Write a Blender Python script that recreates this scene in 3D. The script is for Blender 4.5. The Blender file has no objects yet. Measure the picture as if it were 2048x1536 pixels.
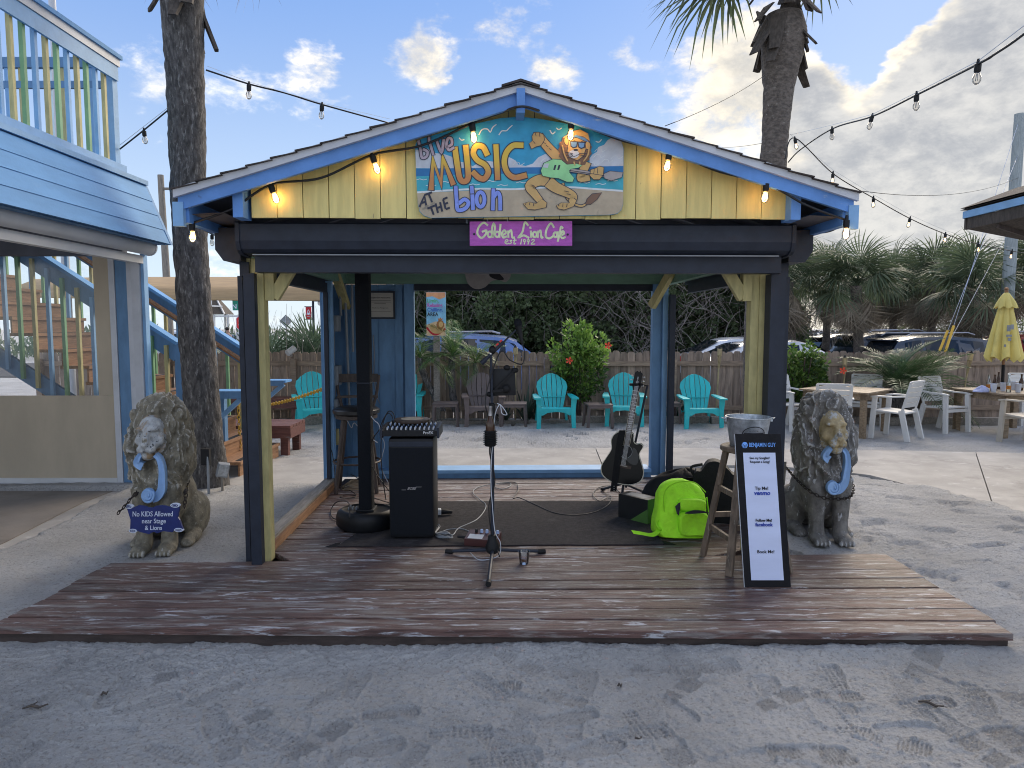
import bpy, bmesh, math, random
import numpy as np
from mathutils import Vector, Matrix, Euler
random.seed(7); np.random.seed(7)
S = bpy.context.scene
COL = S.collection
R = math.radians
# ---------------------------------------------------------------- camera
FPX = 1400.0; PITCH = math.atan(113/1400.0); CH = 1.70
CP, SP = math.cos(PITCH), math.sin(PITCH)
cam = bpy.data.cameras.new('camera'); camo = bpy.data.objects.new('camera', cam); COL.objects.link(camo)
cam.sensor_width = 36; cam.lens = 36*FPX/2048; cam.clip_end = 2000; cam.clip_start = .05
camo.location = (0, 0, CH); camo.rotation_euler = (math.pi/2-PITCH, 0, 0)
S.camera = camo
S.render.resolution_x = 1024; S.render.resolution_y = 768
def ray(u, v):
    a = (u-1024)/FPX; b = (768-v)/FPX
    return Vector((a, CP+b*SP, -SP+b*CP))
def P(u, v, Y):
    d = ray(u, v); return Vector((0, 0, CH)) + d*(Y/d.y)
def G(u, v, z=0.0):
    d = ray(u, v); return Vector((0, 0, CH)) + d*((z-CH)/d.z)
# ---------------------------------------------------------------- world
SUN_EL, SUN_AZ = R(33), R(28)          # azimuth measured from +Y towards +X
EXPOSURE = 1.45
W = bpy.data.worlds.new('World'); S.world = W; W.use_nodes = True
nt = W.node_tree; nt.nodes.clear()
class N:                                # tiny node-expression helper
    def __init__(s, nt): s.nt = nt
    def node(s, typ, **k):
        n = s.nt.nodes.new(typ)
        for a, b in k.items(): setattr(n, a, b)
        return n
    def put(s, sock, val):
        if hasattr(val, 'is_output') or isinstance(val, bpy.types.NodeSocket): s.nt.links.new(val, sock)
        else: sock.default_value = val
    def math(s, op, a, b=0.0, clamp=False):
        n = s.node('ShaderNodeMath', operation=op, use_clamp=clamp); s.put(n.inputs[0], a); s.put(n.inputs[1], b); return n.outputs[0]
    def vm(s, op, a, b=(0,0,0)):
        n = s.node('ShaderNodeVectorMath', operation=op); s.put(n.inputs[0], a); s.put(n.inputs[1], b)
        return n.outputs['Value'] if op in ('DOT_PRODUCT','DISTANCE','LENGTH') else n.outputs[0]
    def noise(s, vec, scale, detail=4, rough=.55, dist=0.0, out=0):
        n = s.node('ShaderNodeTexNoise'); s.put(n.inputs['Vector'], vec); n.inputs['Scale'].default_value = scale
        n.inputs['Detail'].default_value = detail; n.inputs['Roughness'].default_value = rough; n.inputs['Distortion'].default_value = dist
        return n.outputs[out]
    def ramp(s, x, lo, hi):
        n = s.node('ShaderNodeMapRange', interpolation_type='SMOOTHSTEP'); s.put(n.inputs[0], x); n.inputs[1].default_value = lo; n.inputs[2].default_value = hi
        return n.outputs[0]
    def mix(s, f, a, b, mode='MIX'):
        n = s.node('ShaderNodeMix', data_type='RGBA', blend_type=mode); s.put(n.inputs[0], f)
        s.put(n.inputs[6], a if not isinstance(a, tuple) else c4(a)); s.put(n.inputs[7], b if not isinstance(b, tuple) else c4(b)); return n.outputs[2]
def c4(c): return (c[0], c[1], c[2], 1.0) if len(c) == 3 else c
E = N(nt)
out = E.node('ShaderNodeOutputWorld'); bg = E.node('ShaderNodeBackground'); bg.inputs[1].default_value = SKY_STR = 0.12
sky = E.node('ShaderNodeTexSky', sky_type='NISHITA', sun_disc=False, sun_elevation=SUN_EL, sun_rotation=SUN_AZ, air_density=1.0, dust_density=.6, ozone_density=1.6)
tc = E.node('ShaderNodeTexCoord').outputs['Generated']
nrm = E.vm('NORMALIZE', tc)
sep = E.node('ShaderNodeSeparateXYZ'); nt.links.new(nrm, sep.inputs[0])
cl = E.vm('MULTIPLY', nrm, (1.0, 1.0, 1.75))
warp = E.noise(cl, 7.0, 5, .6, 0.0, 1)
wv = E.vm('ADD', nrm, E.vm('SCALE', E.vm('SUBTRACT', warp, (.5,.5,.5))))
for n in nt.nodes:
    if n.bl_idname == 'ShaderNodeVectorMath' and n.operation == 'SCALE': n.inputs['Scale'].default_value = .16
n_big = E.noise(cl, 4.0, 9, .60, .3)
n_fine = E.noise(cl, 11.0, 9, .64, .25)
n_hi = E.noise(cl, 34.0, 7, .64, .2)
tex = E.math('ADD', E.math('ADD', E.math('MULTIPLY', n_big, .55), E.math('MULTIPLY', n_fine, .55)), E.math('MULTIPLY', n_hi, .22))   # about .66 mean
dens = E.math('SUBTRACT', tex, .585)  # added cloud cover, mostly unseen overhead and behind, brightens the ground
# cumulus that stand in the sky: (u, v, radius, weight) measured from the photograph, turned into directions
BLOBS = [(860,90,.062,.25),(900,125,.045,.12),(640,168,.055,.20),(1130,95,.048,.24),(1005,85,.04,.15),(1045,15,.05,.14),(285,190,.07,.24),(1450,135,.06,.19),
         (1590,165,.095,.24),(1640,250,.085,.12),(1850,95,.05,.26),(1810,165,.055,.16),(2030,60,.10,.28),(1990,215,.11,.19),(1960,330,.16,.21),(1760,400,.16,.22),(1640,360,.11,.17),(1430,262,.05,.18),(1850,520,.20,.24),(1290,90,.05,.13),(2300,250,.30,.3),(2600,420,.35,.3),
         (470,70,.05,.07),(480,220,.06,.07),(1230,180,.03,.08)]
BLOBS += [(600,120,.62,-.13),(1000,200,.35,-.06),  # wide clearings hold the added cover back inside the view
         # clear blue between the clouds
         (520,20,.09,-.25),(460,330,.10,-.2),(760,300,.07,-.2),(960,230,.06,-.2),(1240,220,.07,-.22),(1340,40,.05,-.2),(1730,70,.07,-.34),(1790,10,.07,-.30),(1715,190,.04,-.16),(70,60,.12,-.25),(720,-20,.08,-.25),(1150,-80,.10,-.2),(740,90,.04,-.2)]
acc = dens
for (u, v, r, w) in BLOBS:
    d = ray(u, v).normalized()
    dist = E.vm('DISTANCE', wv, tuple(d))
    g = E.node('ShaderNodeMapRange', interpolation_type='SMOOTHSTEP'); nt.links.new(dist, g.inputs[0]); g.inputs[1].default_value = r*1.2; g.inputs[2].default_value = r*.1
    acc = E.math('ADD', acc, E.math('MULTIPLY', g.outputs[0], w))
mask = E.ramp(acc, -.01, .25)
core = E.ramp(E.math('ADD', acc, E.math('ADD', E.math('MULTIPLY', E.math('SUBTRACT', n_big, .5), -.7), E.math('MULTIPLY', E.math('SUBTRACT', n_fine, .5), -.6))), .10, .46)
# cloud colour: bright rims and warm towards the sun, grey where thick
sund = Vector((math.sin(SUN_AZ)*math.cos(SUN_EL), math.cos(SUN_AZ)*math.cos(SUN_EL), math.sin(SUN_EL)))
toward = E.ramp(E.vm('DOT_PRODUCT', nrm, tuple(sund)), .25, .95)
CS = 1/SKY_STR
rimc = E.mix(toward, tuple(x*CS for x in (.60,.59,.575)), tuple(x*CS for x in (.385,.35,.285)))  # first colour, away from the sun, raised to light the ground
corec = E.mix(toward, tuple(x*CS for x in (.56,.55,.55)), tuple(x*CS for x in (.215,.215,.215)))
# thin cloud takes the rim colour, thick cloud the core colour; noise varies brightness
ccol = E.mix(core, rimc, corec)
ccol = E.mix(E.ramp(E.math('ADD', E.math('MULTIPLY', n_fine, .6), E.math('MULTIPLY', n_hi, .4)), .38, .62), ccol, E.mix(1.0, ccol, (1.42,1.38,1.30), 'MULTIPLY'))
ccol = E.mix(E.ramp(E.math('ADD', E.math('MULTIPLY', n_big, .55), E.math('MULTIPLY', n_fine, .45)), .40, .60), E.mix(1.0, ccol, (.80,.82,.86), 'MULTIPLY'), ccol)
up = E.ramp(sep.outputs[2], -.05, .5)
bluec = E.mix(up, tuple(x*CS for x in (.262,.31,.355)), tuple(x*CS for x in (.070,.138,.30)))
skyc = E.mix(.93, sky.outputs[0], bluec)
final = E.mix(E.math('MULTIPLY', mask, .93), skyc, ccol)
nt.links.new(final, bg.inputs[0]); nt.links.new(bg.outputs[0], out.inputs[0])
sun = bpy.data.lights.new('sun', 'SUN'); sun.energy = 1.5; sun.angle = R(40); sun.color = (1, .86, .68)
suno = bpy.data.objects.new('sun', sun); COL.objects.link(suno)
suno.rotation_euler = (-sund).to_track_quat('-Z', 'Y').to_euler()
suno.location = (10, 20, 12)
S.view_settings.view_transform = 'Standard'; S.view_settings.look = 'None'; S.view_settings.exposure = EXPOSURE; S.view_settings.gamma = 1
S.view_settings.use_curve_mapping = False
S.cycles.use_denoising = True; S.cycles.max_bounces = 6; S.cycles.transparent_max_bounces = 12; S.cycles.caustics_reflective = False; S.cycles.caustics_refractive = False
S.cycles.sample_clamp_indirect = 4
try: S.cycles.filter_width = 1.05; S.cycles.denoising_prefilter = 'ACCURATE'
except Exception: pass
# ---------------------------------------------------------------- materials
def mk(name, base, var=.12, scale=6, stretch=(1,1,1), rough=.6, bump=0.0, bscale=40, metallic=0.0, wear=None, rand=.06, coat=0.0, wear2=None, bstretch=(1,1,1), spec=.5, ridge=None):
    m = bpy.data.materials.new(name); m.use_nodes = True; t = m.node_tree; e = N(t)
    b = t.nodes['Principled BSDF']; b.inputs['Roughness'].default_value = rough; b.inputs['Metallic'].default_value = metallic; b.inputs['Specular IOR Level'].default_value = spec
    if coat: b.inputs['Coat Weight'].default_value = coat; b.inputs['Coat Roughness'].default_value = .08
    co = e.node('ShaderNodeTexCoord').outputs['Object']; oi = e.node('ShaderNodeObjectInfo')
    off = e.node('ShaderNodeCombineXYZ'); rv = oi.outputs['Random']
    t.links.new(e.math('MULTIPLY', rv, 37.0), off.inputs[0]); t.links.new(e.math('MULTIPLY', rv, 17.0), off.inputs[1]); t.links.new(e.math('MULTIPLY', rv, 53.0), off.inputs[2])
    base_v = e.vm('ADD', co, off.outputs[0])
    v = e.vm('MULTIPLY', base_v, stretch)
    n = e.noise(v, scale, 5, .6)
    f = e.ramp(n, .3, .7)
    col = e.mix(f, tuple(x*(1-var) for x in base), tuple(min(1, x*(1+var)) for x in base))
    for wr in (wear, wear2):
        if wr:
            wc, lo, hi, ws, wst = wr
            wn = e.noise(e.vm('MULTIPLY', base_v, wst), ws, 7, .68, .3)
            col = e.mix(e.ramp(wn, lo, hi), col, tuple(wc))
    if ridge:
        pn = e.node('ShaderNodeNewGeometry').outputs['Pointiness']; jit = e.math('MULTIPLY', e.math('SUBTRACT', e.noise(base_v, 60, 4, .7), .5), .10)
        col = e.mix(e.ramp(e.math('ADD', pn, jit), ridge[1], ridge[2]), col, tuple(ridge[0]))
    if rand:
        k = e.math('ADD', e.math('MULTIPLY', rv, 2*rand), 1-rand)
        kk = e.node('ShaderNodeCombineXYZ')
        for i in range(3): t.links.new(k, kk.inputs[i])
        col = e.mix(1.0, col, kk.outputs[0], 'MULTIPLY')
    t.links.new(col, b.inputs['Base Color'])
    if bump:
        bn = e.node('ShaderNodeBump'); bn.inputs['Strength'].default_value = min(1, bump); bn.inputs['Distance'].default_value = .02*max(1, bump)
        t.links.new(e.noise(e.vm('MULTIPLY', base_v, bstretch), bscale, 6, .65), bn.inputs['Height']); t.links.new(bn.outputs[0], b.inputs['Normal'])
    return m
def emit(name, c, s):
    m = bpy.data.materials.new(name); m.use_nodes = True; b = m.node_tree.nodes['Principled BSDF']
    b.inputs['Base Color'].default_value = c4(c); b.inputs['Emission Color'].default_value = c4(c); b.inputs['Emission Strength'].default_value = s; return m
def clear(name, tint=(1,1,1), gloss=.12, rough=.03):
    m = bpy.data.materials.new(name); m.use_nodes = True; t = m.node_tree; t.nodes.clear(); e = N(t)
    o = e.node('ShaderNodeOutputMaterial'); a = e.node('ShaderNodeBsdfTransparent'); a.inputs[0].default_value = c4(tint)
    g = e.node('ShaderNodeBsdfGlossy'); g.inputs['Roughness'].default_value = rough
    lw = e.node('ShaderNodeLayerWeight'); lw.inputs[0].default_value = .35
    mx = e.node('ShaderNodeMixShader'); t.links.new(e.math('ADD', e.math('MULTIPLY', lw.outputs['Fresnel'], .8), gloss*.5, True), mx.inputs[0])
    t.links.new(a.outputs[0], mx.inputs[1]); t.links.new(g.outputs[0], mx.inputs[2]); t.links.new(mx.outputs[0], o.inputs[0]); return m
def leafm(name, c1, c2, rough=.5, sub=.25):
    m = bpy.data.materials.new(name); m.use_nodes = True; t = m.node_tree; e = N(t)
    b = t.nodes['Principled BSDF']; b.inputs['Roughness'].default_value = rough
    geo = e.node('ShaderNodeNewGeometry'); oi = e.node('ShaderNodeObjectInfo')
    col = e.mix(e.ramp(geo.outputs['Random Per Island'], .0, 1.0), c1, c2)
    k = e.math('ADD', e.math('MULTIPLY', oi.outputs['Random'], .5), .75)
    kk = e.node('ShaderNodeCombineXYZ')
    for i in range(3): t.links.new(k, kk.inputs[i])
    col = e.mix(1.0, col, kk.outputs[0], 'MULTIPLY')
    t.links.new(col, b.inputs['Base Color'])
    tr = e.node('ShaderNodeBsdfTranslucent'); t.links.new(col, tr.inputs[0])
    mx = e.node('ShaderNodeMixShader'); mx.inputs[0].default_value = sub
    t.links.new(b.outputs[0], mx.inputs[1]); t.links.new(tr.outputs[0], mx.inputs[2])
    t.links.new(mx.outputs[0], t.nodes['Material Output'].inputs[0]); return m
M = {}
M['black'] = mk('black_metal', (.021,.027,.042), .15, 12, rough=.5, bump=.05, bscale=200, spec=.3)
M['blackp'] = mk('black_plastic', (.009,.010,.012), .2, 20, rough=.5, spec=.3)
M['grille'] = mk('speaker_grille', (.010,.012,.016), .2, 160, rough=.8, bump=.4, bscale=420, spec=.2)
M['rubber'] = mk('black_rubber', (.010,.010,.011), .1, 20, rough=.65, spec=.3)
M['cable'] = mk('black_cable', (.010,.010,.012), .1, 20, rough=.5)
M['wcable'] = mk('white_cable', (.55,.58,.62), .05, 20, rough=.5)
M['yellow'] = mk('yellow_board_paint', (.66,.56,.215), .10, 3, (9,9,1), .6, .12, 30, wear=((.48,.42,.2), .62, .78, 3.0, (5,5,1)), wear2=((.30,.25,.12), .67, .74, 11, (3,3,.7)), rand=.07, bstretch=(12,12,1))
M['yellowp'] = mk('yellow_post_paint', (.50,.44,.20), .16, 6, (4,4,1), .6, .1, 30, wear=((.30,.25,.10), .60, .8, 5, (3,3,1)))
M['blue'] = mk('blue_trim_paint', (.105,.26,.60), .12, 5, rough=.55, bump=.1, bscale=40, wear=((.05,.10,.22), .66, .74, 9, (1,1,1)), wear2=((.40,.46,.55), .66, .72, 6, (.6,1,3)))
M['bluewall'] = mk('blue_wall_paint', (.12,.25,.43), .12, 4, (3,3,1), .6, .12, 30)
M['bluepale'] = mk('pale_blue_paint', (.22,.42,.68), .10, 4, rough=.6, bump=.1, bscale=30)
M['siding'] = mk('blue_siding_paint', (.135,.315,.58), .10, 3, (.4,.4,2), .7, .1, 25, spec=.2, wear=((.16,.32,.55), .6, .75, 4, (.5,.5,2)))
M['white'] = mk('white_trim_paint', (.52,.54,.58), .08, 4, rough=.55, bump=.06, bscale=30, wear=((.42,.42,.42), .62, .76, 6, (1,1,1)))
M['whitem'] = mk('white_metal', (.60,.61,.62), .05, 4, rough=.4)
M['green'] = mk('green_beam_paint', (.16,.29,.21), .12, 4, (1,4,4), .6, .1, 30)
M['greenp'] = mk('green_baluster_paint', (.20,.40,.21), .1, 5, rough=.6)
M['soffit'] = mk('dark_soffit_paint', (.10,.11,.14), .2, 3, rough=.75)
M['shingle'] = mk('roof_shingle', (.055,.045,.042), .3, 14, rough=.9, bump=.5, bscale=90, rand=.2)
M['plank'] = mk('weathered_red_plank', (.120,.065,.053), .42, 4, (1.2,16,16), .40, .7, 10, wear=((.235,.205,.19), .47, .63, 2.2, (1.3,12,12)), wear2=((.50,.50,.52), .555, .64, 4.0, (1.0,7,7)), rand=.28, bstretch=(2,30,30))
M['plankdark'] = mk('deck_skirt_wood', (.05,.035,.03), .35, 6, (1,1,6), .7, .4, 20)
M['rawwood'] = mk('grey_sill_wood', (.26,.235,.205), .25, 5, (8,1,8), .75, .3, 20, bstretch=(20,2,20))
M['tanwood'] = mk('tan_stair_wood', (.30,.155,.075), .25, 5, (8,1,8), .65, .25, 20, bstretch=(20,2,20))
M['redwood'] = mk('red_bench_wood', (.15,.058,.045), .25, 5, (1,8,8), .6, .25, 20, wear=((.28,.2,.18), .6, .72, 4, (1,8,8)), rand=.12)
M['fence'] = mk('weathered_fence_wood', (.28,.215,.168), .32, 3, (6,6,.8), .8, .35, 12, wear=((.10,.07,.05), .58, .72, 3, (5,5,.6)), rand=.22, wear2=((.30,.27,.25), .6,.8,1.5,(2,2,1)), bstretch=(14,14,1))
M['fencerail'] = mk('fence_rail_wood', (.30,.225,.165), .25, 4, (1,6,6), .8, .3, 14, rand=.12, bstretch=(1,14,14))
M['oldfence'] = mk('grey_old_fence_wood', (.20,.185,.16), .25, 4, (6,6,1), .85, .2, 14, rand=.2)
M['pole'] = mk('grey_pole_wood', (.21,.19,.165), .25, 4, (8,8,1), .85, .3, 16, bstretch=(20,20,1))
M['palepole'] = mk('pale_pole', (.30,.34,.35), .15, 4, (8,8,1), .8, .15, 16)
M['galv'] = mk('galvanised_steel', (.42,.46,.50), .30, 22, rough=.42, metallic=.75, bump=.08, bscale=60)
M['steel'] = mk('steel', (.5,.5,.52), .05, 10, rough=.3, metallic=1)
M['brass'] = mk('brass', (.65,.5,.22), .05, 10, rough=.3, metallic=1)
M['teal'] = mk('turquoise_resin', (.02,.50,.52), .08, 4, rough=.45, wear=((.16,.52,.52), .56,.78,6,(1,1,1)), rand=.08)
M['brownr'] = mk('brown_resin', (.135,.105,.098), .10, 4, rough=.5)
M['whiter'] = mk('white_resin', (.66,.655,.63), .06, 4, rough=.45, wear=((.52,.50,.46), .58, .8, 4, (1,1,1)), rand=.04)
M['beiger'] = mk('beige_resin', (.52,.47,.39), .06, 4, rough=.5)
M['tablewood'] = mk('table_wood', (.26,.19,.12), .25, 5, (2,8,8), .65, .25, 18, wear=((.40,.36,.31), .55, .75, 4, (2,8,8)))
M['stoolwood'] = mk('worn_stool_wood', (.145,.105,.072), .35, 7, (5,5,1), .65, .3, 22, wear=((.28,.24,.19), .56, .7, 7, (6,6,1)))
M['darkwood'] = mk('dark_worn_wood', (.06,.042,.034), .3, 7, (5,5,1), .55, .25, 22, wear=((.2,.14,.11), .6, .72, 6, (3,3,1)))
M['vinylseat'] = mk('black_vinyl', (.014,.014,.016), .1, 8, rough=.3)
M['concrete'] = mk('concrete', (.37,.35,.325), .14, 2.2, rough=.85, bump=.25, bscale=60, wear=((.25,.235,.22), .52, .70, 1.2, (1,1,1)), wear2=((.50,.485,.465), .60, .66, 3.5, (1,2.5,1)), rand=.03)
M['asphalt'] = mk('asphalt', (.07,.07,.072), .2, 8, rough=.9, bump=.3, bscale=90)
M['rug'] = mk('dark_rug', (.030,.026,.029), .35, 30, rough=.95, bump=.8, bscale=260, wear=((.085,.08,.082), .56, .74, 3, (1,1,1)))
M['neon'] = mk('neon_fabric', (.38,.85,.02), .10, 9, rough=.75, bump=.8, bscale=13, wear=((.30,.70,.02), .58, .72, 8, (1,1,1)))
M['neond'] = mk('neon_seam', (.30,.72,.01), .07, 6, rough=.7)
M['nylon'] = mk('black_nylon', (.009,.009,.011), .2, 20, rough=.7, bump=.25, bscale=40, spec=.25)
M['leather'] = mk('brown_leather_patch', (.045,.02,.012), .2, 20, rough=.6)
M['guitar'] = mk('black_lacquer', (.004,.004,.005), .05, 10, rough=.2, spec=.18)
M['cream'] = mk('cream_binding', (.62,.58,.46), .05, 10, rough=.4)
M['fret'] = mk('rosewood', (.045,.022,.015), .2, 20, rough=.5)
M['beigevinyl'] = mk('beige_vinyl', (.46,.39,.29), .10, 1.6, (1.5,1.5,.5), .5, .25, 5, wear=((.36,.30,.225), .58, .80, 2.2, (1.4,1.4,.35)), rand=.04)
M['sail'] = mk('tan_shade_cloth', (.36,.245,.125), .12, 3, (1,1,14), .8)
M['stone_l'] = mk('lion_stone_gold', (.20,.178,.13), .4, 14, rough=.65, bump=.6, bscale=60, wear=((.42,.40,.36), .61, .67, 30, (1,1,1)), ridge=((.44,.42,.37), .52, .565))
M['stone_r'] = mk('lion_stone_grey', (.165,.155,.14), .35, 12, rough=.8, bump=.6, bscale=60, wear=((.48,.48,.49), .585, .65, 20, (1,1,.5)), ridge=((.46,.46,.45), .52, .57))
M['scroll'] = mk('blue_scroll_paint', (.26,.43,.70), .08, 8, rough=.45, wear=((.45,.5,.55), .68, .74, 12, (1,1,1)))
M['signblue'] = mk('navy_sign_paint', (.008,.020,.13), .15, 14, rough=.35)
M['signwhite'] = mk('sign_white_print', (.60,.66,.78), .03, 8, rough=.5)
M['chain'] = mk('dark_rusty_chain', (.035,.027,.022), .3, 40, rough=.6, metallic=.5)
M['ychain'] = mk('yellow_chain', (.60,.36,.03), .1, 20, rough=.5)
M['trunk'] = mk('palm_trunk', (.105,.097,.092), .55, 5, (7,7,2.2), .9, 1.8, 9, wear=((.30,.285,.27), .53, .66, 7, (6,6,1.4)), bstretch=(5,5,2))
M['trunk2'] = mk('sabal_trunk', (.13,.11,.095), .4, 5, (3,3,5), .9, 1.0, 9, wear=((.30,.28,.25), .60, .70, 6, (3,3,3)), bstretch=(2,2,6))
M['boot'] = mk('palm_boot', (.075,.062,.052), .35, 8, (4,4,1), .85, .5, 20)
M['fan'] = leafm('fan_frond_green', (.07,.105,.058), (.125,.16,.09), .5, .4)
M['fand'] = leafm('fan_frond_dead', (.20,.165,.12), (.32,.27,.205), .8, .15)
M['palmetto'] = leafm('palmetto_leaf', (.055,.095,.055), (.11,.16,.10))
M['pinnate'] = leafm('date_palm_leaf', (.07,.15,.035), (.14,.24,.06), .45, .3)
M['pinnated'] = leafm('dark_date_palm_leaf', (.05,.105,.04), (.10,.165,.065), .45, .3)
M['hib'] = leafm('hibiscus_leaf', (.09,.19,.03), (.24,.38,.08), .45, .4)
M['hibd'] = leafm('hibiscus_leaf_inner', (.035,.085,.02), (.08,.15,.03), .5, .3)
M['hedge'] = leafm('thicket_leaf', (.085,.125,.055), (.17,.225,.11), .55, .45)
M['twig'] = leafm('dry_twig', (.17,.15,.135), (.30,.27,.245), .85, .05)
M['agave'] = leafm('agave_leaf', (.03,.055,.04), (.05,.085,.055), .45, .1)
M['flower'] = mk('hibiscus_flower', (.85,.12,.06), .1, 10, rough=.6)
M['umb'] = mk('yellow_canvas', (.68,.56,.17), .08, 4, (1,1,1), .75, .15, 30)
M['bamboo'] = mk('bamboo', (.38,.31,.17), .2, 8, (4,4,1), .6, .2, 30)
M['glass'] = clear('clear_glass'); M['vinyl'] = clear('clear_vinyl', (.92,.94,.95), .05, .08)
M['beer'] = mk('amber_bottle', (.05,.02,.008), .1, 10, rough=.1)
M['whisky'] = mk('amber_whisky', (.45,.16,.02), .1, 10, rough=.1)
M['cup'] = mk('white_plastic_cup', (.62,.66,.74), .05, 10, rough=.4)
M['napkin'] = mk('lavender_napkin', (.42,.45,.66), .1, 10, rough=.8)
M['tyre'] = mk('car_tyre', (.015,.015,.016), .1, 20, rough=.8)
M['rim'] = mk('car_rim', (.45,.46,.48), .05, 20, rough=.3, metallic=.8)
M['cglass'] = mk('car_glass', (.008,.012,.018), .1, 3, rough=.04)
M['tail'] = mk('car_tail_light', (.5,.02,.02), .05, 10, rough=.2)
M['lamp'] = mk('car_head_light', (.7,.72,.75), .05, 10, rough=.15)
for nm, c in (('c_blue',(.10,.19,.46)),('c_white',(.62,.65,.70)),('c_silver',(.50,.53,.58)),('c_navy',(.012,.018,.035)),('c_black',(.010,.011,.013)),('c_red',(.35,.02,.02)),('c_dark',(.02,.028,.045))):
    M[nm] = mk('car_paint'+nm[1:], c, .03, 2, rough=.25, coat=.8)
M['skin'] = mk('skin', (.42,.25,.18), .05, 10, rough=.6); M['shirt'] = mk('blue_shirt', (.03,.13,.60), .1, 6, rough=.8)
M['shorts'] = mk('dark_shorts', (.03,.03,.04), .1, 8, rough=.8); M['hair'] = mk('dark_hair', (.012,.010,.009), .1, 8, rough=.7)
M['signgreen'] = mk('street_sign_green', (.0,.22,.15), .05, 8, rough=.4); M['signred'] = mk('stop_sign_red', (.60,.02,.02), .05, 8, rough=.4)
M['bannerred'] = mk('red_banner', (.48,.02,.03), .08, 8, rough=.7); M['caution'] = mk('fluorescent_yellow_green', (.55,.80,.02), .05, 8, rough=.5)
M['mag'] = mk('magenta_sign_paint', (.42,.085,.42), .14, 8, (2,8,8), .6, .2, 30)
M['lime'] = mk('pale_lime_lettering', (.62,.68,.42), .15, 30, rough=.6)
M['paper'] = mk('notice_paper', (.42,.40,.36), .06, 8, rough=.8); M['ink'] = mk('black_ink', (.015,.015,.02), .1, 10, rough=.7)
M['elec'] = mk('grey_electrical_box', (.22,.24,.26), .12, 8, rough=.5)
M['bannerw'] = mk('white_banner_print', (.60,.66,.86), .04, 3, (1,1,4), .6)
M['bannerb'] = mk('blue_banner_print', (.16,.38,.85), .05, 8, rough=.6); M['navyink'] = mk('navy_banner_print', (.02,.05,.34), .05, 8, rough=.6)
M['stucco'] = mk('grey_shelter_roof', (.13,.16,.19), .1, 4, rough=.8)
M['bulbglass'] = clear('bulb_glass', (1,.97,.92), .12, .02)
M['fil'] = emit('lit_filament', (1.0,.50,.13), 11); M['fildim'] = emit('dim_filament', (1.0,.62,.25), 4)
M['bulbglow'] = emit('lit_bulb_core', (1.0,.60,.22), 1.6)
M['pedal'] = mk('maroon_pedal', (.07,.022,.020), .1, 10, rough=.4); M['knobblue'] = mk('pale_blue_knob', (.35,.45,.65), .05, 10, rough=.4)
M['greenbox'] = mk('green_carton', (.07,.17,.035), .1, 8, rough=.5); M['blackbox'] = mk('black_carton_print', (.014,.016,.018), .2, 8, rough=.35)
M['cork'] = mk('worn_drum_skin', (.50,.45,.36), .15, 12, rough=.6, wear=((.5,.25,.05), .58, .62, 9, (1,1,1)))
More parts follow.
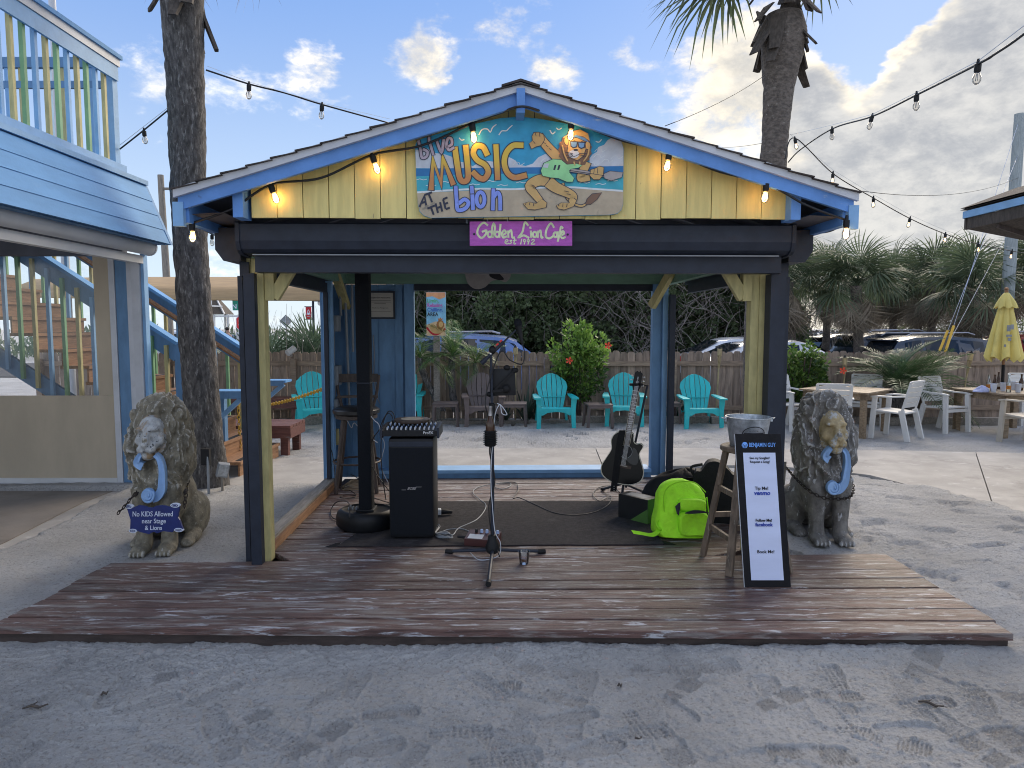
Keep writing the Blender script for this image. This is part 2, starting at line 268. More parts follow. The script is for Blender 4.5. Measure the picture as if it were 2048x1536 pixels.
# ---------------------------------------------------------------- mesh builder
def fro(loc=(0,0,0), rot=(0,0,0), sc=1.0):
    s = sc if hasattr(sc, '__len__') else (sc,)*3
    return Matrix.LocRotScale(Vector(loc), Euler(rot), Vector(s))
class MB:
    def __init__(s, mtx=None): s.v = []; s.f = []; s.mi = []; s.m = mtx; s.cur = 0
    def add(s, vs, fs, mtx=None):
        o = len(s.v)
        if mtx is not None: vs = [mtx @ Vector(p) for p in vs]
        s.v += [tuple(p) for p in vs]; s.f += [tuple(i+o for i in f) for f in fs]; s.mi += [s.cur]*len(fs); return s
    def box(s, c, d, rot=None, taper=1.0, bev=0.0):
        x, y, z = d[0]/2, d[1]/2, d[2]/2
        if bev:
            pts = []
            bm = bmesh.new(); bmesh.ops.create_cube(bm, size=1)
            for q in bm.verts: q.co = Vector((q.co.x*d[0], q.co.y*d[1], q.co.z*d[2]))
            bmesh.ops.bevel(bm, geom=bm.edges[:], offset=bev, segments=2, affect='EDGES', profile=.6)
            vs = [q.co.copy() for q in bm.verts]; bm.verts.index_update(); fs = [[q.index for q in f.verts] for f in bm.faces]; bm.free()
        else:
            t = taper
            vs = [(-x,-y,-z),(x,-y,-z),(x,y,-z),(-x,y,-z),(-x*t,-y*t,z),(x*t,-y*t,z),(x*t,y*t,z),(-x*t,y*t,z)]
            fs = [(0,3,2,1),(4,5,6,7),(0,1,5,4),(1,2,6,5),(2,3,7,6),(3,0,4,7)]
        return s.add(vs, fs, fro(c, rot or (0,0,0)))
    def bx(s, x0, x1, y0, y1, z0, z1): return s.box(((x0+x1)/2,(y0+y1)/2,(z0+z1)/2), (abs(x1-x0),abs(y1-y0),abs(z1-z0)))
    def beam(s, a, b, w, h, up=(0,0,1), ext=0.0):
        a, b = Vector(a), Vector(b); d = b-a; L = d.length; d.normalize(); r = d.cross(Vector(up))
        if r.length < 1e-4: r = d.cross(Vector((1,0,0)))
        r.normalize(); u = r.cross(d); a = a-d*ext; b = b+d*ext
        vs = [p+r*sx*w/2+u*sz*h/2 for p in (a, b) for sx, sz in ((-1,-1),(1,-1),(1,1),(-1,1))]
        return s.add(vs, [(0,1,2,3),(7,6,5,4),(0,4,5,1),(1,5,6,2),(2,6,7,3),(3,7,4,0)])
    def tube(s, pts, r, n=6, caps=True):
        pts = [Vector(p) for p in pts]; rs = r if hasattr(r, '__len__') else [r]*len(pts)
        vs = []; fs = []; prev = None
        for i, p in enumerate(pts):
            d = (pts[min(i+1, len(pts)-1)]-pts[max(i-1, 0)])
            if d.length < 1e-9: d = Vector((0,0,1))
            d.normalize()
            a = prev - d*prev.dot(d) if prev is not None else d.orthogonal()
            if a.length < 1e-5: a = d.orthogonal()
            a.normalize(); prev = a; b = d.cross(a)
            for k in range(n):
                t = 2*math.pi*k/n; vs.append(p+(a*math.cos(t)+b*math.sin(t))*rs[i])
        for i in range(len(pts)-1):
            for k in range(n):
                fs.append((i*n+k, i*n+(k+1)%n, (i+1)*n+(k+1)%n, (i+1)*n+k))
        if caps: fs.append(tuple(range(n-1,-1,-1))); fs.append(tuple((len(pts)-1)*n+k for k in range(n)))
        return s.add(vs, fs)
    def cyl(s, a, b, r0, r1=None, n=12): return s.tube([a, b], [r0, r0 if r1 is None else r1], n)
    def ell(s, c, r, nu=14, nv=9, rot=None):
        r = r if hasattr(r, '__len__') else (r,)*3
        vs = [(0,0,-1)]; fs = []
        for j in range(1, nv):
            ph = -math.pi/2+math.pi*j/nv
            vs += [(math.cos(ph)*math.cos(2*math.pi*i/nu), math.cos(ph)*math.sin(2*math.pi*i/nu), math.sin(ph)) for i in range(nu)]
        vs.append((0,0,1)); top = len(vs)-1
        for i in range(nu):
            fs.append((0, 1+(i+1)%nu, 1+i)); fs.append((top, top-nu+i, top-nu+(i+1)%nu))
        for j in range(nv-2):
            for i in range(nu): fs.append((1+j*nu+i, 1+j*nu+(i+1)%nu, 1+(j+1)*nu+(i+1)%nu, 1+(j+1)*nu+i))
        return s.add(vs, fs, fro(c, rot or (0,0,0), r))
    def lathe(s, prof, c=(0,0,0), n=20, mtx=None):
        vs = []; fs = []
        for (r, z) in prof: vs += [(r*math.cos(2*math.pi*k/n), r*math.sin(2*math.pi*k/n), z) for k in range(n)]
        for j in range(len(prof)-1):
            for k in range(n): fs.append((j*n+k, j*n+(k+1)%n, (j+1)*n+(k+1)%n, (j+1)*n+k))
        if prof[0][0] > 1e-6: fs.append(tuple(range(n-1,-1,-1)))
        if prof[-1][0] > 1e-6: fs.append(tuple((len(prof)-1)*n+k for k in range(n)))
        return s.add(vs, fs, (mtx or Matrix.Identity(4)) @ Matrix.Translation(Vector(c)))
    def prism(s, poly, d, mtx=None):      # poly in local xz (front view), thickness along y from 0 to d
        n = len(poly); vs = [(x,0,z) for x, z in poly]+[(x,d,z) for x, z in poly]
        ar = sum(poly[i][0]*poly[(i+1)%n][1]-poly[(i+1)%n][0]*poly[i][1] for i in range(n))
        a = tuple(range(n)); b = tuple(range(2*n-1, n-1, -1)); sd = [((i+1)%n, i, n+i, n+(i+1)%n) for i in range(n)]
        if ar < 0: a, b, sd = a[::-1], b[::-1], [q[::-1] for q in sd]
        return s.add(vs, [a, b]+sd, mtx)
    def ring(s, outer, inner, d, mtx=None):  # two loops of equal count in xz
        n = len(outer); vs = [(x,y,z) for y in (0, d) for L in (outer, inner) for x, z in L]
        fs = []
        for i in range(n):
            j = (i+1)%n; fs += [(i,j,n+j,n+i),(2*n+i,3*n+i,3*n+j,2*n+j),(i,2*n+i,2*n+j,j),(n+i,n+j,3*n+j,3*n+i)]
        return s.add(vs, fs, mtx)
    def obj(s, name, mat, parent=None, smooth=False, loc=None, rot=None):
        me = bpy.data.meshes.new(name); me.from_pydata(s.v, [], s.f); me.validate(verbose=False)
        mats = mat if isinstance(mat, (list, tuple)) else [mat]
        for q in mats: me.materials.append(M[q] if isinstance(q, str) else q)
        if len(mats) > 1 and len(me.polygons) == len(s.mi): me.polygons.foreach_set('material_index', s.mi)
        if smooth:
            me.polygons.foreach_set('use_smooth', [True]*len(me.polygons))
            if smooth != 'all':
                try: me.set_sharp_from_angle(angle=R(40))
                except Exception: pass
        return link(name, me, parent, loc, rot)
def link(name, me, parent=None, loc=None, rot=None):
    o = bpy.data.objects.new(name, me); COL.objects.link(o)
    if parent is not None: o.parent = parent
    if loc is not None: o.location = loc
    if rot is not None: o.rotation_euler = rot
    return o
def tag(o, label, cat, group=None, kind=None):
    if label: o['label'] = label
    if cat: o['category'] = cat
    if group: o['group'] = group
    if kind: o['kind'] = kind
    return o
def thing(name, label, cat, loc=(0,0,0), rz=0.0, group=None, rot=None):
    o = bpy.data.objects.new(name, None); COL.objects.link(o); o.location = loc; o.rotation_euler = rot or (0,0,rz); o.empty_display_size = .1
    return tag(o, label, cat, group)
def dup(root, loc, rz=0.0, label=None, sc=1.0, mats=None, rot=None):
    def rec(o, par):
        c = o.copy(); COL.objects.link(c)
        if par is not None: c.parent = par
        if mats and c.data and c.type == 'MESH' and c.data.materials:
            for i, ms in enumerate(c.material_slots):
                nm = ms.material.name if ms.material else ''
                if nm in mats: ms.link = 'OBJECT'; ms.material = mats[nm]
        for ch in list(o.children): rec(ch, c)
        return c
    r = rec(root, None); r.location = loc; r.rotation_euler = rot or (0,0,rz); r.scale = (sc,sc,sc) if not hasattr(sc,'__len__') else sc
    if label: r['label'] = label
    return r
def struct(o): o['kind'] = 'structure'; return o
def npmesh(name, V, F, mat, parent=None, smooth=False):   # V (n,3), F (m,3|4) uniform
    me = bpy.data.meshes.new(name); V = np.asarray(V, np.float32); F = np.asarray(F, np.int32); k = F.shape[1]
    me.vertices.add(len(V)); me.vertices.foreach_set('co', V.ravel())
    me.loops.add(F.size); me.loops.foreach_set('vertex_index', F.ravel())
    me.polygons.add(len(F)); me.polygons.foreach_set('loop_start', np.arange(0, F.size, k, dtype=np.int32))
    try: me.polygons.foreach_set('loop_total', np.full(len(F), k, np.int32))
    except Exception: pass
    if smooth: me.polygons.foreach_set('use_smooth', np.ones(len(F), bool))
    me.update(calc_edges=True); me.validate(verbose=False)
    me.materials.append(M[mat] if isinstance(mat, str) else mat)
    return link(name, me, parent)
TEXTS = []
def text(name, body, size, mat, parent, loc, rot=(math.pi/2,0,0), bold=0.0, shear=0.0, sx=1.0, align='CENTER', ext=.0008, label=None, space=1.0, line=1.0):
    cu = bpy.data.curves.new('t', 'FONT'); cu.body = body; cu.size = size; cu.align_x = align; cu.align_y = 'CENTER'; cu.offset = bold; cu.shear = shear; cu.extrude = ext; cu.resolution_u = 3
    cu.space_character = space; cu.space_line = line
    o = bpy.data.objects.new('t', cu); COL.objects.link(o)
    TEXTS.append((o, name, mat, parent, loc, rot, sx, label))
def flush_texts():
    dg = bpy.context.evaluated_depsgraph_get()
    for (o, name, mat, parent, loc, rot, sx, label) in TEXTS:
        me = bpy.data.meshes.new_from_object(o.evaluated_get(dg)); me.name = name
        me.materials.clear(); me.materials.append(M[mat] if isinstance(mat, str) else mat)
        q = link(name, me, parent, loc, rot); q.scale = (sx,1,1)
        if label: q['label'] = label
        cu = o.data; bpy.data.objects.remove(o); bpy.data.curves.remove(cu)
# ---------------------------------------------------------------- noise
def _h(ix, iy, iz, seed):
    n = (ix.astype(np.int64)*374761393 + iy.astype(np.int64)*668265263 + iz.astype(np.int64)*2147483647 + seed*1274126177) & 0xffffffff
    n = ((n ^ (n >> 13))*1274126177) & 0xffffffff; n = n ^ (n >> 16); return (n & 0xffff)/65535.0
def vnoise(x, y, z=None, seed=0):
    x = np.asarray(x, float); y = np.asarray(y, float); z = np.zeros_like(x) if z is None else np.asarray(z, float)
    ix, iy, iz = np.floor(x), np.floor(y), np.floor(z); fx, fy, fz = x-ix, y-iy, z-iz
    fx, fy, fz = [t*t*(3-2*t) for t in (fx, fy, fz)]; r = 0
    for dx in (0, 1):
        for dy in (0, 1):
            for dz in (0, 1):
                r = r + _h(ix+dx, iy+dy, iz+dz, seed)*(fx if dx else 1-fx)*(fy if dy else 1-fy)*(fz if dz else 1-fz)
    return r
def fbm(x, y, z=None, oct=4, seed=0):
    r = 0; a = .5
    for i in range(oct):
        k = 2.03**i; r = r + a*(vnoise(x*k, y*k, None if z is None else z*k, seed+i)-.5)*2; a *= .5
    return r
def sstep(a, b, x): t = np.clip((x-a)/(b-a), 0, 1); return t*t*(3-2*t)
# ================================================================ GROUND
def axis(segs):
    out = []
    for a, b, st in segs:
        n = max(1, int(round((b-a)/st))); out += list(np.linspace(a, b, n, endpoint=False))
    return out
gx = axis([(-400,-60,40),(-60,-20,6),(-20,-8,1.0),(-8,-5,.14),(-5,-2.4,.035),(-2.4,2.4,.0058),(2.4,5,.03),(5,9,.09),(9,20,1.0),(20,60,6),(60,400,40)])+[400]
gy = axis([(-30,-2,4),(-2,2.2,.35),(2.2,2.55,.03),(2.55,3.55,.0058),(3.55,5.2,.018),(5.2,8,.03),(8,13.4,.06),(13.4,20,.7),(20,60,5),(60,700,40)])+[700]
X, Y = np.meshgrid(np.array(gx), np.array(gy))
nearm = (1-sstep(13.0, 14.0, Y))*(1-sstep(9, 12, np.abs(X)))
Z = .020*fbm(X*1.5, Y*1.5, oct=3, seed=3)
Z += .014*fbm(X*5.5+9, Y*6.5, oct=4, seed=11)*nearm
Z += .0085*fbm(X*24, Y*34, oct=4, seed=21)*nearm
rid = 1-np.abs(fbm(X*3.2+.3*fbm(X*2, Y*2, seed=5), Y*9.0, oct=2, seed=31))
Z += .012*(rid-.7)*nearm*sstep(.3, .6, vnoise(X*.9, Y*.9, seed=77))
Z += .0075*fbm(X*62, Y*70, oct=2, seed=41)*(1-sstep(3.6, 4.6, Y))
mot = sstep(.45, .7, vnoise(X*1.3+4, Y*1.7, seed=8)); Z += .0045*fbm(X*105, Y*110, oct=2, seed=43)*(1-sstep(3.6, 4.2, Y))*mot*1.4
right = sstep(1.6, 2.6, X)*sstep(3.2, 4.2, Y)*(1-sstep(6.5, 8, Y))
Z += right*.038*fbm(X*2.6+3, Y*3.2, oct=4, seed=51)
Z += .030*fbm(X*3.1, Y*4.1, oct=4, seed=55)*sstep(8.5, 9.5, Y)*nearm
def footprint(px, py, ang, L, dep, tread, sl=None):
    global Z
    i0, i1 = np.searchsorted(gx, px-L), np.searchsorted(gx, px+L); j0, j1 = np.searchsorted(gy, py-L), np.searchsorted(gy, py+L)
    if i1-i0 < 3 or j1-j0 < 3: return
    xs, ys = X[j0:j1, i0:i1]-px, Y[j0:j1, i0:i1]-py
    c, s = math.cos(ang), math.sin(ang); a = (xs*c+ys*s)/(L/2); b = -xs*s+ys*c
    wob = .006*fbm(xs*18+px*3, ys*18, oct=2, seed=91)
    w = L*(.155+.045*np.sin(a*2.2+.5)-.02*a)                    # half width along the sole
    d = np.maximum(np.abs(a)-0.86, 0)*L/2
    q = np.sqrt((np.maximum(np.abs(b)-w*.55, 0))**2 + d**2) + wob
    ins = 1-sstep(w*.40, w*.50, q); rim = np.exp(-((q-w*.62)/(w*.17))**2)
    zz = Z[j0:j1, i0:i1]; flat = zz.mean()-dep
    tr = 0
    if tread == 1: tr = .0062*(np.cos(a*L*math.pi/.023)*np.cos(b*2*math.pi/.023))
    elif tread == 2: tr = .005*np.sign(np.sin(a*L*math.pi/.016))*(np.abs(a) > .18)
    elif tread == 3: tr = -.010*((np.cos(a*L/2*2*math.pi/.026)+np.cos(b*2*math.pi/.026)) > .55)
    elif tread == 4: tr = .005*np.sin(np.hypot(a*L/2-.04, b)*2*math.pi/.018)
    part = .35+.65*vnoise(xs*9+px*7, ys*9, seed=61)
    Z[j0:j1, i0:i1] = zz*(1-ins*.9) + (flat+tr+.35*(zz-zz.mean()))*ins*.9 + rim*.008*part
fp = [(190,1465,.05,.34,.016,0),(430,1440,-1.1,.28,.012,4),(1180,1505,.35,.30,.012,1),(1130,1440,.25,.30,.014,1),(920,1470,.1,.27,.012,3),(1270,1475,.25,.28,.012,3),
 (1350,1420,-1.2,.27,.016,0),(1620,1510,-.05,.34,.016,2),(1820,1465,-.1,.30,.013,0),(1850,1410,.15,.27,.014,3),(560,1405,.05,.28,.012,0),(590,1340,.6,.3,.011,0),(640,1480,1.0,.3,.012,2),
 (950,1380,-.8,.26,.01,0),(780,1430,.15,.26,.013,4),(740,1500,.3,.28,.012,1),(330,1300,.2,.3,.010,0),(1420,1340,.2,.3,.009,4),(1560,1400,.5,.28,.010,2),(1980,1480,.3,.34,.015,2),
 (1990,1390,-.2,.27,.012,2),(240,1380,.4,.27,.010,0),(80,1440,.9,.3,.012,0),(1010,1520,.15,.3,.012,3),(1480,1525,.2,.28,.013,0),(880,1320,.7,.24,.008,0),(1290,1330,-.4,.25,.008,0),(430,1385,.9,.27,.010,4)]
rr = random.Random(4)
for i in range(70):
    footprint(rr.uniform(-2.6, 2.6), rr.uniform(2.6, 3.42), rr.uniform(-1.6, 1.6), rr.uniform(.22, .32), rr.uniform(.002, .006), rr.choice((0,1,2,3,4)), .5)
for (u, v, a, L, d, t) in fp:
    p = G(u, v, 0); footprint(p.x, p.y, a, L, d*.6, t)
rr = random.Random(4)
for i in range(110):
    footprint(rr.uniform(1.9, 5.2), rr.uniform(3.9, 7.3), rr.uniform(-1.5, 1.5), rr.uniform(.24, .31), rr.uniform(.010, .03), rr.choice((0,0,2)))
for i in range(150):
    footprint(rr.uniform(-6, 8), rr.uniform(9.8, 12.6), rr.uniform(-1.5, 1.5), rr.uniform(.24, .32), rr.uniform(.03, .05), 0)
for i in range(16): footprint(rr.uniform(-4, -2.2), rr.uniform(3.9, 6.3), rr.uniform(-1.5, 1.5), .27, .012, 0)
side = .085*sstep(3.45, 4.0, Y)*(1-sstep(6.8, 8.0, Y))*(1-sstep(6, 9, np.abs(X)))
Z += side
Z -= (.18)*sstep(13.6, 15.5, Y)*(1-sstep(60, 90, Y))*0.9           # the car park and the street lie a little lower
# sand sinks below the deck, the paths and the patio
deckm = ((Y > 3.62) & (Y < 7.4) & (np.abs(X+.03) < 1.72)) | ((Y > 3.66) & (Y < 4.55) & (np.abs(X) < 2.52-.02*(Y-3.6)))
Z = np.where(deckm, np.minimum(Z, .03), Z)
front = np.exp(-((Y-3.50)/.10)**2)*(np.abs(X) < 2.9); Z += front*(.016+.030*sstep(-.8, 1.6, X)+.012*fbm(X*3, Y*3, seed=81))
def inpoly(px, py, poly):
    r = np.zeros(px.shape, bool); n = len(poly); j = n-1
    for i in range(n):
        xi, yi = poly[i]; xj, yj = poly[j]
        c = ((yi > py) != (yj > py)) & (px < (xj-xi)*(py-yi)/((yj-yi) or 1e-9)+xi); r ^= c; j = i
    return r
g2 = lambda L, z: [tuple(G(u, v, z)[:2]) for u, v in L]
PZ = .035
path_near = g2([(300,985),(440,978),(560,972),(660,965),(830,940),(1205,933),(1300,932),(1500,930),(1640,938),(1740,950),(1850,978),(1985,1012),(2048,1035),(2300,1120)], PZ)
path_far = g2([(2500,935),(2048,906),(1950,904),(1800,901),(1500,896),(1190,896),(900,897),(800,897),(655,913),(530,918),(440,925),(300,930)], PZ)
patio = g2([(262,980),(200,1010),(120,1056),(40,1098),(-60,1142),(-420,1300),(-1400,1300),(-900,980)], PZ)
patio_in = g2([(225,981),(165,1004),(90,1042),(10,1083),(-90,1125),(-450,1270),(-1400,1290),(-900,981)], PZ)
allp = path_near+path_far
pm = inpoly(X, Y, allp) | inpoly(X, Y, patio)
Z = np.where(pm, np.minimum(Z, -.012), Z)
# a little drift onto the edges of the concrete
ny, nx = X.shape
idx = np.arange(ny*nx).reshape(ny, nx)
F = np.stack([idx[:-1,:-1], idx[:-1,1:], idx[1:,1:], idx[1:,:-1]], -1).reshape(-1, 4)
def sand_mat():
    m = bpy.data.materials.new('sand'); m.use_nodes = True; t = m.node_tree; e = N(t); b = t.nodes['Principled BSDF']; b.inputs['Roughness'].default_value = .95
    b.inputs['Specular IOR Level'].default_value = .15
    co = e.node('ShaderNodeTexCoord').outputs['Object']
    col = e.mix(e.ramp(e.noise(co, 1.1, 6, .6), .3, .7), (.44,.43,.415), (.57,.56,.545))
    col = e.mix(e.ramp(e.noise(co, 55, 5, .7), .50, .68), col, (.33,.315,.295))  # dark specks: mixed grains, also painted in to suggest shade in crevices
    col = e.mix(e.ramp(e.noise(co, 130, 3, .7), .60, .72), col, (.72,.71,.70))
    col = e.mix(e.ramp(e.noise(co, 7, 7, .75), .66, .74), col, (.30,.265,.23))
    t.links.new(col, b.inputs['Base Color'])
    bn = e.node('ShaderNodeBump'); bn.inputs['Strength'].default_value = 1.0; bn.inputs['Distance'].default_value = .022
    t.links.new(e.math('ADD', e.noise(co, 95, 5, .75), e.math('MULTIPLY', e.noise(co, 26, 4, .6), 1.3)), bn.inputs['Height']); t.links.new(bn.outputs[0], b.inputs['Normal']); return m
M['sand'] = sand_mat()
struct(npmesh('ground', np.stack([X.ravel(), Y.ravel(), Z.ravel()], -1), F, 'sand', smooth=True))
gxa, gya = np.array(gx), np.array(gy)
def gz(x, y):
    i = min(len(gx)-2, max(0, int(np.searchsorted(gxa, x))-1)); j = min(len(gy)-2, max(0, int(np.searchsorted(gya, y))-1))
    return float(Z[j:j+2, i:i+2].mean())
def slab(name, poly, z0, z1, mat, parent=None):
    n = len(poly); m = MB(); vs = [(x,y,z0) for x, y in poly]+[(x,y,z1) for x, y in poly]
    ar = sum(poly[i][0]*poly[(i+1)%n][1]-poly[(i+1)%n][0]*poly[i][1] for i in range(n))
    t = tuple(range(n, 2*n)) if ar > 0 else tuple(range(2*n-1, n-1, -1))
    m.add(vs, [t]+[(i,(i+1)%n,n+(i+1)%n,n+i) for i in range(n)]); return m.obj(name, mat, parent)
cp = thing('concrete_path', None, None); cp['kind'] = 'structure'
def off(poly, dx): return [(x+dx, y) for x, y in poly]
slab('slab', path_near[:6]+path_far[5:], -.1, PZ, 'concrete', cp)
slab('slab', off(path_near[5:12], .012)[:1]+path_near[6:12]+[path_far[2]]+path_far[3:5]+off(path_far[5:6], .012), -.1, PZ, 'concrete', cp)
slab('slab', off(path_near[11:12], .014)+path_near[12:]+path_far[:2]+off(path_far[2:3], .014), -.1, PZ, 'concrete', cp)
struct(slab('concrete_patio', patio_in, -.1, PZ-.004, mk('patio_concrete', (.235,.205,.175), .2, 1.2, rough=.7, bump=.2, bscale=50, wear=((.16,.135,.115), .52, .7, .9, (1,1,1)))))
struct(slab('patio_kerb', patio, -.1, PZ-.010, 'concrete'))
# street and car park
def sheet(name, poly, z, mat):
    m = MB(); m.add([(x,y,z) for x, y in poly], [tuple(range(len(poly)))]); return struct(m.obj(name, mat))
CZ = -.16
sheet('parking_lot', [(-6,15.0),(60,15.0),(60,34),(-6,34)], CZ+.03, 'asphalt')
sheet('road', [(-60,26),(-10.5,26),(-10.5,36),(-60,36)], CZ+.034, 'asphalt')
# ================================================================ DECK
deck = thing('wooden_deck', 'low stage deck of worn dark red planks dusted with sand', 'deck')
Fl, Fr, Bl, Br = [G(u, v, .12) for u, v in ((-22,1254),(2033,1268),(221.5,1127),(1763.5,1107))]
NB = 8
def plank(c, z0, z1, mat='plank', name='plank'):
    n = MB(); a = [(x,y,z0) for x, y in c]; b = [(x,y,z1) for x, y in c]; k = .004
    cx = sum(x for x, y in c)/4; cy = sum(y for x, y in c)/4
    bb = [(x+(k if x < cx else -k), y+(k if y < cy else -k), z1) for x, y in c]; mid = [(x,y,z1-k) for x, y in c]
    n.add(a+mid+bb, [(8,9,10,11)]+[(i,(i+1)%4,4+(i+1)%4,4+i) for i in range(4)]+[(4+i,4+(i+1)%4,8+(i+1)%4,8+i) for i in range(4)])
    return n.obj(name, mat, deck)
for i in range(NB):
    t0, t1 = i/NB, (i+1)/NB
    a, b = Fl.lerp(Bl, t0), Fr.lerp(Br, t0); c, d = Fr.lerp(Br, t1), Fl.lerp(Bl, t1)
    g = rr.uniform(.006, .012); e0, e1 = rr.uniform(-.02, .01), rr.uniform(-.01, .025)
    if i == 3: g = .013
    zz = .12+rr.uniform(-.003, .003); tw = rr.uniform(-.003, .003)
    plank([(a.x+e0,a.y+g),(b.x+e1,b.y+g+tw),(c.x+e1,c.y-.001),(d.x+e0,d.y-.001)], zz-.038, zz)
PAVL, PAVR = (.035, 4.66), .028
def pw(x, y): c, s = math.cos(PAVR), math.sin(PAVR); return (PAVL[0]+x*c-y*s, PAVL[1]+x*s+y*c)
NP = 18; y0, y1 = .085, 2.63
for i in range(NP):
    a, b = y0+(y1-y0)*i/NP, y0+(y1-y0)*(i+1)/NP; g = rr.uniform(.003, .008); zz = .12+rr.uniform(-.003, .003)
    if i == 0:
        lo = [(Bl.lerp(Br, t).x, Bl.lerp(Br, t).y+.005) for t in (.225, .772)]
        plank([lo[0], lo[1], pw(1.76, b), pw(-1.72, b)], zz-.038, zz)
    else: plank([pw(-1.72+rr.uniform(-.01,.01), a+g), pw(1.76+rr.uniform(-.01,.01), a+g), pw(1.76, b), pw(-1.72, b)], zz-.038, zz)
sk = MB(); sk.add([(Fl.x,Fl.y+.03,-.05),(Fr.x-.02,Fr.y+.03,-.05),(Fr.x-.02,Fr.y+.03,.08),(Fl.x,Fl.y+.03,.08),(Fl.x,Fl.y+.08,-.05),(Fr.x-.02,Fr.y+.08,-.05),(Fr.x-.02,Fr.y+.08,.08),(Fl.x,Fl.y+.08,.08)],
    [(0,1,2,3),(5,4,7,6),(1,5,6,2),(4,0,3,7)]); sk.obj('skirt_board', 'plankdark', deck)
for x in (-2.3,-1.2,0,1.2,2.3): jb = MB(); jb.bx(x-.02, x+.02, 3.66, 4.6, -.03, .08); jb.obj('joist', 'plankdark', deck)
# ================================================================ PAVILION
pav = thing('stage_pavilion', 'open stage pavilion with yellow gable, blue trim and black roll shutter box', 'pavilion', (PAVL[0], PAVL[1], 0), PAVR)
def pb(name, mat, x0, x1, y0, y1, z0, z1, par=pav, bev=0):
    m = MB()
    if bev: m.box(((x0+x1)/2,(y0+y1)/2,(z0+z1)/2), (x1-x0,y1-y0,z1-z0), bev=bev)
    else: m.bx(x0, x1, y0, y1, z0, z1)
    return m.obj(name, mat, par)
ZR, SL, XE = 3.105, .306, 1.985      # ridge height, slope, half width
zr = lambda x: ZR-SL*abs(x)
YF, YB = -.50, 3.35
roof = MB()
for s in (-1, 1):
    roof.add([(0,YF+.02,ZR-.02),(s*XE,YF+.02,ZR-.02-SL*XE),(s*XE,YB,ZR-.02-SL*XE),(0,YB,ZR-.02),(0,YF+.02,ZR-.05),(s*XE,YF+.02,ZR-.05-SL*XE),(s*XE,YB,ZR-.05-SL*XE),(0,YB,ZR-.05)],
        [(0,1,2,3),(7,6,5,4),(0,4,5,1),(1,5,6,2),(2,6,7,3)])
rf = roof.obj('roof', 'soffit', pav)
NC = 14; rr2 = random.Random(9)
for s in (-1, 1):
    for k in range(NC):
        xa, xb = XE*(k/NC), XE*((k+1)/NC)+.012; ya = YF-.045+rr2.uniform(-.008, .008)
        za, zb = zr(xa)-.016, zr(xb)-.003+rr2.uniform(0, .003)
        m = MB(); m.add([(s*xa,ya,za),(s*xb,ya,zb),(s*xb,YB+.03,zb),(s*xa,YB+.03,za),(s*xa,ya,za-.003),(s*xb,ya,zb-.008),(s*xb,YB+.03,zb-.008),(s*xa,YB+.03,za-.003)],
            [(0,1,2,3),(7,6,5,4),(0,4,5,1),(1,5,6,2),(2,6,7,3)]); m.obj('shingle_course', 'shingle', rf)
m = MB()
for s in (-1, 1): m.add([(0,YF-.05,ZR+.008),(s*.11,YF-.05,ZR+.008-.11*SL),(s*.11,YB,ZR+.008-.11*SL),(0,YB,ZR+.008),(s*.11,YF-.05,ZR-.004-.11*SL),(0,YF-.05,ZR-.006)], [(0,1,2,3),(0,5,4,1)])
m.obj('ridge_cap', 'shingle', rf)
for s in (-1, 1):
    for nm, mt, yy, t0, t1, xe in (('rake_trim','white',-.528,.004,.054,XE+.005),('barge_board','blue',-.50,.054,.128,XE-.01)):
        xi = .0 if nm == 'rake_trim' else .026
        m = MB(); m.prism([(s*xi,zr(xi)-t0),(s*xe,zr(xe)-t0),(s*xe,zr(xe)-t1),(s*xi,zr(xi)-t1)], .028, Matrix.Translation((0,yy,0))); m.obj(nm, mt, pav)
    x = s*(XE-.035)
    pb('eave_board', 'blue', x-.025, x+.025, YF+.03, YB-.05, zr(XE)-.19, zr(XE)-.055)
    pb('eave_return', 'bluepale', s*(XE-.012)-.03, s*(XE-.012)+.03, YF-.010, YF+.028, zr(XE)-.215, zr(XE)-.077)
    m = MB(); m.add([(s*1.74,YF+.06,2.372),(s*(XE-.06),YF+.06,2.362),(s*(XE-.06),YB-.06,2.362),(s*1.74,YB-.06,2.372)], [(0,1,2,3)]); m.obj('soffit', 'soffit', pav)
    pb('lookout_beam', 'blue', s*1.655-.03, s*1.655+.03, -.44, -.30, 2.345, 2.53)
    for k in range(5):
        yk = .25+k*.62; m = MB(); m.beam((s*.04,yk,zr(0)-.11),(s*1.9,yk,zr(1.9)-.11), .04, .11); m.obj('rafter', 'soffit', pav)
pb('ridge_beam', 'blue', -.024, .024, -.545, 3.2, 2.925, 3.062)
nb = 21; bw = 3.235/nb
for k in range(nb):
    xa, xb = -1.605+k*bw+.0025, -1.605+(k+1)*bw-.0025; zb = 2.356+rr2.uniform(-.004, .004)+(.006 if k > nb*.75 else 0); yy = -.36+rr2.uniform(-.002, .002)
    pts = [(xa,zb),(xb,zb),(xb,zr(xb)-.053)]+([(0,ZR-.053)] if xa < 0 < xb else [])+[(xa,zr(xa)-.053)]
    m = MB(); m.prism(pts, .022, Matrix.Translation((0,yy,0))); m.obj('gable_board', 'yellow', pav)
pb('gable_backing', 'soffit', -1.60, 1.62, -.335, -.31, 2.38, 2.46)
for k in range(16):
    xa = -1.72+k*.215; m = MB(); m.prism([(xa,2.34),(xa+.213,2.34),(xa+.213,zr(xa+.213)-.06),(xa,zr(xa)-.06)], .02, Matrix.Translation((0,2.86,0))); m.obj('back_gable_board', 'soffit', pav)
YZ = lambda x0: Matrix(((0,1,0,x0),(1,0,0,0),(0,0,1,0),(0,0,0,1)))
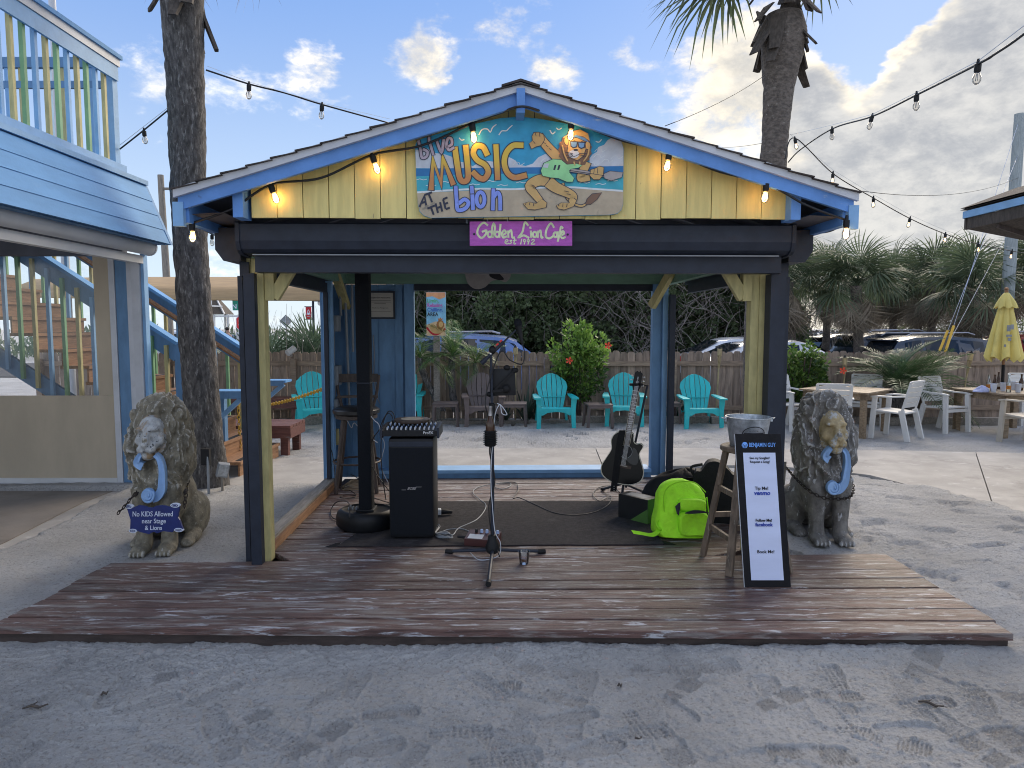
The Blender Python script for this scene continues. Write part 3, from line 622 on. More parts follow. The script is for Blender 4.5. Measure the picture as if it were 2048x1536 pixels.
m = MB(); m.prism([(-.05,2.35),(-.235,2.345),(-.245,2.335),(-.245,2.235),(-.225,2.185),(-.19,2.165),(-.05,2.155)], 3.44, YZ(-1.72)); hb = m.obj('shutter_box', 'black', pav)
for x in (-1.745, 1.72): m = MB(); m.prism([(-.04,2.355),(-.245,2.352),(-.252,2.34),(-.252,2.23),(-.232,2.178),(-.19,2.156),(-.04,2.148)], .025, YZ(x)); m.obj('end_cap', 'black', hb)
pb('shutter_lip', 'elec', -1.66, 1.66, -.20, -.185, 2.150, 2.157, hb)
pb('header_rail', 'black', -1.665, 1.70, -.14, -.03, 2.05, 2.152)
for s in (-1, 1):
    m = MB(); m.prism([(s*1.79,2.34),(s*1.93,2.34),(s*1.95,2.32),(s*1.95,2.20),(s*1.90,2.13),(s*1.79,2.13)], 2.5, Matrix.Translation((0,-.04,0))); m.obj('side_shutter_box', 'black', pav)
    pb('side_rail', 'black', s*1.80-.03, s*1.80+.03, .05, 2.28, 2.04, 2.13)
    pb('side_beam', 'green', s*1.715-.04, s*1.715+.04, .02, 2.72, 2.155, 2.34)
pb('guide_post', 'black', -1.775, -1.705, -.05, .01, .121, 2.05)
pb('guide_post', 'black', 1.675, 1.775, -.05, .05, .121, 2.05)
pb('side_guide', 'black', -1.85, -1.818, .06, .10, .08, 2.04); pb('side_guide', 'black', 1.80, 1.845, .06, .11, .08, 2.04)
pb('yellow_post', 'yellowp', -1.812, -1.765, .07, .17, .10, 2.155); pb('yellow_post', 'yellowp', -1.762, -1.685, .075, .165, .10, 2.155)
pb('yellow_post', 'yellowp', 1.60, 1.655, .105, .185, .10, 2.155); pb('yellow_post', 'yellowp', 1.657, 1.74, .10, .19, .10, 2.155)
for s, xo in ((-1, -1.652), (1, 1.57)):
    pb('brace_block', 'yellowp', xo-.03, xo+.03, .09, .16, 1.88, 2.154)
    m = MB(); m.beam((xo-s*.02,.12,1.90), (xo-s*.17,.12,2.14), .05, .075); m.obj('knee_brace', 'yellowp', pav)
m = MB(); m.beam((-1.66,2.62,1.90), (-1.72,2.28,2.30), .08, .05); m.obj('knee_brace', 'yellowp', pav)
m = MB(); m.beam((1.50,2.66,1.92), (1.66,2.40,2.30), .06, .08); m.obj('knee_brace', 'yellowp', pav)
# back wall with its opening
pb('back_beam', 'green', -1.75, 1.75, 2.72, 2.80, 2.155, 2.335)
pb('back_rail', 'black', -.98, 1.53, 2.735, 2.80, 2.085, 2.153)
wl = pb('back_wall', 'bluewall', -1.84, -1.01, 2.80, 2.83, .1, 2.152)
for xa, xb in ((-1.72,-1.66),(-1.46,-1.37),(-1.19,-1.11)): pb('batten', 'bluewall', xa, xb, 2.775, 2.799, .12, 2.15, wl)
pb('corner_post', 'bluewall', -1.085, -.985, 2.73, 2.797, .12, 2.152)
pb('side_wall', 'bluewall', -1.855, -1.83, 2.30, 2.80, .1, 2.152)
pb('side_guide', 'black', -1.80, -1.765, 2.20, 2.255, .11, 2.04)
pb('corner_post', 'bluepale', -1.82, -1.735, 2.26, 2.34, .11, 2.152)
pb('back_post', 'bluewall', 1.525, 1.62, 2.70, 2.80, .12, 2.152); pb('back_post', 'bluepale', 1.622, 1.675, 2.66, 2.74, .12, 2.152)
pb('side_guide', 'black', 1.678, 1.735, 2.58, 2.655, .10, 2.04)
pb('back_sill', 'bluepale', -1.36, 1.52, 2.64, 2.90, .165, .20); pb('sill_face', 'bluewall', -1.36, 1.52, 2.655, 2.68, .10, .163)
m = MB(); m.bx(-1.83, -1.735, .18, 2.36, .10, .205); m.obj('side_sill', 'rawwood', pav)
m = MB(); m.bx(-1.732, -1.715, .19, 2.34, .10, .185); m.obj('sill_trim', 'tanwood', pav)
m = MB(); m.bx(1.765, 1.85, .18, 2.6, .08, .16); m.obj('side_sill', 'rawwood', pav)
# ================================================================ PAINTED SIGNS
def smooth_path(pts, k=6, closed=False):
    pts = [Vector(p) for p in pts]; n = len(pts); out = []
    rng = range(n if closed else n-1)
    for i in rng:
        p1, p2 = pts[i], pts[(i+1) % n]
        p0 = pts[(i-1) % n] if (closed or i > 0) else p1; p3 = pts[(i+2) % n] if (closed or i+2 < n) else p2
        for j in range(k):
            t = j/k; out.append(.5*((2*p1)+(p2-p0)*t+(2*p0-5*p1+4*p2-p3)*t*t+(3*p1-p0-3*p2+p3)*t**3))
    if not closed: out.append(pts[-1].copy())
    return out
def ribbon(m, pts, w, y, d=.0006, closed=False, square=0.0):
    """flat painted stroke of width w along 2-d points, lying in the xz plane at depth y"""
    pts = [Vector(p).to_2d() for p in pts]; n = len(pts); ws = w if hasattr(w, '__len__') else [w]*n
    L = []; Rr = []
    for i in range(n):
        a = pts[(i-1) % n] if (closed or i > 0) else None; b = pts[(i+1) % n] if (closed or i < n-1) else None; p = pts[i]
        d1 = (p-a).normalized() if a is not None and (p-a).length > 1e-9 else None; d2 = (b-p).normalized() if b is not None and (b-p).length > 1e-9 else None
        if d1 is None: d1 = d2
        if d2 is None: d2 = d1
        t = (d1+d2); t = t.normalized() if t.length > 1e-6 else d1
        nn = Vector((-t.y, t.x)); k = 1/max(.45, nn.dot(Vector((-d1.y, d1.x)))); q = p.copy()
        if not closed and i == 0: q = p-d1*ws[i]*square
        if not closed and i == n-1: q = p+d1*ws[i]*square
        L.append(q+nn*ws[i]/2*k); Rr.append(q-nn*ws[i]/2*k)
    vs = [(p.x,y,p.y) for p in L]+[(p.x,y,p.y) for p in Rr]; fs = []
    for i in range(n if closed else n-1): j = (i+1) % n; fs.append((i, j, n+j, n+i))
    m.add(vs, fs)
def poly(m, pts, y): m.add([(p[0],y,p[1]) for p in pts], [tuple(range(len(pts)))])
def ellp(cx, cy, rx, ry, n=18, jag=0, rot=0):
    o = []
    for i in range(n):
        t = 2*math.pi*i/n; k = 1+(jag if i % 2 else -jag); x, y = rx*k*math.cos(t), ry*k*math.sin(t)
        o.append((cx+x*math.cos(rot)-y*math.sin(rot), cy+x*math.sin(rot)+y*math.cos(rot)))
    return o
def pm_(name, c, **k): M[name] = mk(name, c, k.pop('var', .1), k.pop('scale', 14), rough=.55, rand=0, wear=k.pop('wear', ((.36,.33,.27), .68, .74, 16, (1,1,1))), **k)
pm_('p_sky', (.025,.30,.52)); pm_('p_cloud', (.50,.55,.62)); pm_('p_sea', (.015,.16,.40)); pm_('p_teal', (.04,.36,.46)); pm_('p_foam', (.62,.68,.70)); pm_('p_sand', (.42,.35,.25), wear=((.22,.20,.16), .6, .72, 9, (1,1,1)))
pm_('p_ink', (.02,.025,.05)); pm_('p_lion', (.52,.34,.13)); pm_('p_mane', (.17,.095,.06)); pm_('p_bass', (.26,.60,.28)); pm_('p_live', (.42,.36,.44)); pm_('p_lilac', (.20,.28,.72)); pm_('p_shade', (.10,.25,.55)); pm_('p_neck', (.34,.31,.30))
def gradmat(name, z0, z1, c0, c1):
    m = bpy.data.materials.new(name); m.use_nodes = True; t = m.node_tree; e = N(t); b = t.nodes['Principled BSDF']; b.inputs['Roughness'].default_value = .55
    co = e.node('ShaderNodeTexCoord').outputs['Object']; sp = e.node('ShaderNodeSeparateXYZ'); t.links.new(co, sp.inputs[0])
    col = e.mix(e.ramp(e.math('ADD', sp.outputs[2], e.math('MULTIPLY', e.noise(co, 30, 4), .05)), z0, z1), c0, c1)
    col = e.mix(e.ramp(e.noise(co, 40, 5, .7), .62, .7), col, (.30,.27,.2)); t.links.new(col, b.inputs['Base Color']); M[name] = m
sg = thing('painted_sign', 'arched painted beach sign with a guitar lion and big orange lettering on the gable', 'sign', (.049, 4.268, 0), PAVR)
SX = lambda cx: (800+cx/4.2667-1040)*.002986
SZ = lambda cy: 2.358+(435-(220+cy/4.2667))*.002922
sq = lambda L: [(SX(a), SZ(b)) for a, b in L]
px = .002986/4.2667
gradmat('p_music', SZ(560), SZ(380), (.50,.215,.075), (.62,.44,.06))
outl = sq([(133,350),(136,300),(152,262),(300,215),(600,130),(850,72),(1020,57),(1200,75),(1500,127),(1750,190),(1850,225),(1890,265),(1908,320),(1910,800),(1895,850),(1860,880),(1800,892),(1000,910),(260,925),(200,905),(165,870),(150,800)])
m = MB(); m.prism(outl, .012); m.obj('board', 'p_sky', sg)
LAY = [0]
def lay(name, mat, fill, par=None):
    LAY[0] += 1; m = MB(); fill(m, -.00025*LAY[0]); return m.obj(name, mat, par or sg)
def shape(name, mat, L): return lay(name, mat, lambda m, y: poly(m, sq(L), y))
shape('painted_cloud', 'p_cloud', [(137,500),(136,340),(175,345),(230,330),(300,370),(380,380),(440,400),(500,440),(560,450),(620,480),(700,430),(790,440),(860,450),(930,400),(985,430),(1010,465),(1070,475),(1130,455),(1180,400),(1240,370),(1300,400),(1340,440),(1340,500)])
shape('painted_cloud', 'p_cloud', [(1620,480),(1615,410),(1640,375),(1680,350),(1690,310),(1740,290),(1770,250),(1820,222),(1850,226),(1888,266),(1906,322),(1907,480)])
shape('painted_sea', 'p_sea', [(138,505),(600,495),(1200,485),(1908,470),(1908,560),(138,570)])
shape('painted_shallows', 'p_teal', [(140,570),(700,545),(1908,535),(1909,690),(1600,660),(1200,665),(700,680),(145,712)])
shape('painted_beach', 'p_sand', [(145,712),(700,682),(1200,668),(1600,665),(1909,692),(1908,800),(1893,848),(1858,878),(1798,890),(1000,908),(262,923),(203,903),(168,868),(152,800)])
lay('painted_foam', 'p_foam', lambda m, y: ribbon(m, smooth_path(sq([(146,706),(400,688),(700,672),(950,675),(1200,660),(1450,655),(1650,668),(1905,684)])), 15*px, y))
def gulls(m, y):
    for L in ([(672,215),(700,170),(745,165),(770,190),(790,150),(822,125)],[(842,215),(868,180),(905,178),(930,155),(958,130)],[(1275,170),(1298,200),(1322,182)],[(1330,150),(1352,165),(1376,150)],[(505,240),(525,260),(550,255)],[(1668,262),(1695,268),(1718,245)]):
        ribbon(m, smooth_path(sq(L), 4), 9*px, y)
lay('painted_gull', 'p_foam', gulls)
def waves(m, y):
    for (a, b) in ((170,600),(380,620),(620,640),(760,610),(960,590),(1180,610),(1560,620),(1700,630),(250,650),(860,645),(1020,620),(1800,600)):
        ribbon(m, sq([(a-30,b),(a,b-9),(a+30,b),(a+60,b-7)]), 5*px, y)
    for (a, b) in ((1640,470),(1690,400),(1760,440),(1700,350),(1840,410),(1240,440),(1000,470),(240,400)):
        ribbon(m, smooth_path(sq([(a-40,b),(a-15,b-25),(a+15,b-22),(a+25,b),(a+60,b-20)]), 3), 4*px, y)
lay('painted_wave', 'p_foam', waves)
def letters(name, mat, strokes, w, ow, omat='p_ink', sm=True):
    def fill(ww, sqr):
        def f(m, y):
            for i, s in enumerate(strokes):
                cl = len(s) > 2 and s[0] == s[-1]; L = sq(s[:-1] if cl else s)
                ribbon(m, smooth_path(L, 5, cl) if (sm and len(L) > 2 and s[0] != 'k') else L, ww*px, y-.00004*i, closed=cl, square=sqr)
        return f
    if ow: lay(name+'_outline', omat, fill(ow, .5))
    if ow: lay(name, mat, fill(w, .5*ow/w*.86-.0))
    else: lay(name, mat, fill(w, 0))
def el(cx, cy, rx, ry): L = ellp(cx, cy, rx, ry, 12); return L+[L[0]]
def dot(cx, cy): return [(cx-1,cy-4),(cx+1,cy+4)]
for s_ in ([(265,685),(284,430),(350,630),(366,415),(455,640)],[(817,295),(832,595)]):
    lay('lettering_outline', 'p_ink', lambda m, y: ribbon(m, sq(s_), 62*px, y, square=.12)); lay('lettering', 'p_music', lambda m, y: ribbon(m, sq(s_), 44*px, y, square=.04))
MUS = [[(472,345),(490,480),(510,585),(545,612),(580,580),(575,460),(562,328)],[(735,365),(705,315),(650,312),(625,370),(660,430),(725,470),(752,530),(720,585),(675,580),(635,545)],[(1025,300),(960,305),(905,365),(888,450),(915,535),(975,575),(1055,560)]]
letters('lettering', 'p_music', MUS, 46, 63)
letters('lettering', 'p_live', [[(165,280),(178,340),(190,410),(228,402),(238,362),(212,345)],[(262,300),(283,375)],[(252,250),(252,274)],[(318,275),(355,365),(374,268)],[(402,318),(442,298),(440,252),(412,248),(398,300),(418,345),(450,330)]], 22, 36)
letters('lettering', 'p_lilac', [[(475,672),(482,780),(492,855),(555,842),(582,795),(550,765),(512,790)],[(616,742),(620,835)],[(611,668),(613,694)],el(685,765,34,62),[(790,838),(795,690)],[(800,740),(830,705),(850,740),(853,838)]], 32, 46)
letters('lettering', 'p_ink', [[(165,832),(208,735),(222,818)],[(178,800),(220,785)],[(212,728),(272,705)],[(243,716),(272,790)],[(232,845),(298,818)],[(262,832),(285,898)],[(302,800),(322,882)],[(340,790),(358,870)],[(310,842),(352,826)],[(366,765),(388,850)],[(366,765),(404,748)],[(376,806),(408,794)],[(388,850),(424,836)]], 17, 0, sm=False)
# the guitar playing lion
def limb(name, L, w, mat='p_lion', o=12, k=5):
    P_ = smooth_path(sq(L), k); n = len(P_); W_ = [w[0]+(w[1]-w[0])*i/(n-1) for i in range(n)]
    lay(name+'_outline', 'p_ink', lambda m, y: ribbon(m, P_, [(a+o)*px for a in W_], y, square=.05))
    lay(name, mat, lambda m, y: ribbon(m, P_, [a*px for a in W_], y))
def blob(name, mat, L, o=1.05):
    cx = sum(a for a, b in L)/len(L); cy = sum(b for a, b in L)/len(L)
    if o: shape(name+'_outline', 'p_ink', [(a+(a-cx)/max(1, math.hypot(a-cx, b-cy))*6, b+(b-cy)/max(1, math.hypot(a-cx, b-cy))*6) for a, b in L])
    shape(name, mat, L)
limb('painted_tail', [(1390,620),(1420,740),(1490,800),(1560,815),(1620,770)], (18,14))
blob('painted_tail', 'p_mane', [(1585,800),(1600,755),(1640,715),(1722,702),(1680,760),(1630,800)])
limb('painted_arm', [(1380,430),(1300,360),(1220,270),(1185,215)], (90,62))
blob('painted_hand', 'p_lion', [(1125,225),(1140,195),(1180,192),(1220,210),(1228,255),(1200,300),(1160,310),(1120,330),(1100,285),(1130,262)])
limb('painted_leg', [(1270,600),(1180,600),(1105,650),(1150,720),(1200,780)], (100,52))
blob('painted_foot', 'p_lion', [(1050,800),(1100,785),(1160,800),(1210,760),(1250,790),(1245,830),(1150,850),(1090,845)])
limb('painted_leg', [(1265,610),(1330,660),(1430,705),(1480,740),(1460,790)], (100,50))
blob('painted_foot', 'p_lion', [(1335,815),(1380,790),(1440,795),(1480,750),(1505,770),(1480,820),(1400,850),(1350,840)])
limb('painted_arm', [(1590,440),(1560,520),(1540,580),(1620,575)], (80,46))
blob('painted_mane', 'p_mane', ellp(1490,340,140,150,34,.045), 0)
blob('painted_ear', 'p_lion', ellp(1422,262,24,34)); blob('painted_ear', 'p_lion', ellp(1598,300,22,32))
blob('painted_face', 'p_lion', [(1440,260),(1500,235),(1570,265),(1580,330),(1560,390),(1510,428),(1455,405),(1425,350)])
shape('painted_muzzle', 'p_cloud', ellp(1480,375,46,34)); shape('painted_muzzle', 'p_ink', ellp(1496,340,20,10))
lay('painted_smile', 'p_ink', lambda m, y: ribbon(m, smooth_path(sq([(1450,365),(1480,395),(1530,372)])), 5*px, y))
for a, b in ((1480,295),(1545,300)):
    shape('painted_glasses', 'p_ink', [(a-36,b-32),(a+34,b-28),(a+28,b+22),(a-4,b+32),(a-28,b+18)])
    shape('painted_lens', 'p_shade', [(a-27,b-23),(a+25,b-20),(a+20,b+14),(a-3,b+22),(a-20,b+12)])
shape('painted_crown', 'p_lion', [(1430,225),(1450,190),(1530,165),(1600,200),(1615,265),(1560,225),(1500,215)]); shape('painted_crown', 'p_shade', [(1432,236),(1500,212),(1575,238),(1612,275),(1570,262),(1500,232)])
limb('painted_guitar_neck', [(1430,510),(1560,528),(1740,556)], (26,24), 'p_neck', 8)
blob('painted_headstock', 'p_neck', [(1735,545),(1790,520),(1900,530),(1890,570),(1800,600),(1745,580)])
blob('painted_guitar', 'p_bass', [(1200,520),(1225,455),(1300,422),(1370,425),(1420,466),(1500,458),(1550,470),(1520,492),(1455,502),(1440,530),(1482,580),(1470,612),(1420,612),(1350,582),(1280,576),(1215,562)])
for a in (1316, 1350): shape('painted_pickup', 'p_ink', [(a-12,510),(a,468),(a+16,470),(a+4,514)])
shape('painted_control', 'p_cloud', [(1212,490),(1232,458),(1268,458),(1258,496)])
blob('painted_hand', 'p_lion', [(1620,560),(1625,510),(1660,500),(1700,480),(1735,490),(1730,550),(1700,590),(1650,590)])
def strokes(m, y):
    for L in ([(1075,790),(1068,812)],[(1108,785),(1100,815)],[(1140,795),(1135,822)],[(1355,800),(1350,822)],[(1390,798),(1386,828)],[(1425,800),(1420,830)],
              [(1150,200),(1158,228)],[(1185,200),(1190,232)],[(1135,270),(1150,292)],[(1655,505),(1650,545)],[(1685,495),(1682,540)],
              [(1470,372),(1400,360)],[(1470,382),(1400,388)],[(1525,372),(1590,372)],[(1525,382),(1588,396)],[(1470,392),(1420,412)],
              [(1120,640),(1150,655)],[(1130,665),(1158,672)],[(1400,690),(1440,700)],[(1420,715),(1455,722)],[(1240,300),(1262,318)],[(1268,330),(1290,345)],[(1215,275),(1240,292)],
              [(1470,255),(1490,262)],[(1540,268),(1560,264)],[(1440,515),(1740,558)]): ribbon(m, sq(L), 5*px, y)
lay('painted_stroke', 'p_ink', strokes)
for L in ([(1380,300),(1400,380),(1430,440)],[(1610,300),(1600,380),(1560,440)],[(1390,240),(1430,215)],[(1480,440),(1490,475)],[(1530,440),(1530,470)]): lay('painted_fur', 'p_lion', lambda m, y: ribbon(m, smooth_path(sq(L), 4), [9*px, *[12*px]*(len(smooth_path(sq(L), 4))-2), 3*px], y))
# pink cafe sign
cs_c = P(1042, 466, 4.325); cs = thing('cafe_sign', 'small pink name sign with pale green script hung on the black shutter box', 'sign', (cs_c.x, cs_c.y, cs_c.z), PAVR)
CX = lambda cx: ((800+cx/4.2667)-1042)*.003057; CZ_ = lambda cy: (466-(220+cy/4.2667))*.003047
m = MB(); m.prism([(CX(597),CZ_(955)),(CX(1468),CZ_(948)),(CX(1470),CZ_(1155)),(CX(597),CZ_(1157))], .02); m.obj('board', 'mag', cs)
def script(strokes, w, mat, par, fx, fz, y0):
    m = MB()
    for i, s in enumerate(strokes):
        cl = len(s) > 3 and s[0] == s[-1]; L = [(fx(a), fz(b)) for a, b in (s[:-1] if cl else s)]
        ribbon(m, smooth_path(L, 5, cl) if len(L) > 2 else L, w, y0-.00008*i, closed=cl, square=.3)
    return m.obj('lettering', mat, par)
SCR = [[(748,985),(715,965),(675,1000),(662,1055),(695,1092),(730,1065),(738,1030),(705,1040)],el(768,1062,18,24),[(792,1082),(812,1010),(800,972),(786,1020),(795,1085)],el(830,1062,18,22),[(858,980),(848,1085)],[(878,1068),(905,1048),(890,1028),(870,1055),(882,1088),(908,1080)],[(925,1085),(922,1035)],[(925,1050),(948,1028),(958,1085),(975,1088)],
 [(1092,985),(1065,962),(1045,1040),(1012,1086),(1055,1070),(1098,1090)],[(1116,1035),(1120,1085)],dot(1112,1005),el(1150,1062,17,22),[(1176,1085),(1178,1035)],[(1178,1050),(1198,1030),(1206,1085),(1218,1085)],
 [(1312,1000),(1285,968),(1250,1020),(1244,1078),(1275,1095),(1306,1075)],el(1325,1064,15,20),[(1343,1040),(1350,1088)],[(1388,1008),(1372,998),(1362,1050),(1346,1118)],[(1345,1046),(1388,1040)],[(1376,1070),(1400,1052),(1388,1033),(1370,1060),(1382,1092),(1408,1084)],
 [(900,1130),(922,1116),(908,1106),(896,1128),(912,1142),(930,1136)],[(955,1112),(940,1115),(952,1130),(936,1142)],[(980,1098),(972,1140),(988,1140)],[(966,1112),(992,1110)],
 [(1038,1102),(1030,1144)],el(1062,1114,8,10),[(1070,1112),(1060,1144)],el(1094,1114,8,10),[(1102,1112),(1092,1144)],[(1122,1112),(1138,1102),(1144,1116),(1120,1142),(1152,1142)]]
script(SCR[:20], .0125, 'lime', cs, CX, CZ_, -.0010); script(SCR[20:], .0065, 'lime', cs, CX, CZ_, -.0010)
m = MB()
for x in (-.285, .285): m.ell((x,-.002,-.008), (.007,.003,.007), 8, 5)
m.obj('screw', 'black', cs)
# guitar shaped plaque under the back beam
c = P(975, 548, 7.30); pl = thing('guitar_plaque', 'pale guitar shaped plaque with black pickguard hanging on the green back beam', 'plaque', c, PAVR)
def gbody(s=1.0):
    return [(x*s, z*s) for x, z in smooth_path([(0,-.25),(.12,-.235),(.19,-.16),(.185,-.06),(.135,.02),(.135,.10),(.17,.17),(.12,.235),(.0,.25),(-.12,.235),(-.15,.16),(-.125,.06),(-.15,-.02),(-.19,-.10),(-.17,-.19),(-.10,-.24)], 3, True)]
rot90 = Matrix.Rotation(R(80), 4, 'Y') 
m = MB(Matrix()); m.prism(gbody(.95), .02, Matrix.Translation((0,0,.05)) @ rot90); m.obj('body', mk('plaque_paint', (.33,.31,.30), .1, 12, rough=.6), pl)
m = MB(); poly(m, [(a,b) for a, b in smooth_path([(.02,-.02),(.10,-.06),(.17,-.055),(.13,.0),(.10,.06),(.04,.04)], 4, True)], -.003); m.obj('pickguard', 'ink', pl)
m = MB(); poly(m, ellp(.12,.05,.055,.05), -.002); m.obj('sound_hole', 'leather', pl)
# framed notice
c = P(760, 610, 7.36); nf = thing('framed_notice', 'black framed paper notice to musicians on the blue back wall', 'notice', c, PAVR)
m = MB(); ww, hh = .155, .145
for x0, x1, z0, z1 in ((-ww,ww,hh-.018,hh),(-ww,ww,-hh,-hh+.018),(-ww,-ww+.018,-hh+.018,hh-.018),(ww-.018,ww,-hh+.018,hh-.018)): m.bx(x0, x1, 0, .02, z0, z1)
m.obj('frame', 'black', nf); m = MB(); m.bx(-ww+.017, ww-.017, .010, .018, -hh+.017, hh-.017); m.obj('sheet', 'paper', nf)
text('lettering', 'ATTENTION MUSICIANS', .020, 'ink', nf, (0,.0088,.075)); text('lettering', 'Thank you, Management', .017, 'ink', nf, (0,.0088,-.03))
m = MB()
for k, w in enumerate((.11,.115,.06)): m.bx(-w, w, .0090, .0096, .045-k*.016, .048-k*.016)
m.bx(-.11,.11,.0090,.0096,-.068,-.066); m.obj('print_line', 'ink', nf)
# chilling area sign by the fence
c = P(874, 850, 12.45); cz = gz(c.x, 12.45); ls = thing('area_sign', 'tall colourful sign with a resting lion on a timber post by the fence', 'sign', (c.x, 12.45, cz))
pz = lambda v: P(874, v, 12.45).z-cz; pxx = lambda u: (u-874)*12.45/1400
m = MB(); m.bx(-.055, .055, .02, .11, -.05, pz(600)); m.obj('post', 'rawwood', ls)
z0, z1 = pz(672), pz(584); m = MB(); m.bx(pxx(855), pxx(893.5), -.005, .018, z0, z1); m.obj('board', mk('area_sign_blue', (.22,.50,.68), .2, 4, rough=.5), ls)
H_ = z1-z0
m = MB(); poly(m, [(-.17,z1-.005),(.17,z1-.005),(.17,z1-.09),(.06,z1-.13),(-.06,z1-.075),(-.17,z1-.09)], -.0058); m.obj('swoosh', mk('area_sign_orange', (.72,.34,.16), .15, 8, rough=.5), ls)
m = MB(); poly(m, [(-.17,z0+.20),(.0,z0+.26),(.17,z0+.22),(.17,z0+.004),(-.17,z0+.004)], -.0058); m.obj('picture', mk('area_sign_sand', (.62,.45,.25), .15, 8, rough=.5), ls)
m = MB(); ribbon(m, smooth_path([(-.165,z0+.15),(-.08,z0+.05),(.02,z0+.03),(.165,z0+.13)], 5), .035, -.0064); m.obj('hammock', 'bannerred', ls)
m = MB(); poly(m, ellp(.02,z0+.10,.115,.06), -.0070); poly(m, ellp(-.06,z0+.15,.05,.06), -.0072); m.obj('picture_lion', 'p_lion', ls)
m = MB(); poly(m, ellp(.075,z0+.20,.068,.085,22,.05), -.0076); m.obj('picture_mane', mk('area_sign_mane', (.34,.14,.04), .1, 8), ls)
m = MB(); poly(m, ellp(.085,z0+.205,.038,.052), -.0082); m.obj('picture_face', mk('area_sign_face', (.66,.42,.16), .1, 8), ls)
m = MB(); poly(m, [(.04,z0+.28),(.03,z0+.325),(.055,z0+.30),(.075,z0+.335),(.095,z0+.30),(.12,z0+.325),(.11,z0+.28)], -.0076); m.obj('picture_crown', 'p_music', ls)
for tx, mt, dz in (('Limin,', mk('area_green', (.10,.42,.14), .05), .155), ('Relaxing.', mk('area_pink', (.55,.06,.36), .05), .235), ('Chilling,', mk('area_blue', (.03,.12,.50), .05), .315), ('AREA', 'ink', .395)):
    text('lettering', tx, .092, mt, ls, (-.155, -.0065, z1-dz), bold=.002, align='LEFT', sx=.86 if 'R' in tx else .92)
# ================================================================ STRING LIGHTS
def catmull(pts, k=8): return smooth_path(pts, k)
def bulb(parent, p, s, lit, tilt=(0,0), up=.016):
    rot = Euler((tilt[0], tilt[1], 0)); q = lambda z: Vector(p)+rot.to_matrix() @ Vector((0,0,z*s))
    so = MB(); so.tube([q(.25),q(0),q(-.02),q(-.35),q(-.42)], [.06*s,.10*s,.17*s,.165*s,.13*s], 8); so.obj('socket', 'blackp', parent, True)
    g = MB(); g.tube([q(-.40),q(-.5),q(-.66),q(-.85),q(-.97),q(-1.02)], [.11*s,.15*s,.205*s,.20*s,.12*s,.02*s], 10, False)
    b = g.obj('bulb', 'bulbglass', parent, 'all')
    f = MB(); a1 = q(-.5)
    for k in range(4):
        t = k*math.pi/2; o = rot.to_matrix() @ Vector((math.cos(t),math.sin(t),0))
        f.tube([q(-.48)+o*.03*s, q(-.82)+o*(.10 if lit else .07)*s], .022*s if lit == 2 else .012*s, 4)
    f.obj('filament', {2:'fil',1:'fildim',0:'elec'}[lit], b)
    return q(-.7)
def strand(label, cord, bulbs, size, lit, r=.007, wire=None, group='string lights of clear bulbs over the sandy yard'):
    t = thing('string_lights', label, 'string lights', cord[0], group=group); o = Vector(cord[0])
    m = MB(); m.tube([p-o for p in catmull(cord)], r, 6); m.obj('cord', 'cable', t, 'all')
    if wire: m = MB(); m.tube([Vector(p)-o for p in wire], .0022, 4); m.obj('support_wire', 'steel', t)
    for i, p in enumerate(bulbs):
        bulb(t, Vector(p)-o, size[i] if hasattr(size, '__len__') else size, lit, (rr.uniform(-.15,.15), rr.uniform(-.2,.2)))
    return t
yb = 4.17
gl = [(384,446),(541,370),(744,310),(944,247),(1143,242),(1339,304),(1533,367),(1693,440)]
pts = [P(u, v, 4.215 if 0 < i < 7 else 4.2) for i, (u, v) in enumerate(gl)]
mid = []
for i, p in enumerate(pts):
    mid.append(p)
    if i < len(pts)-1:
        q = (p+pts[i+1])/2; q.z -= (.03, .045, .035, -.09, .02, .02, .02)[i] if i != 3 else 0
        if i == 3: mid.append(P(1000,226,4.2)); q = P(1044, 213, 4.085); mid.append(q); q = P(1092,226,4.2)
        mid.append(q)
gt = strand('lit string of warm bulbs looped along the blue gable edge of the pavilion', mid, [], .11, 2, .007)
o = Vector(mid[0])
for i, p in enumerate(pts):
    tl = ((0,0),(.1,-.32),(.1,-.32),(.0,-.12),(.0,.06),(.0,.15),(0,.1),(0,0))[i]
    e = bulb(gt, p-o, .112, 2, tl)
    L = bpy.data.lights.new('bulb_light', 'POINT'); L.energy = .16; L.color = (1,.62,.24); L.shadow_soft_size = .02
    lo = bpy.data.objects.new('bulb_light', L); COL.objects.link(lo); lo.location = o+e+Vector((0,-.0,0)); 
strand('unlit bulb string from the left palm trunk to the pavilion roof', [P(412,140,6.95),P(498,168,7.1),P(570,186,7.3),P(644,209,7.5),P(778,246,8.0)], [P(498,170,7.1),P(644,211,7.5)], .14, 0, .008, [P(414,132,6.95),P(498,164,7.1),P(644,206,7.5),P(780,238,8.0)])
strand('short bulb string from the blue balcony to the left palm trunk', [P(240,298,7.35),P(288,260,7.2),P(345,213,7.0)], [P(288,262,7.2)], .13, 0, .008, [P(240,290,7.35),P(345,208,7.0)])
strand('low bulb string passing under the left pavilion eave', [P(384,446,6.9),P(424,468,6.2),P(470,482,5.4)], [P(424,470,6.6),P(455,482,5.2)], .10, 0, .007)
D_ = [(1583,288,10.2),(1590,276,10),(1612,280,9.5),(1664,258,8.3),(1744,233,7.0),(1833,190,5.9),(1956,128,4.6),(1990,108,4.4),(2048,68,4.0),(2180,-40,3.4)]
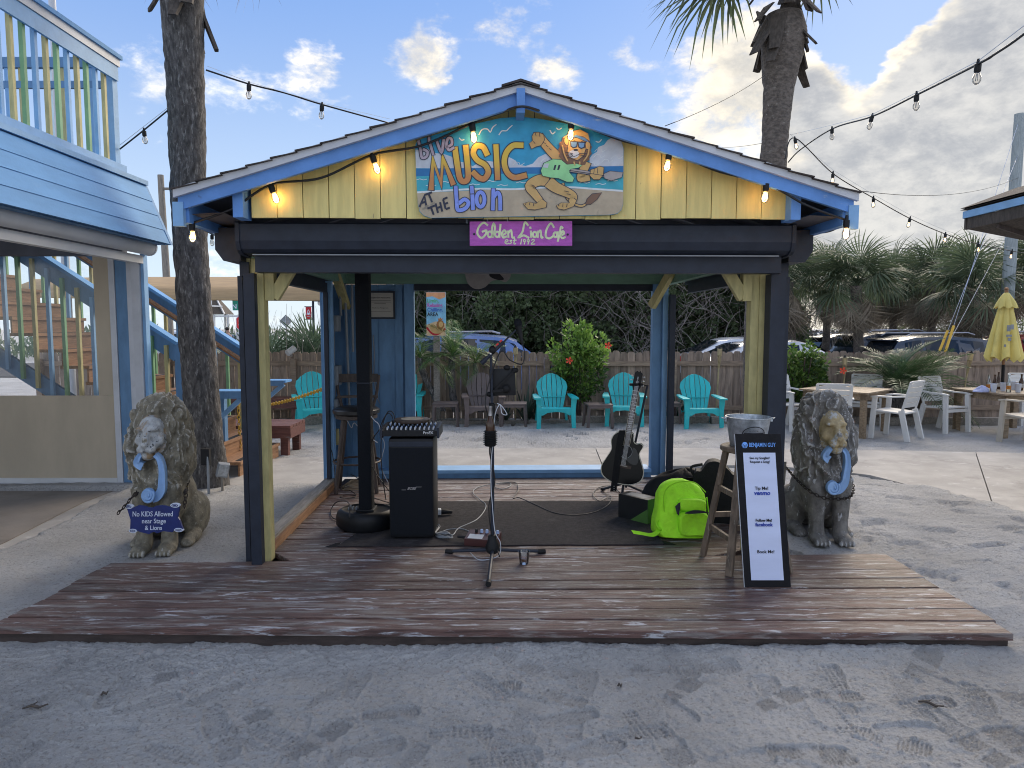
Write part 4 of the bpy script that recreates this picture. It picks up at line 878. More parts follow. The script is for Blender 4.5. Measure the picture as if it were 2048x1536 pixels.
strand('unlit bulb string climbing from the right palm trunk to the upper right', [P(1546+30,325,10.1),P(1600,300,9.9)]+[P(*d) for d in D_[3:]], [P(*d) for d in D_[3:7]], [.125]*4, 0, .008, [P(1580,270,10.1),P(1664,250,8.3),P(1744,229,7.0),P(1833,185,5.9),P(1956,122,4.6),P(2180,-50,3.4)])
E_ = [(1590,276,10.2),(1666,347,10.6),(1747,396,11.2),(1820,437,11.8),(1891,468,12.4),(1957,488,13),(2024,502,13.6),(2080,512,14)]
strand('glowing bulb string sagging from the right palm towards the brown hut', [P(1570,318,10.1)]+[P(*d) for d in E_], [P(1590,278,10.2)]+[P(*d) for d in E_[1:7]], .15, 1, .008, [P(1580,268,10.2)]+[P(u,v-7,y) for u, v, y in E_[1:]])
strand('black cord with no bulbs looping from the right eave corner back to the pavilion', [P(1692,443,4.3),P(1660,462,4.5),P(1612,468,4.9)], [], .1, 1, .007)
# ================================================================ STAGE GEAR
DZ = .123
def D(u, v): return G(u, v, DZ)
# --- rug
rc = [D(676,1094), D(1328,1090), D(1262,1003), D(800,1004)]
m = MB(); nn = 14; top = []; rj = random.Random(3)
def edge(a, b, n): return [a.lerp(b, i/n)+Vector((rj.uniform(-.006,.006), rj.uniform(-.006,.006), 0)) for i in range(n)]
loop = edge(rc[0], rc[1], 24)+edge(rc[1], rc[2], 10)+edge(rc[2], rc[3], 20)+edge(rc[3], rc[0], 10); n = len(loop)
m.add([(p.x,p.y,DZ) for p in loop]+[(p.x,p.y,DZ+.007) for p in loop], [tuple(range(n,2*n))]+[(i,(i+1)%n,n+(i+1)%n,n+i) for i in range(n)])
rug = m.obj('rug', 'rug'); tag(rug, 'flat dark charcoal rug with frayed corners laid on the stage planks', 'rug')
m = MB()
for c, sx in ((rc[0], -1), (rc[1], 1)):
    m.add([(c.x,c.y,DZ+.004),(c.x+sx*.10,c.y-.02,DZ+.004),(c.x+sx*.03,c.y+.05,DZ+.012),(c.x,c.y+.10,DZ+.004)], [(0,1,2),(0,2,3)])
m.obj('frayed_corner', 'nylon', rug)
RZ = DZ+.007
# --- column speaker
c = G(733, 1052, RZ); t = thing('column_speaker', 'slim black column loudspeaker rising from a rounded base on the rug edge', 'speaker', c)
prof = smooth_path([(-.235,-.02),(-.20,.12),(-.10,.19),(.08,.19),(.19,.12),(.235,-.02),(.16,-.15),(.02,-.215),(-.12,-.17)], 5, True)
def loft(loops, zs):
    m = MB(); k = len(loops[0]); vs = [(p[0],p[1],z) for L, z in zip(loops, zs) for p in L]; fs = [(j*k+i, j*k+(i+1)%k, (j+1)*k+(i+1)%k, (j+1)*k+i) for j in range(len(loops)-1) for i in range(k)]
    fs.append(tuple((len(loops)-1)*k+i for i in range(k))); fs.append(tuple(range(k-1,-1,-1))); return m.add(vs, fs)
sc_ = lambda k, dx=0: [(p[0]*k+dx, p[1]*k) for p in prof]
loft([sc_(.93),sc_(1.0),sc_(1.0),sc_(.96),sc_(.86),sc_(.82),sc_(.80),sc_(.78)], [.0,.02,.085,.12,.14,.142,.130,.128]).obj('base', 'blackp', t, True)
m = MB(); m.box((-.0,.02,.13+1.0), (.105,.115,2.0), bev=.012); m.obj('column', 'grille', t, True)
m = MB(); m.box((0,.02,1.14), (.108,.118,.008)); m.obj('joint_ring', 'black', t)
m = MB(); m.box((.0,.02,.135), (.14,.15,.02), bev=.006); m.obj('column_socket', 'blackp', t)
m = MB(); rj = random.Random(5)
for k in range(9): m.cyl((-.15+.028*(k%4)+.01,.02+.03*(k//4),.125), (-.15+.028*(k%4)+.01,.02+.03*(k//4),.148), .008, .006, 7)
m.obj('control_knob', 'elec', t)
# --- subwoofer / loudspeaker cabinet
c = G(823, 1079, RZ); c.y += .17; t = thing('loudspeaker_cabinet', 'tall black loudspeaker cabinet standing on the rug with a mixer on top', 'speaker', c, .02)
m = MB(); m.box((0,0,.385), (.335,.34,.75), bev=.028); m.obj('cabinet', 'blackp', t, True)
m = MB(); m.box((0,-.163,.36), (.318,.02,.66), bev=.008); m.obj('grille', 'grille', t, True)
m = MB(); m.box((0,-.15,.715), (.325,.045,.04), bev=.006); m.obj('top_band', 'black', t)
text('lettering', 'BOSE', .026, 'steel', t, (.0,-.1745,.385), shear=.45, bold=.0006); m = MB(); m.add([(-.072,-.1738,.374),(-.040,-.1738,.374),(-.039,-.1738,.3765),(-.072,-.1738,.3765)], [(0,1,2,3)]); m.add([(.035,-.1738,.3955),(.075,-.1738,.3955),(.076,-.1738,.398),(.036,-.1738,.398)], [(0,1,2,3)]); m.obj('logo_bar', 'steel', t)
SUB = c
# --- mixer
c = Vector((SUB.x-.005, SUB.y-.02, SUB.z+.762)); t = thing('audio_mixer', 'small black audio mixer with rows of knobs on top of the loudspeaker cabinet', 'mixer', c, .02)
m = MB(); m.add([(-.20,-.17,.015),(.20,-.17,.015),(.20,.16,0),(-.20,.16,0),(-.20,-.17,.055),(.20,-.17,.055),(.20,.16,.078),(-.20,.16,.078)], [(0,3,2,1),(4,5,6,7),(0,1,5,4),(1,2,6,5),(2,3,7,6),(3,0,4,7)]); m.obj('body', 'blackp', t)
m = MB(); m.bx(-.215, -.200, -.175, .165, .0, .078); m.bx(.200, .215, -.175, .165, .0, .078); m.obj('side_cheek', 'black', t)
for mt, ks in (('knobblue', (1,3)), ('whitem', (0,4)), ('blackp', (2,5))):
    m = MB()
    for i in range(11):
        for k in ks:
            y = -.13+k*.05; z = .055+(y+.17)/.33*.023; x = -.17+i*.034; m.cyl((x,y,z), (x,y,z+.018), .0065, .005, 7)
    m.obj('knob', mt, t)
text('lettering', 'ProFX', .028, 'whitem', t, (.135,-.1708,.040), bold=.0005)
# --- drum head / round tin on the mixer
c2 = Vector((c.x-.02, c.y+.13, c.z+.082)); t = thing('tambourine', 'worn round drum skin lying flat on the back of the mixer', 'drum', c2)
m = MB(); m.lathe([(.135,0),(.14,.008),(.138,.022),(.132,.024)], n=28); m.obj('hoop', 'darkwood', t, True); m = MB(); m.lathe([(.0,.025),(.131,.0235)], n=28); m.obj('drum_skin', 'cork', t)
# --- mic stand
c = G(985, 1112, DZ); Y0 = c.y; t = thing('microphone_stand', 'black tripod microphone stand with an angled boom at centre stage', 'stand', c)
H = lambda u, v: P(u, v, Y0)-c
hub = .10
for p in (H(893,1109)+Vector((0,.06,0)), H(1088,1110)+Vector((0,.06,0)), Vector(G(977,1172,DZ))-c):
    e = Vector((p.x, p.y, .014)); m = MB(); m.tube([(0,0,.045), e.lerp(Vector((0,0,.045)), .02)], .012, 8); m.obj('leg', 'black', t)
    m = MB(); d = e.normalized(); m.tube([e-d*.04, e+d*.012], .018, 8); m.obj('rubber_foot', 'rubber', t)
m = MB(); m.lathe([(.028,.02),(.046,.035),(.05,.07),(.03,.12),(.026,.15),(.02,.152)], n=12); m.obj('hub', 'blackp', t, True)
tp = H(982, 705); m = MB(); m.tube([(0,0,.1), (0,0,1.0)], .0135, 10); m.obj('lower_pole', 'black', t, True)
m = MB(); m.tube([(0,0,1.0), (0,0,1.02), (0,0,1.06), (0,0,1.065)], [.02,.022,.022,.012], 10); m.obj('clutch', 'blackp', t, True)
m = MB(); m.tube([(0,0,1.06), tp], .009, 10); m.obj('upper_pole', 'black', t, True)
m = MB(); m.tube([tp-Vector((0,0,.012)), tp+Vector((0,0,.004))], .0125, 10); m.obj('collar', 'steel', t)
b0, b1, pv = H(963,727), H(1032,660), H(985,700)
m = MB(); m.tube([b0, b0.lerp(b1,.12), b0.lerp(b1,.14), b0.lerp(b1,.62), b0.lerp(b1,.63), b1], [.017,.017,.012,.012,.0065,.0065], 8); m.obj('boom', 'black', t)
m = MB(); m.ell(pv, (.026,.022,.03), 10, 7); m.tube([tp, pv], .011, 8); m.obj('pivot', 'blackp', t, True)
m = MB()
for k in range(4): q = b0.lerp(b1, .32+.1*k)+Vector((-.014,0,.012)); m.box(q, (.022,.006,.012), (0,R(-40),0))
m.obj('pick_holder', 'signred', t)
mc, me_ = H(1036,648), H(1044,685)
mt = thing('microphone', 'black microphone clipped to the end of the boom', 'microphone', c+mc, 0)
d = (me_-mc); m = MB(); m.ell((0,0,.004), (.028,.028,.034), 14, 9, (0,R(-12),0)); m.obj('mesh_head', 'grille', mt, True)
m = MB(); m.tube([d*.12, d*.2, d*.75, d*.95, d*1.1], [.024,.022,.014,.011,.007], 10); m.obj('handle', 'blackp', mt, True)
m = MB(); m.tube([d*.42+Vector((-.008,0,.0)), d*.42+Vector((-.02,0,-.012))], .010, 8); m.obj('clip', 'rubber', mt)
cabl = catmull([H(1044,688), H(1049,705), H(1044,728), H(1020,720), H(1000,705), H(972,790), H(977,835), H(990,860), H(979,900), H(990,960), H(978,1010), H(984,1070), H(1000,1110)+Vector((0,-.03,0))])
def cable(label, pts, r=.0045, mat='cable', name='cable', grp=None, smooth=True, k=7):
    P0 = Vector(pts[0]); m = MB(); m.tube([Vector(p)-P0 for p in (catmull(pts, k) if smooth else pts)], r, 6); o = m.obj(name, mat, None, 'all', P0)
    return tag(o, label, 'cable', grp)
cable('black microphone cable winding down the microphone stand', [c+p+Vector((0,-.012,0)) for p in cabl], .004, smooth=False)
cable('white charging cable hanging from the tablet down the microphone stand', [c+H(*q)+Vector((0,-.022,0)) for q in ((994,806),(1004,812),(1014,828),(1004,826),(1000,808),(990,830),(988,880),(984,905),(982,960),(985,1010),(990,1060),(1001,1085),(996,1110))]+[D(960,1120),D(940,1105)], .003, 'wcable')
# tablet in its holder
q = H(1005, 765); tb = thing('tablet', 'black tablet in a clamp holder seen from behind on the microphone stand', 'tablet', c+q+Vector((0,.03,0)), .0)
m = MB(); m.box((0,.0,0), (.178,.012,.185), (0,R(-1.5),0), bev=.005); m.obj('case', 'blackp', tb, True)
m = MB()
for x, z in ((.085,.082),(-.088,-.082),(.03,.10)): m.ell((x,-.008,z), (.024,.016,.018), 10, 7)
m.beam((-.08,-.014,-.08), (.08,-.014,.08), .022, .012); m.ell((.025,-.02,-.045), (.028,.02,.03), 10, 7); m.beam((.025,-.02,-.05), (-.07,-.03,-.06), .018, .018); m.obj('clamp', 'rubber', tb, True)
# bottle in a cage holder
q = H(979, 845); bt = thing('beer_bottle', 'brown beer bottle with a silver neck label held on the microphone stand', 'bottle', c+H(981,886)+Vector((0,-.045,0)))
m = MB(); m.lathe([(.026,0),(.031,.008),(.031,.13),(.027,.155),(.015,.19),(.013,.20)], n=16); m.obj('glass_body', 'beer', bt, True)
m = MB(); m.lathe([(.0145,.195),(.0135,.245),(.0145,.247),(.0145,.258),(.012,.26)], n=14); m.obj('neck_foil', 'steel', bt, True)
hd = thing('bottle_holder', 'black ribbed cup holder clamped on the microphone stand', 'holder', c+H(981,888)+Vector((0,-.045,0)))
m = MB(); m.lathe([(.034,-.006),(.038,.0),(.038,.10),(.034,.10)], n=16); m.obj('sleeve', 'rubber', hd, True)
m = MB()
for k in range(8): m.lathe([(.037,.004+k*.0125),(.052-.004*abs(k-3.5)/3.5,.006+k*.0125),(.037,.009+k*.0125)], n=16)
m.obj('rib', 'blackp', hd)
# pedal
c = G(965, 1088, RZ); t = thing('loop_pedal', 'small maroon effects pedal with pale knobs beside the microphone stand', 'pedal', c, -.22)
m = MB(); m.add([(-.12,-.06,0),(.12,-.06,0),(.12,.09,0),(-.12,.09,0),(-.12,-.06,.05),(.12,-.06,.05),(.12,.09,.075),(-.12,.09,.075)], [(0,3,2,1),(4,5,6,7),(0,1,5,4),(1,2,6,5),(2,3,7,6),(3,0,4,7)]); m.obj('case', 'pedal', t)
m = MB(); m.add([(-.10,-.05,.0525),(.01,-.05,.0525),(.01,.02,.0645),(-.10,.02,.0645)], [(0,1,2,3)]); m.obj('face_plate', 'whitem', t)
for k in range(5):
    x = -.06+k*.04; m = MB(); m.cyl((x,.055,.068), (x,.055,.092), .012, .010, 9); m.obj('knob', 'knobblue' if k else 'blackp', t)
m = MB(); m.cyl((.06,-.02,.055), (.06,-.02,.073), .012, .012, 9); m.cyl((-.13,.03,.03), (-.20,.04,.03), .011, .009, 8); m.obj('jack_plug', 'blackp', t)
# whisky glass
c = G(1048, 1127, DZ); t = thing('whisky_glass', 'short glass with a little amber whisky on the stage planks', 'glass', c)
m = MB(); m.lathe([(.028,.0),(.030,.004),(.038,.085),(.0365,.085),(.029,.02),(.0,.018)], n=20); m.obj('tumbler', clear('tumbler_glass', (.93,.95,.97), .35, .03), t, True)
m = MB(); m.lathe([(.0,.021),(.0285,.021),(.0305,.038),(.0,.038)], n=18); m.obj('whisky', 'whisky', t, True)
# cables on the floor
F_ = lambda L, z=DZ+.009: [G(u, v, z+(dz[0] if dz else 0)) for u, v, *dz in L]
cable('grey cable curving from the pedal to the back of the stage', F_([(1000,1075),(960,1072),(925,1058),(893,1060),(884,1068),(905,1070),(918,1056),(955,1038),(972,1012),(958,998),(946,985),(955,975),(985,968),(1018,966),(1020,972),(1002,978),(985,970),(1003,965)]), .0045, 'elec')
cable('long black cable running across the rug to the guitar', F_([(1000,966),(1030,965),(1036,980),(1026,996),(1040,996),(1072,1010),(1110,1026),(1150,1030),(1190,1024),(1218,1008),(1221,992),(1200,1002),(1186,990),(1195,976),(1222,972),(1240,985)]), .0045)
cable('black cable looped on the planks left of the column speaker', F_([(664,976),(680,974),(702,982),(712,992),(700,996),(680,995),(690,990),(712,991)]), .0045)
cable('black cable arching out of the column speaker base', [G(699,1034,RZ+.14)+Vector((0,0,0)), G(699,1010,.33), G(690,1002,.30), G(672,1005,.2), G(662,1020,DZ+.01), G(664,1034,DZ+.01), G(676,1040,DZ+.01)], .0045)
for k, L in enumerate(([(690,944),(720,960),(742,1000),(770,1020)],[(744,995),(770,1003),(800,1012)],[(742,1000),(765,1012),(800,1002)],[(750,1030),(768,1020),(770,1050),(780,1040)],[(745,1022),(775,1008),(796,1015)])):
    cable(('tangled black cable lowest on the wall side of the loudspeaker cabinet','black cable crossing just above the rug behind the column speaker','thick black cable bending round the column speaker foot','grey tangled cable right against the loudspeaker cabinet','topmost black cable in the tangle between the two speakers')[k], F_([(u,v,.01*k) for u, v in L]), .0045, 'cable' if k != 3 else 'elec', grp='tangled cables between the two speakers')
def hang(u0, v0, Y, L, r, mat, lab): cable(lab, [P(u, v, Y) for u, v in L], r, mat)
hang(0,0,0,[(800,855),(795,838),(782,838),(770,870),(762,900),(760,950),(775,985),(790,1002)], .004, 'cable', 'black cable looping from the mixer down behind the loudspeaker cabinet') if False else None
def hang(L, Y, r, mat, lab): cable(lab, [P(u, v, Y) for u, v in L], r, mat, 'cable', 'cables hanging from the mixer')
hang([(785,858),(786,838),(778,826),(768,836),(758,860),(745,880),(739,915),(748,940),(765,965),(785,990)], 5.45, .004, 'cable', 'black cable looping out of the mixer towards the column speaker')
hang([(790,856),(788,830),(780,822),(772,830),(764,858),(762,910),(766,960),(772,1000)], 5.42, .004, 'cable', 'black cable hanging straight down from the back of the mixer')
hang([(738,828),(748,840),(758,850),(762,870),(769,890),(762,930),(776,965)], 5.44, .0035, 'wcable', 'white cable hanging from the mixer beside the loudspeaker cabinet')
m = MB(); 
for k in range(6): m.tube(catmull([G(u, v, DZ+.008+.004*k) for u, v in ((868,1045),(880-3*k,1052+2*k),(872,1066),(888,1062+k),(900,1068),(884+4*k,1076),(872,1072-k),(866,1060))], 5), .0035, 5)
tag(m.obj('cable_tangle', 'elec', None, 'all'), 'grey tangle of thin cables beside the loudspeaker cabinet on the rug', 'cable')
c = G(885, 1030, RZ); t = thing('power_adapter', 'white and black plug adapter lying on the rug by the loudspeaker cabinet', 'adapter', c, .1)
m = MB(); m.box((-.05,0,.03), (.08,.06,.05), bev=.01); m.obj('white_body', 'whitem', t); m = MB(); m.tube([(-.01,0,.03),(.03,0,.028),(.08,.01,.02)], [.026,.02,.014], 8); m.obj('black_body', 'rubber', t)
# --- bar stool with backrest behind the column speaker
c = D(722, 962); Yc = 7.0; c = Vector((P(722,960,6.9).x, 6.75, DZ)); t = thing('bar_stool', 'dark wooden bar stool with a black round cushion and slatted back by the blue wall', 'stool', c, .15)
zs = .74
m = MB(); m.lathe([(.0,zs),(.20,zs),(.225,zs+.015),(.225,zs+.045),(.19,zs+.07),(.0,zs+.078)], n=24); m.obj('cushion', 'vinylseat', t, True)
m = MB(); m.lathe([(.19,zs-.04),(.20,zs-.035),(.20,zs-.002),(.0,zs-.002)], n=20); m.obj('seat_rim', 'darkwood', t, True)
for a in (45,135,225,315):
    x, y = math.cos(R(a)), math.sin(R(a)); m = MB(); m.tube([(x*.27,y*.27,0),(x*.16,y*.16,zs-.03)], [.02,.024], 8); m.obj('leg', 'darkwood', t)
m = MB(); m.tube([(math.cos(2*math.pi*k/16)*.225, math.sin(2*math.pi*k/16)*.225, .28) for k in range(17)], .011, 6); m.obj('foot_ring', 'darkwood', t)
for s in (-1, 1): m = MB(); m.tube([(s*.14,.16,zs),(s*.19,.22,zs+.20),(s*.21,.26,zs+.36)], [.016,.015,.014], 7); m.obj('back_post', 'darkwood', t)
for k, (z, h) in enumerate(((zs+.33,.085),(zs+.15,.025))):
    m = MB(); pts = [(x, .255+.04*(1-(x/.2)**2)-(.08 if k else 0)) for x in np.linspace(-.20,.20,9)]
    vs = [(x,y,z-h/2) for x, y in pts]+[(x,y,z+h/2) for x, y in pts]+[(x,y+.018,z-h/2) for x, y in pts]+[(x,y+.018,z+h/2) for x, y in pts]
    fs = [f for i in range(8) for f in ((i,i+1,9+i+1,9+i),(18+i+1,18+i,27+i,27+i+1),(9+i,9+i+1,27+i+1,27+i),(i+1,i,18+i,18+i+1))]; m.add(vs, fs); m.obj('back_slat', 'darkwood', t)
# coil of tan cord under the stool
m = MB()
for k in range(5): m.tube([(c.x+.0+math.cos(a)*(.16-.008*k)+.01*k, c.y+.02+math.sin(a)*(.12-.006*k), DZ+.012+.013*k+.01*math.sin(3*a)) for a in np.linspace(0,2*math.pi,22)], .006, 5, False)
tag(m.obj('coiled_cord', mk('tan_cord', (.34,.26,.17), .1, 20), None, 'all'), 'coil of tan and black cord on the floor under the bar stool', 'cord')
# electrical boxes and conduit on the left return wall
pwz = lambda x, y, z: Vector((*pw(x, y), z))
for k, (y, z, w, h, lab) in enumerate(((2.50,1.74,.16,.16,'grey electrical box highest on the side wall of the stage'),(2.48,1.22,.18,.20,'grey electrical box halfway down the side wall of the stage'),(2.46,.90,.20,.18,'grey electrical box low on the side wall above the outlet'))):
    e = thing('electrical_box', lab, 'electrical box', pwz(-1.79, y-.06, z), PAVR, 'electrical boxes on the stage side wall')
    m = MB(); m.box((.03,0,0), (.12,w,h), bev=.006); m.obj('case', 'elec', e); m = MB(); m.box((.03,-w/2-.004,0), (.10,.006,h*.86)); m.obj('cover', 'elec', e)
    m = MB(); m.cyl((.03,-w/2-.008,h*.3), (.03,-w/2-.004,h*.3), .006, .006, 6); m.cyl((.03,-w/2-.008,-h*.3), (.03,-w/2-.004,-h*.3), .006, .006, 6); m.obj('screw', 'steel', e)
e = thing('outlet', 'yellowed outlet box low on the side wall behind the stool', 'outlet', pwz(-1.775, 2.40, .60), PAVR); m = MB(); m.box((.02,0,0), (.07,.06,.16), bev=.006); m.obj('plate', 'yellowp', e); m = MB(); m.box((.02,-.032,.03), (.03,.006,.03)); m.box((.02,-.032,-.03), (.03,.006,.03)); m.obj('socket', 'black', e)
m = MB()
for L in ([(-1.75,2.38,1.66),(-1.75,2.38,1.32)],[(-1.70,2.50,2.1),(-1.70,2.52,1.82)],[(-1.75,2.38,1.12),(-1.75,2.38,1.0)],[(-1.66,2.55,2.14),(-1.64,2.56,.9)],[(-1.60,2.6,2.14),(-1.60,2.6,1.45)]): m.tube([pwz(*p) for p in L], .013, 7)
tag(m.obj('conduit', 'elec'), 'grey conduit pipes joining the electrical boxes on the side wall', 'conduit')
cable('thin pale cable hanging down the blue back wall below the notice', [pwz(x, 2.765, z) for x, z in ((-1.42,1.62),(-1.41,1.4),(-1.42,1.2),(-1.39,.98),(-1.36,.9))], .006, 'elec')
cable('white cable loop behind the bar stool', [pwz(*p) for p in ((-1.72,2.3,.85),(-1.60,2.2,.80),(-1.55,2.2,.72),(-1.5,2.1,.78),(-1.4,2.0,.70),(-1.25,1.9,.62))], .004, 'wcable')
cable('black cable drooping down the side wall to the floor', [pwz(*p) for p in ((-1.76,2.3,.95),(-1.78,2.24,.6),(-1.74,2.2,.45),(-1.70,2.1,.30),(-1.68,2.0,.14))], .0045)
# --- acoustic guitar on its stand
Yg = 6.28; g0 = P(1240, 968, Yg); tl = R(8.5)
gt_ = thing('acoustic_guitar', 'black cutaway acoustic guitar with cream binding leaning on a stand', 'guitar', g0, rot=(R(-6), tl, R(-12)))
body = smooth_path([(0,0),(.10,.01),(.175,.055),(.195,.13),(.165,.21),(.128,.285),(.135,.33),(.150,.375),(.125,.395),(.085,.385),(.055,.41),(.045,.47),(.0,.485),(-.07,.478),(-.125,.44),(-.145,.38),(-.13,.30),(-.160,.22),(-.195,.13),(-.175,.055),(-.10,.01)], 4, True)
body = [tuple(p) for p in body]
m = MB(); m.prism(body, .10); m.obj('body', 'guitar', gt_, True)
inn = [(x*.965, .24+(z-.24)*.975) for x, z in body]
m = MB(); m.ring([(x*1.006, .24+(z-.24)*1.006) for x, z in body], inn, .008, Matrix.Translation((0,-.003,0))); m.obj('binding', 'cream', gt_)
m = MB(); m.ring([(x*1.006, .24+(z-.24)*1.006) for x, z in body], [(x*.97, .24+(z-.24)*.97) for x, z in body], .005, Matrix.Translation((0,.097,0))); m.obj('back_binding', 'cream', gt_)
m = MB(); m.ring(ellp(0,.30,.062,.062,28), ellp(0,.30,.057,.057,28), .001, Matrix.Translation((0,-.0012,0))); m.obj('rosette', 'elec', gt_)
m = MB(); poly(m, ellp(0,.30,.05,.05,24), -.0008); m.obj('sound_hole', 'ink', gt_)
m = MB(); poly(m, smooth_path([(.0,.245),(.06,.20),(.115,.20),(.125,.26),(.095,.33),(.06,.345),(.062,.29),(.04,.25)], 4, True), -.0022); m.obj('pickguard', 'vinylseat', gt_)
m = MB(); m.bx(-.075, .075, -.010, 0, .150, .180); m.obj('bridge', 'fret', gt_); m = MB(); m.bx(-.04, .04, -.0125, -.0102, .166, .169); m.obj('saddle', 'cream', gt_)
m = MB(); m.prism([(-.028,.36),(.028,.36),(.023,.86),(-.023,.86)], .026, Matrix.Translation((0,-.016,0))); m.obj('neck', 'fret', gt_)
m = MB(); m.bx(-.029,-.0265,-.018,-.008,.36,.86); m.bx(.0265,.029,-.018,-.008,.36,.86); m.obj('neck_binding', 'cream', gt_)
for k in range(17): z = .86-.5*(1-2**(-k/12))*1.28; m = MB(); m.bx(-.025, .025, -.0175, -.016, z-.001, z+.001); m.obj('fret', 'steel', gt_)
m = MB()
for z in (.80,.74,.68,.62,.53): poly(m, ellp(0,z,.0045,.0045,8), -.0168)
m.obj('fret_marker', 'cream', gt_)
m = MB(); m.prism([(-.025,.86),(.025,.86),(.038,.90),(.036,1.02),(.012,1.045),(0,1.03),(-.012,1.045),(-.036,1.02),(-.038,.90)], .016, Matrix.Translation((0,-.012,0)) @ Matrix.Rotation(R(0), 4, 'X')); m.obj('headstock', 'guitar', gt_)
for s in (-1, 1):
    for k in range(3): z = .915+.04*k; m = MB(); m.cyl((s*.036,0,z), (s*.048,0,z), .004, .004, 6); m.ell((s*.055,0,z), (.009,.005,.008), 8, 5); m.obj('tuner', 'steel', gt_)
m = MB(); [m.tube([(-.018+.0072*k,-.0185,.168), (-.015+.006*k,-.0185,.86), (-.015+.006*k if k else -.015,-.0165,.91+.04*min(k,5-k))], .0009, 4) for k in range(6)]; m.obj('string', 'steel', gt_)
# strap hanging in front of the body
st = thing('guitar_strap', 'black guitar strap hanging down in front of the guitar', 'strap', g0+Vector((-.06,-.035,0)))
m = MB()
for zs_, z1_ in ((.02,.47),):
    L = [(-.005,.50),(-.012,.42),(-.010,.30),(-.004,.15),(.0,.0),(.002,-.06)]; w = .028
    vs = [(x-w+tl*z*1.0,-.012,z) for x, z in L]+[(x+w+tl*z*1.0,-.012,z) for x, z in L]+[(x-w+tl*z,-.008,z) for x, z in L]+[(x+w+tl*z,-.008,z) for x, z in L]; n = len(L)
    m.add(vs, [f for i in range(n-1) for f in ((i,n+i,n+i+1,i+1),(2*n+i+1,3*n+i+1,3*n+i,2*n+i))])
m.obj('webbing', 'nylon', st)
m = MB()
for k in range(3): m.box((.0,-.0135,-.01-.02*k), (.012,.002,.008))
m.obj('buckle', 'steel', st)
sg0 = Vector((g0.x+.05, g0.y+.10, DZ)); gs = thing('guitar_stand', 'black folding guitar stand holding the acoustic guitar by its neck', 'stand', sg0)
tp = P(1295, 770, Yg+.16)-sg0
m = MB(); m.tube([(0.02,0,.10), tp], .011, 8); m.obj('upright', 'black', gs)
m = MB(); m.tube([(0.01,0,.14),(.045,0,.5)], .0155, 8); m.obj('lower_tube', 'black', gs)
m = MB(); cr = P(1272,770,Yg-.0)-sg0; m.tube([tp, cr+Vector((.03,.05,0))], .012, 7); m.tube([cr+Vector((-.05,-.02,.005)), cr+Vector((-.045,.05,0)), cr+Vector((.045,.05,0)), cr+Vector((.05,-.02,.005))], .012, 7); m.obj('neck_cradle', 'rubber', gs)
for e in (G(1205,981,DZ)-sg0, G(1243,998,DZ)-sg0, Vector((.24,.16,0))): m = MB(); m.tube([(0,0,.14), (e.x,e.y,.012)], .012, 7); m.obj('leg', 'black', gs); m = MB(); m.tube([(e.x*.93,e.y*.93,.018), (e.x*1.03,e.y*1.03,.012)], .016, 7); m.obj('rubber_foot', 'rubber', gs)
m = MB(); m.tube([(-.11,-.12,.19),(-.10,-.02,.165),(0,0,.155),(.10,-.02,.165),(.11,-.12,.19)], .012, 7); m.obj('body_cradle', 'rubber', gs)
# --- bags
def blob_mesh(verts_fn, name, mat, parent, nu=40, nv=24):
    V = []; Fc = []
    for j in range(nv+1):
        for i in range(nu): V.append(verts_fn(i/nu, j/nv))
    for j in range(nv):
        for i in range(nu): Fc.append((j*nu+i, j*nu+(i+1)%nu, (j+1)*nu+(i+1)%nu, (j+1)*nu+i))
    m = MB(); m.add(V, Fc+[tuple(range(nu-1,-1,-1)), tuple(nv*nu+i for i in range(nu))]); return m.obj(name, mat, parent, 'all')
c = G(1371, 1083, DZ); c.y += .15
bp = thing('backpack', 'bright neon green backpack slumped on the planks with a brown patch', 'backpack', c, rot=(R(-7),R(3),R(6)))
def bpf(u, v):
    a = 2*math.pi*u; z = .43*v; k = math.sqrt(max(0, 1-max(0,(v-.45)/.55)**2.6)); w = (.205-.012*v+.01*math.sin(9*v))*max(.02, k**.8)*(1 if v > .06 else .93+v); d = .125*(1-.42*v)*max(.05, k**.5)
    e = .55; x = w*math.copysign(abs(math.cos(a))**e, math.cos(a)); y = d*math.copysign(abs(math.sin(a))**e, math.sin(a))
    wr = .018*float(fbm(np.array(x*9), np.array(y*7), np.array(z*13), 3, 5)); wr += .009*(1-2*abs(float(fbm(np.array(x*13+4), np.array(y*9), np.array(z*17-x*9), 2, 45)))); wr += .006*float(fbm(np.array(x*34), np.array(y*30), np.array(z*22), 2, 15))
    return (x*(1+wr*3)-.035*v+.05*v*v+wr*.5, y*(1+wr*5)+wr+.05*v*v, z*(1-.10*max(0,x)/.2))
blob_mesh(bpf, 'main_body', 'neon', bp, 72, 50)
def pf(u, v):
    a = 2*math.pi*u; e = .5; x = .118*math.copysign(abs(math.cos(a))**e, math.cos(a)); z = .092*math.copysign(abs(math.sin(a))**e, math.sin(a)); k = 1-v**3*.25
    wr = .007*float(fbm(np.array(x*14+3), np.array(z*20), np.array(v*3), 3, 25)); return (.055+x*k, -.075-.075*math.sqrt(v)*1.0+(.012 if v > .99 else 0)+wr, .105+z*k+wr)
blob_mesh(pf, 'front_pocket', 'neon', bp, 40, 8)
def pf2(u, v):
    a = 2*math.pi*u; e = .6; x = .11*math.copysign(abs(math.cos(a))**e, math.cos(a)); z = .048*math.copysign(abs(math.sin(a))**e, math.sin(a)); k = 1-v**3*.3; wr = .006*float(fbm(np.array(x*14+9), np.array(z*20), np.array(v*3), 3, 35))
    return (.05+x*k, -.060-.06*math.sqrt(v)+wr, .242+z*k)
blob_mesh(pf2, 'upper_pocket', 'neon', bp, 36, 7)
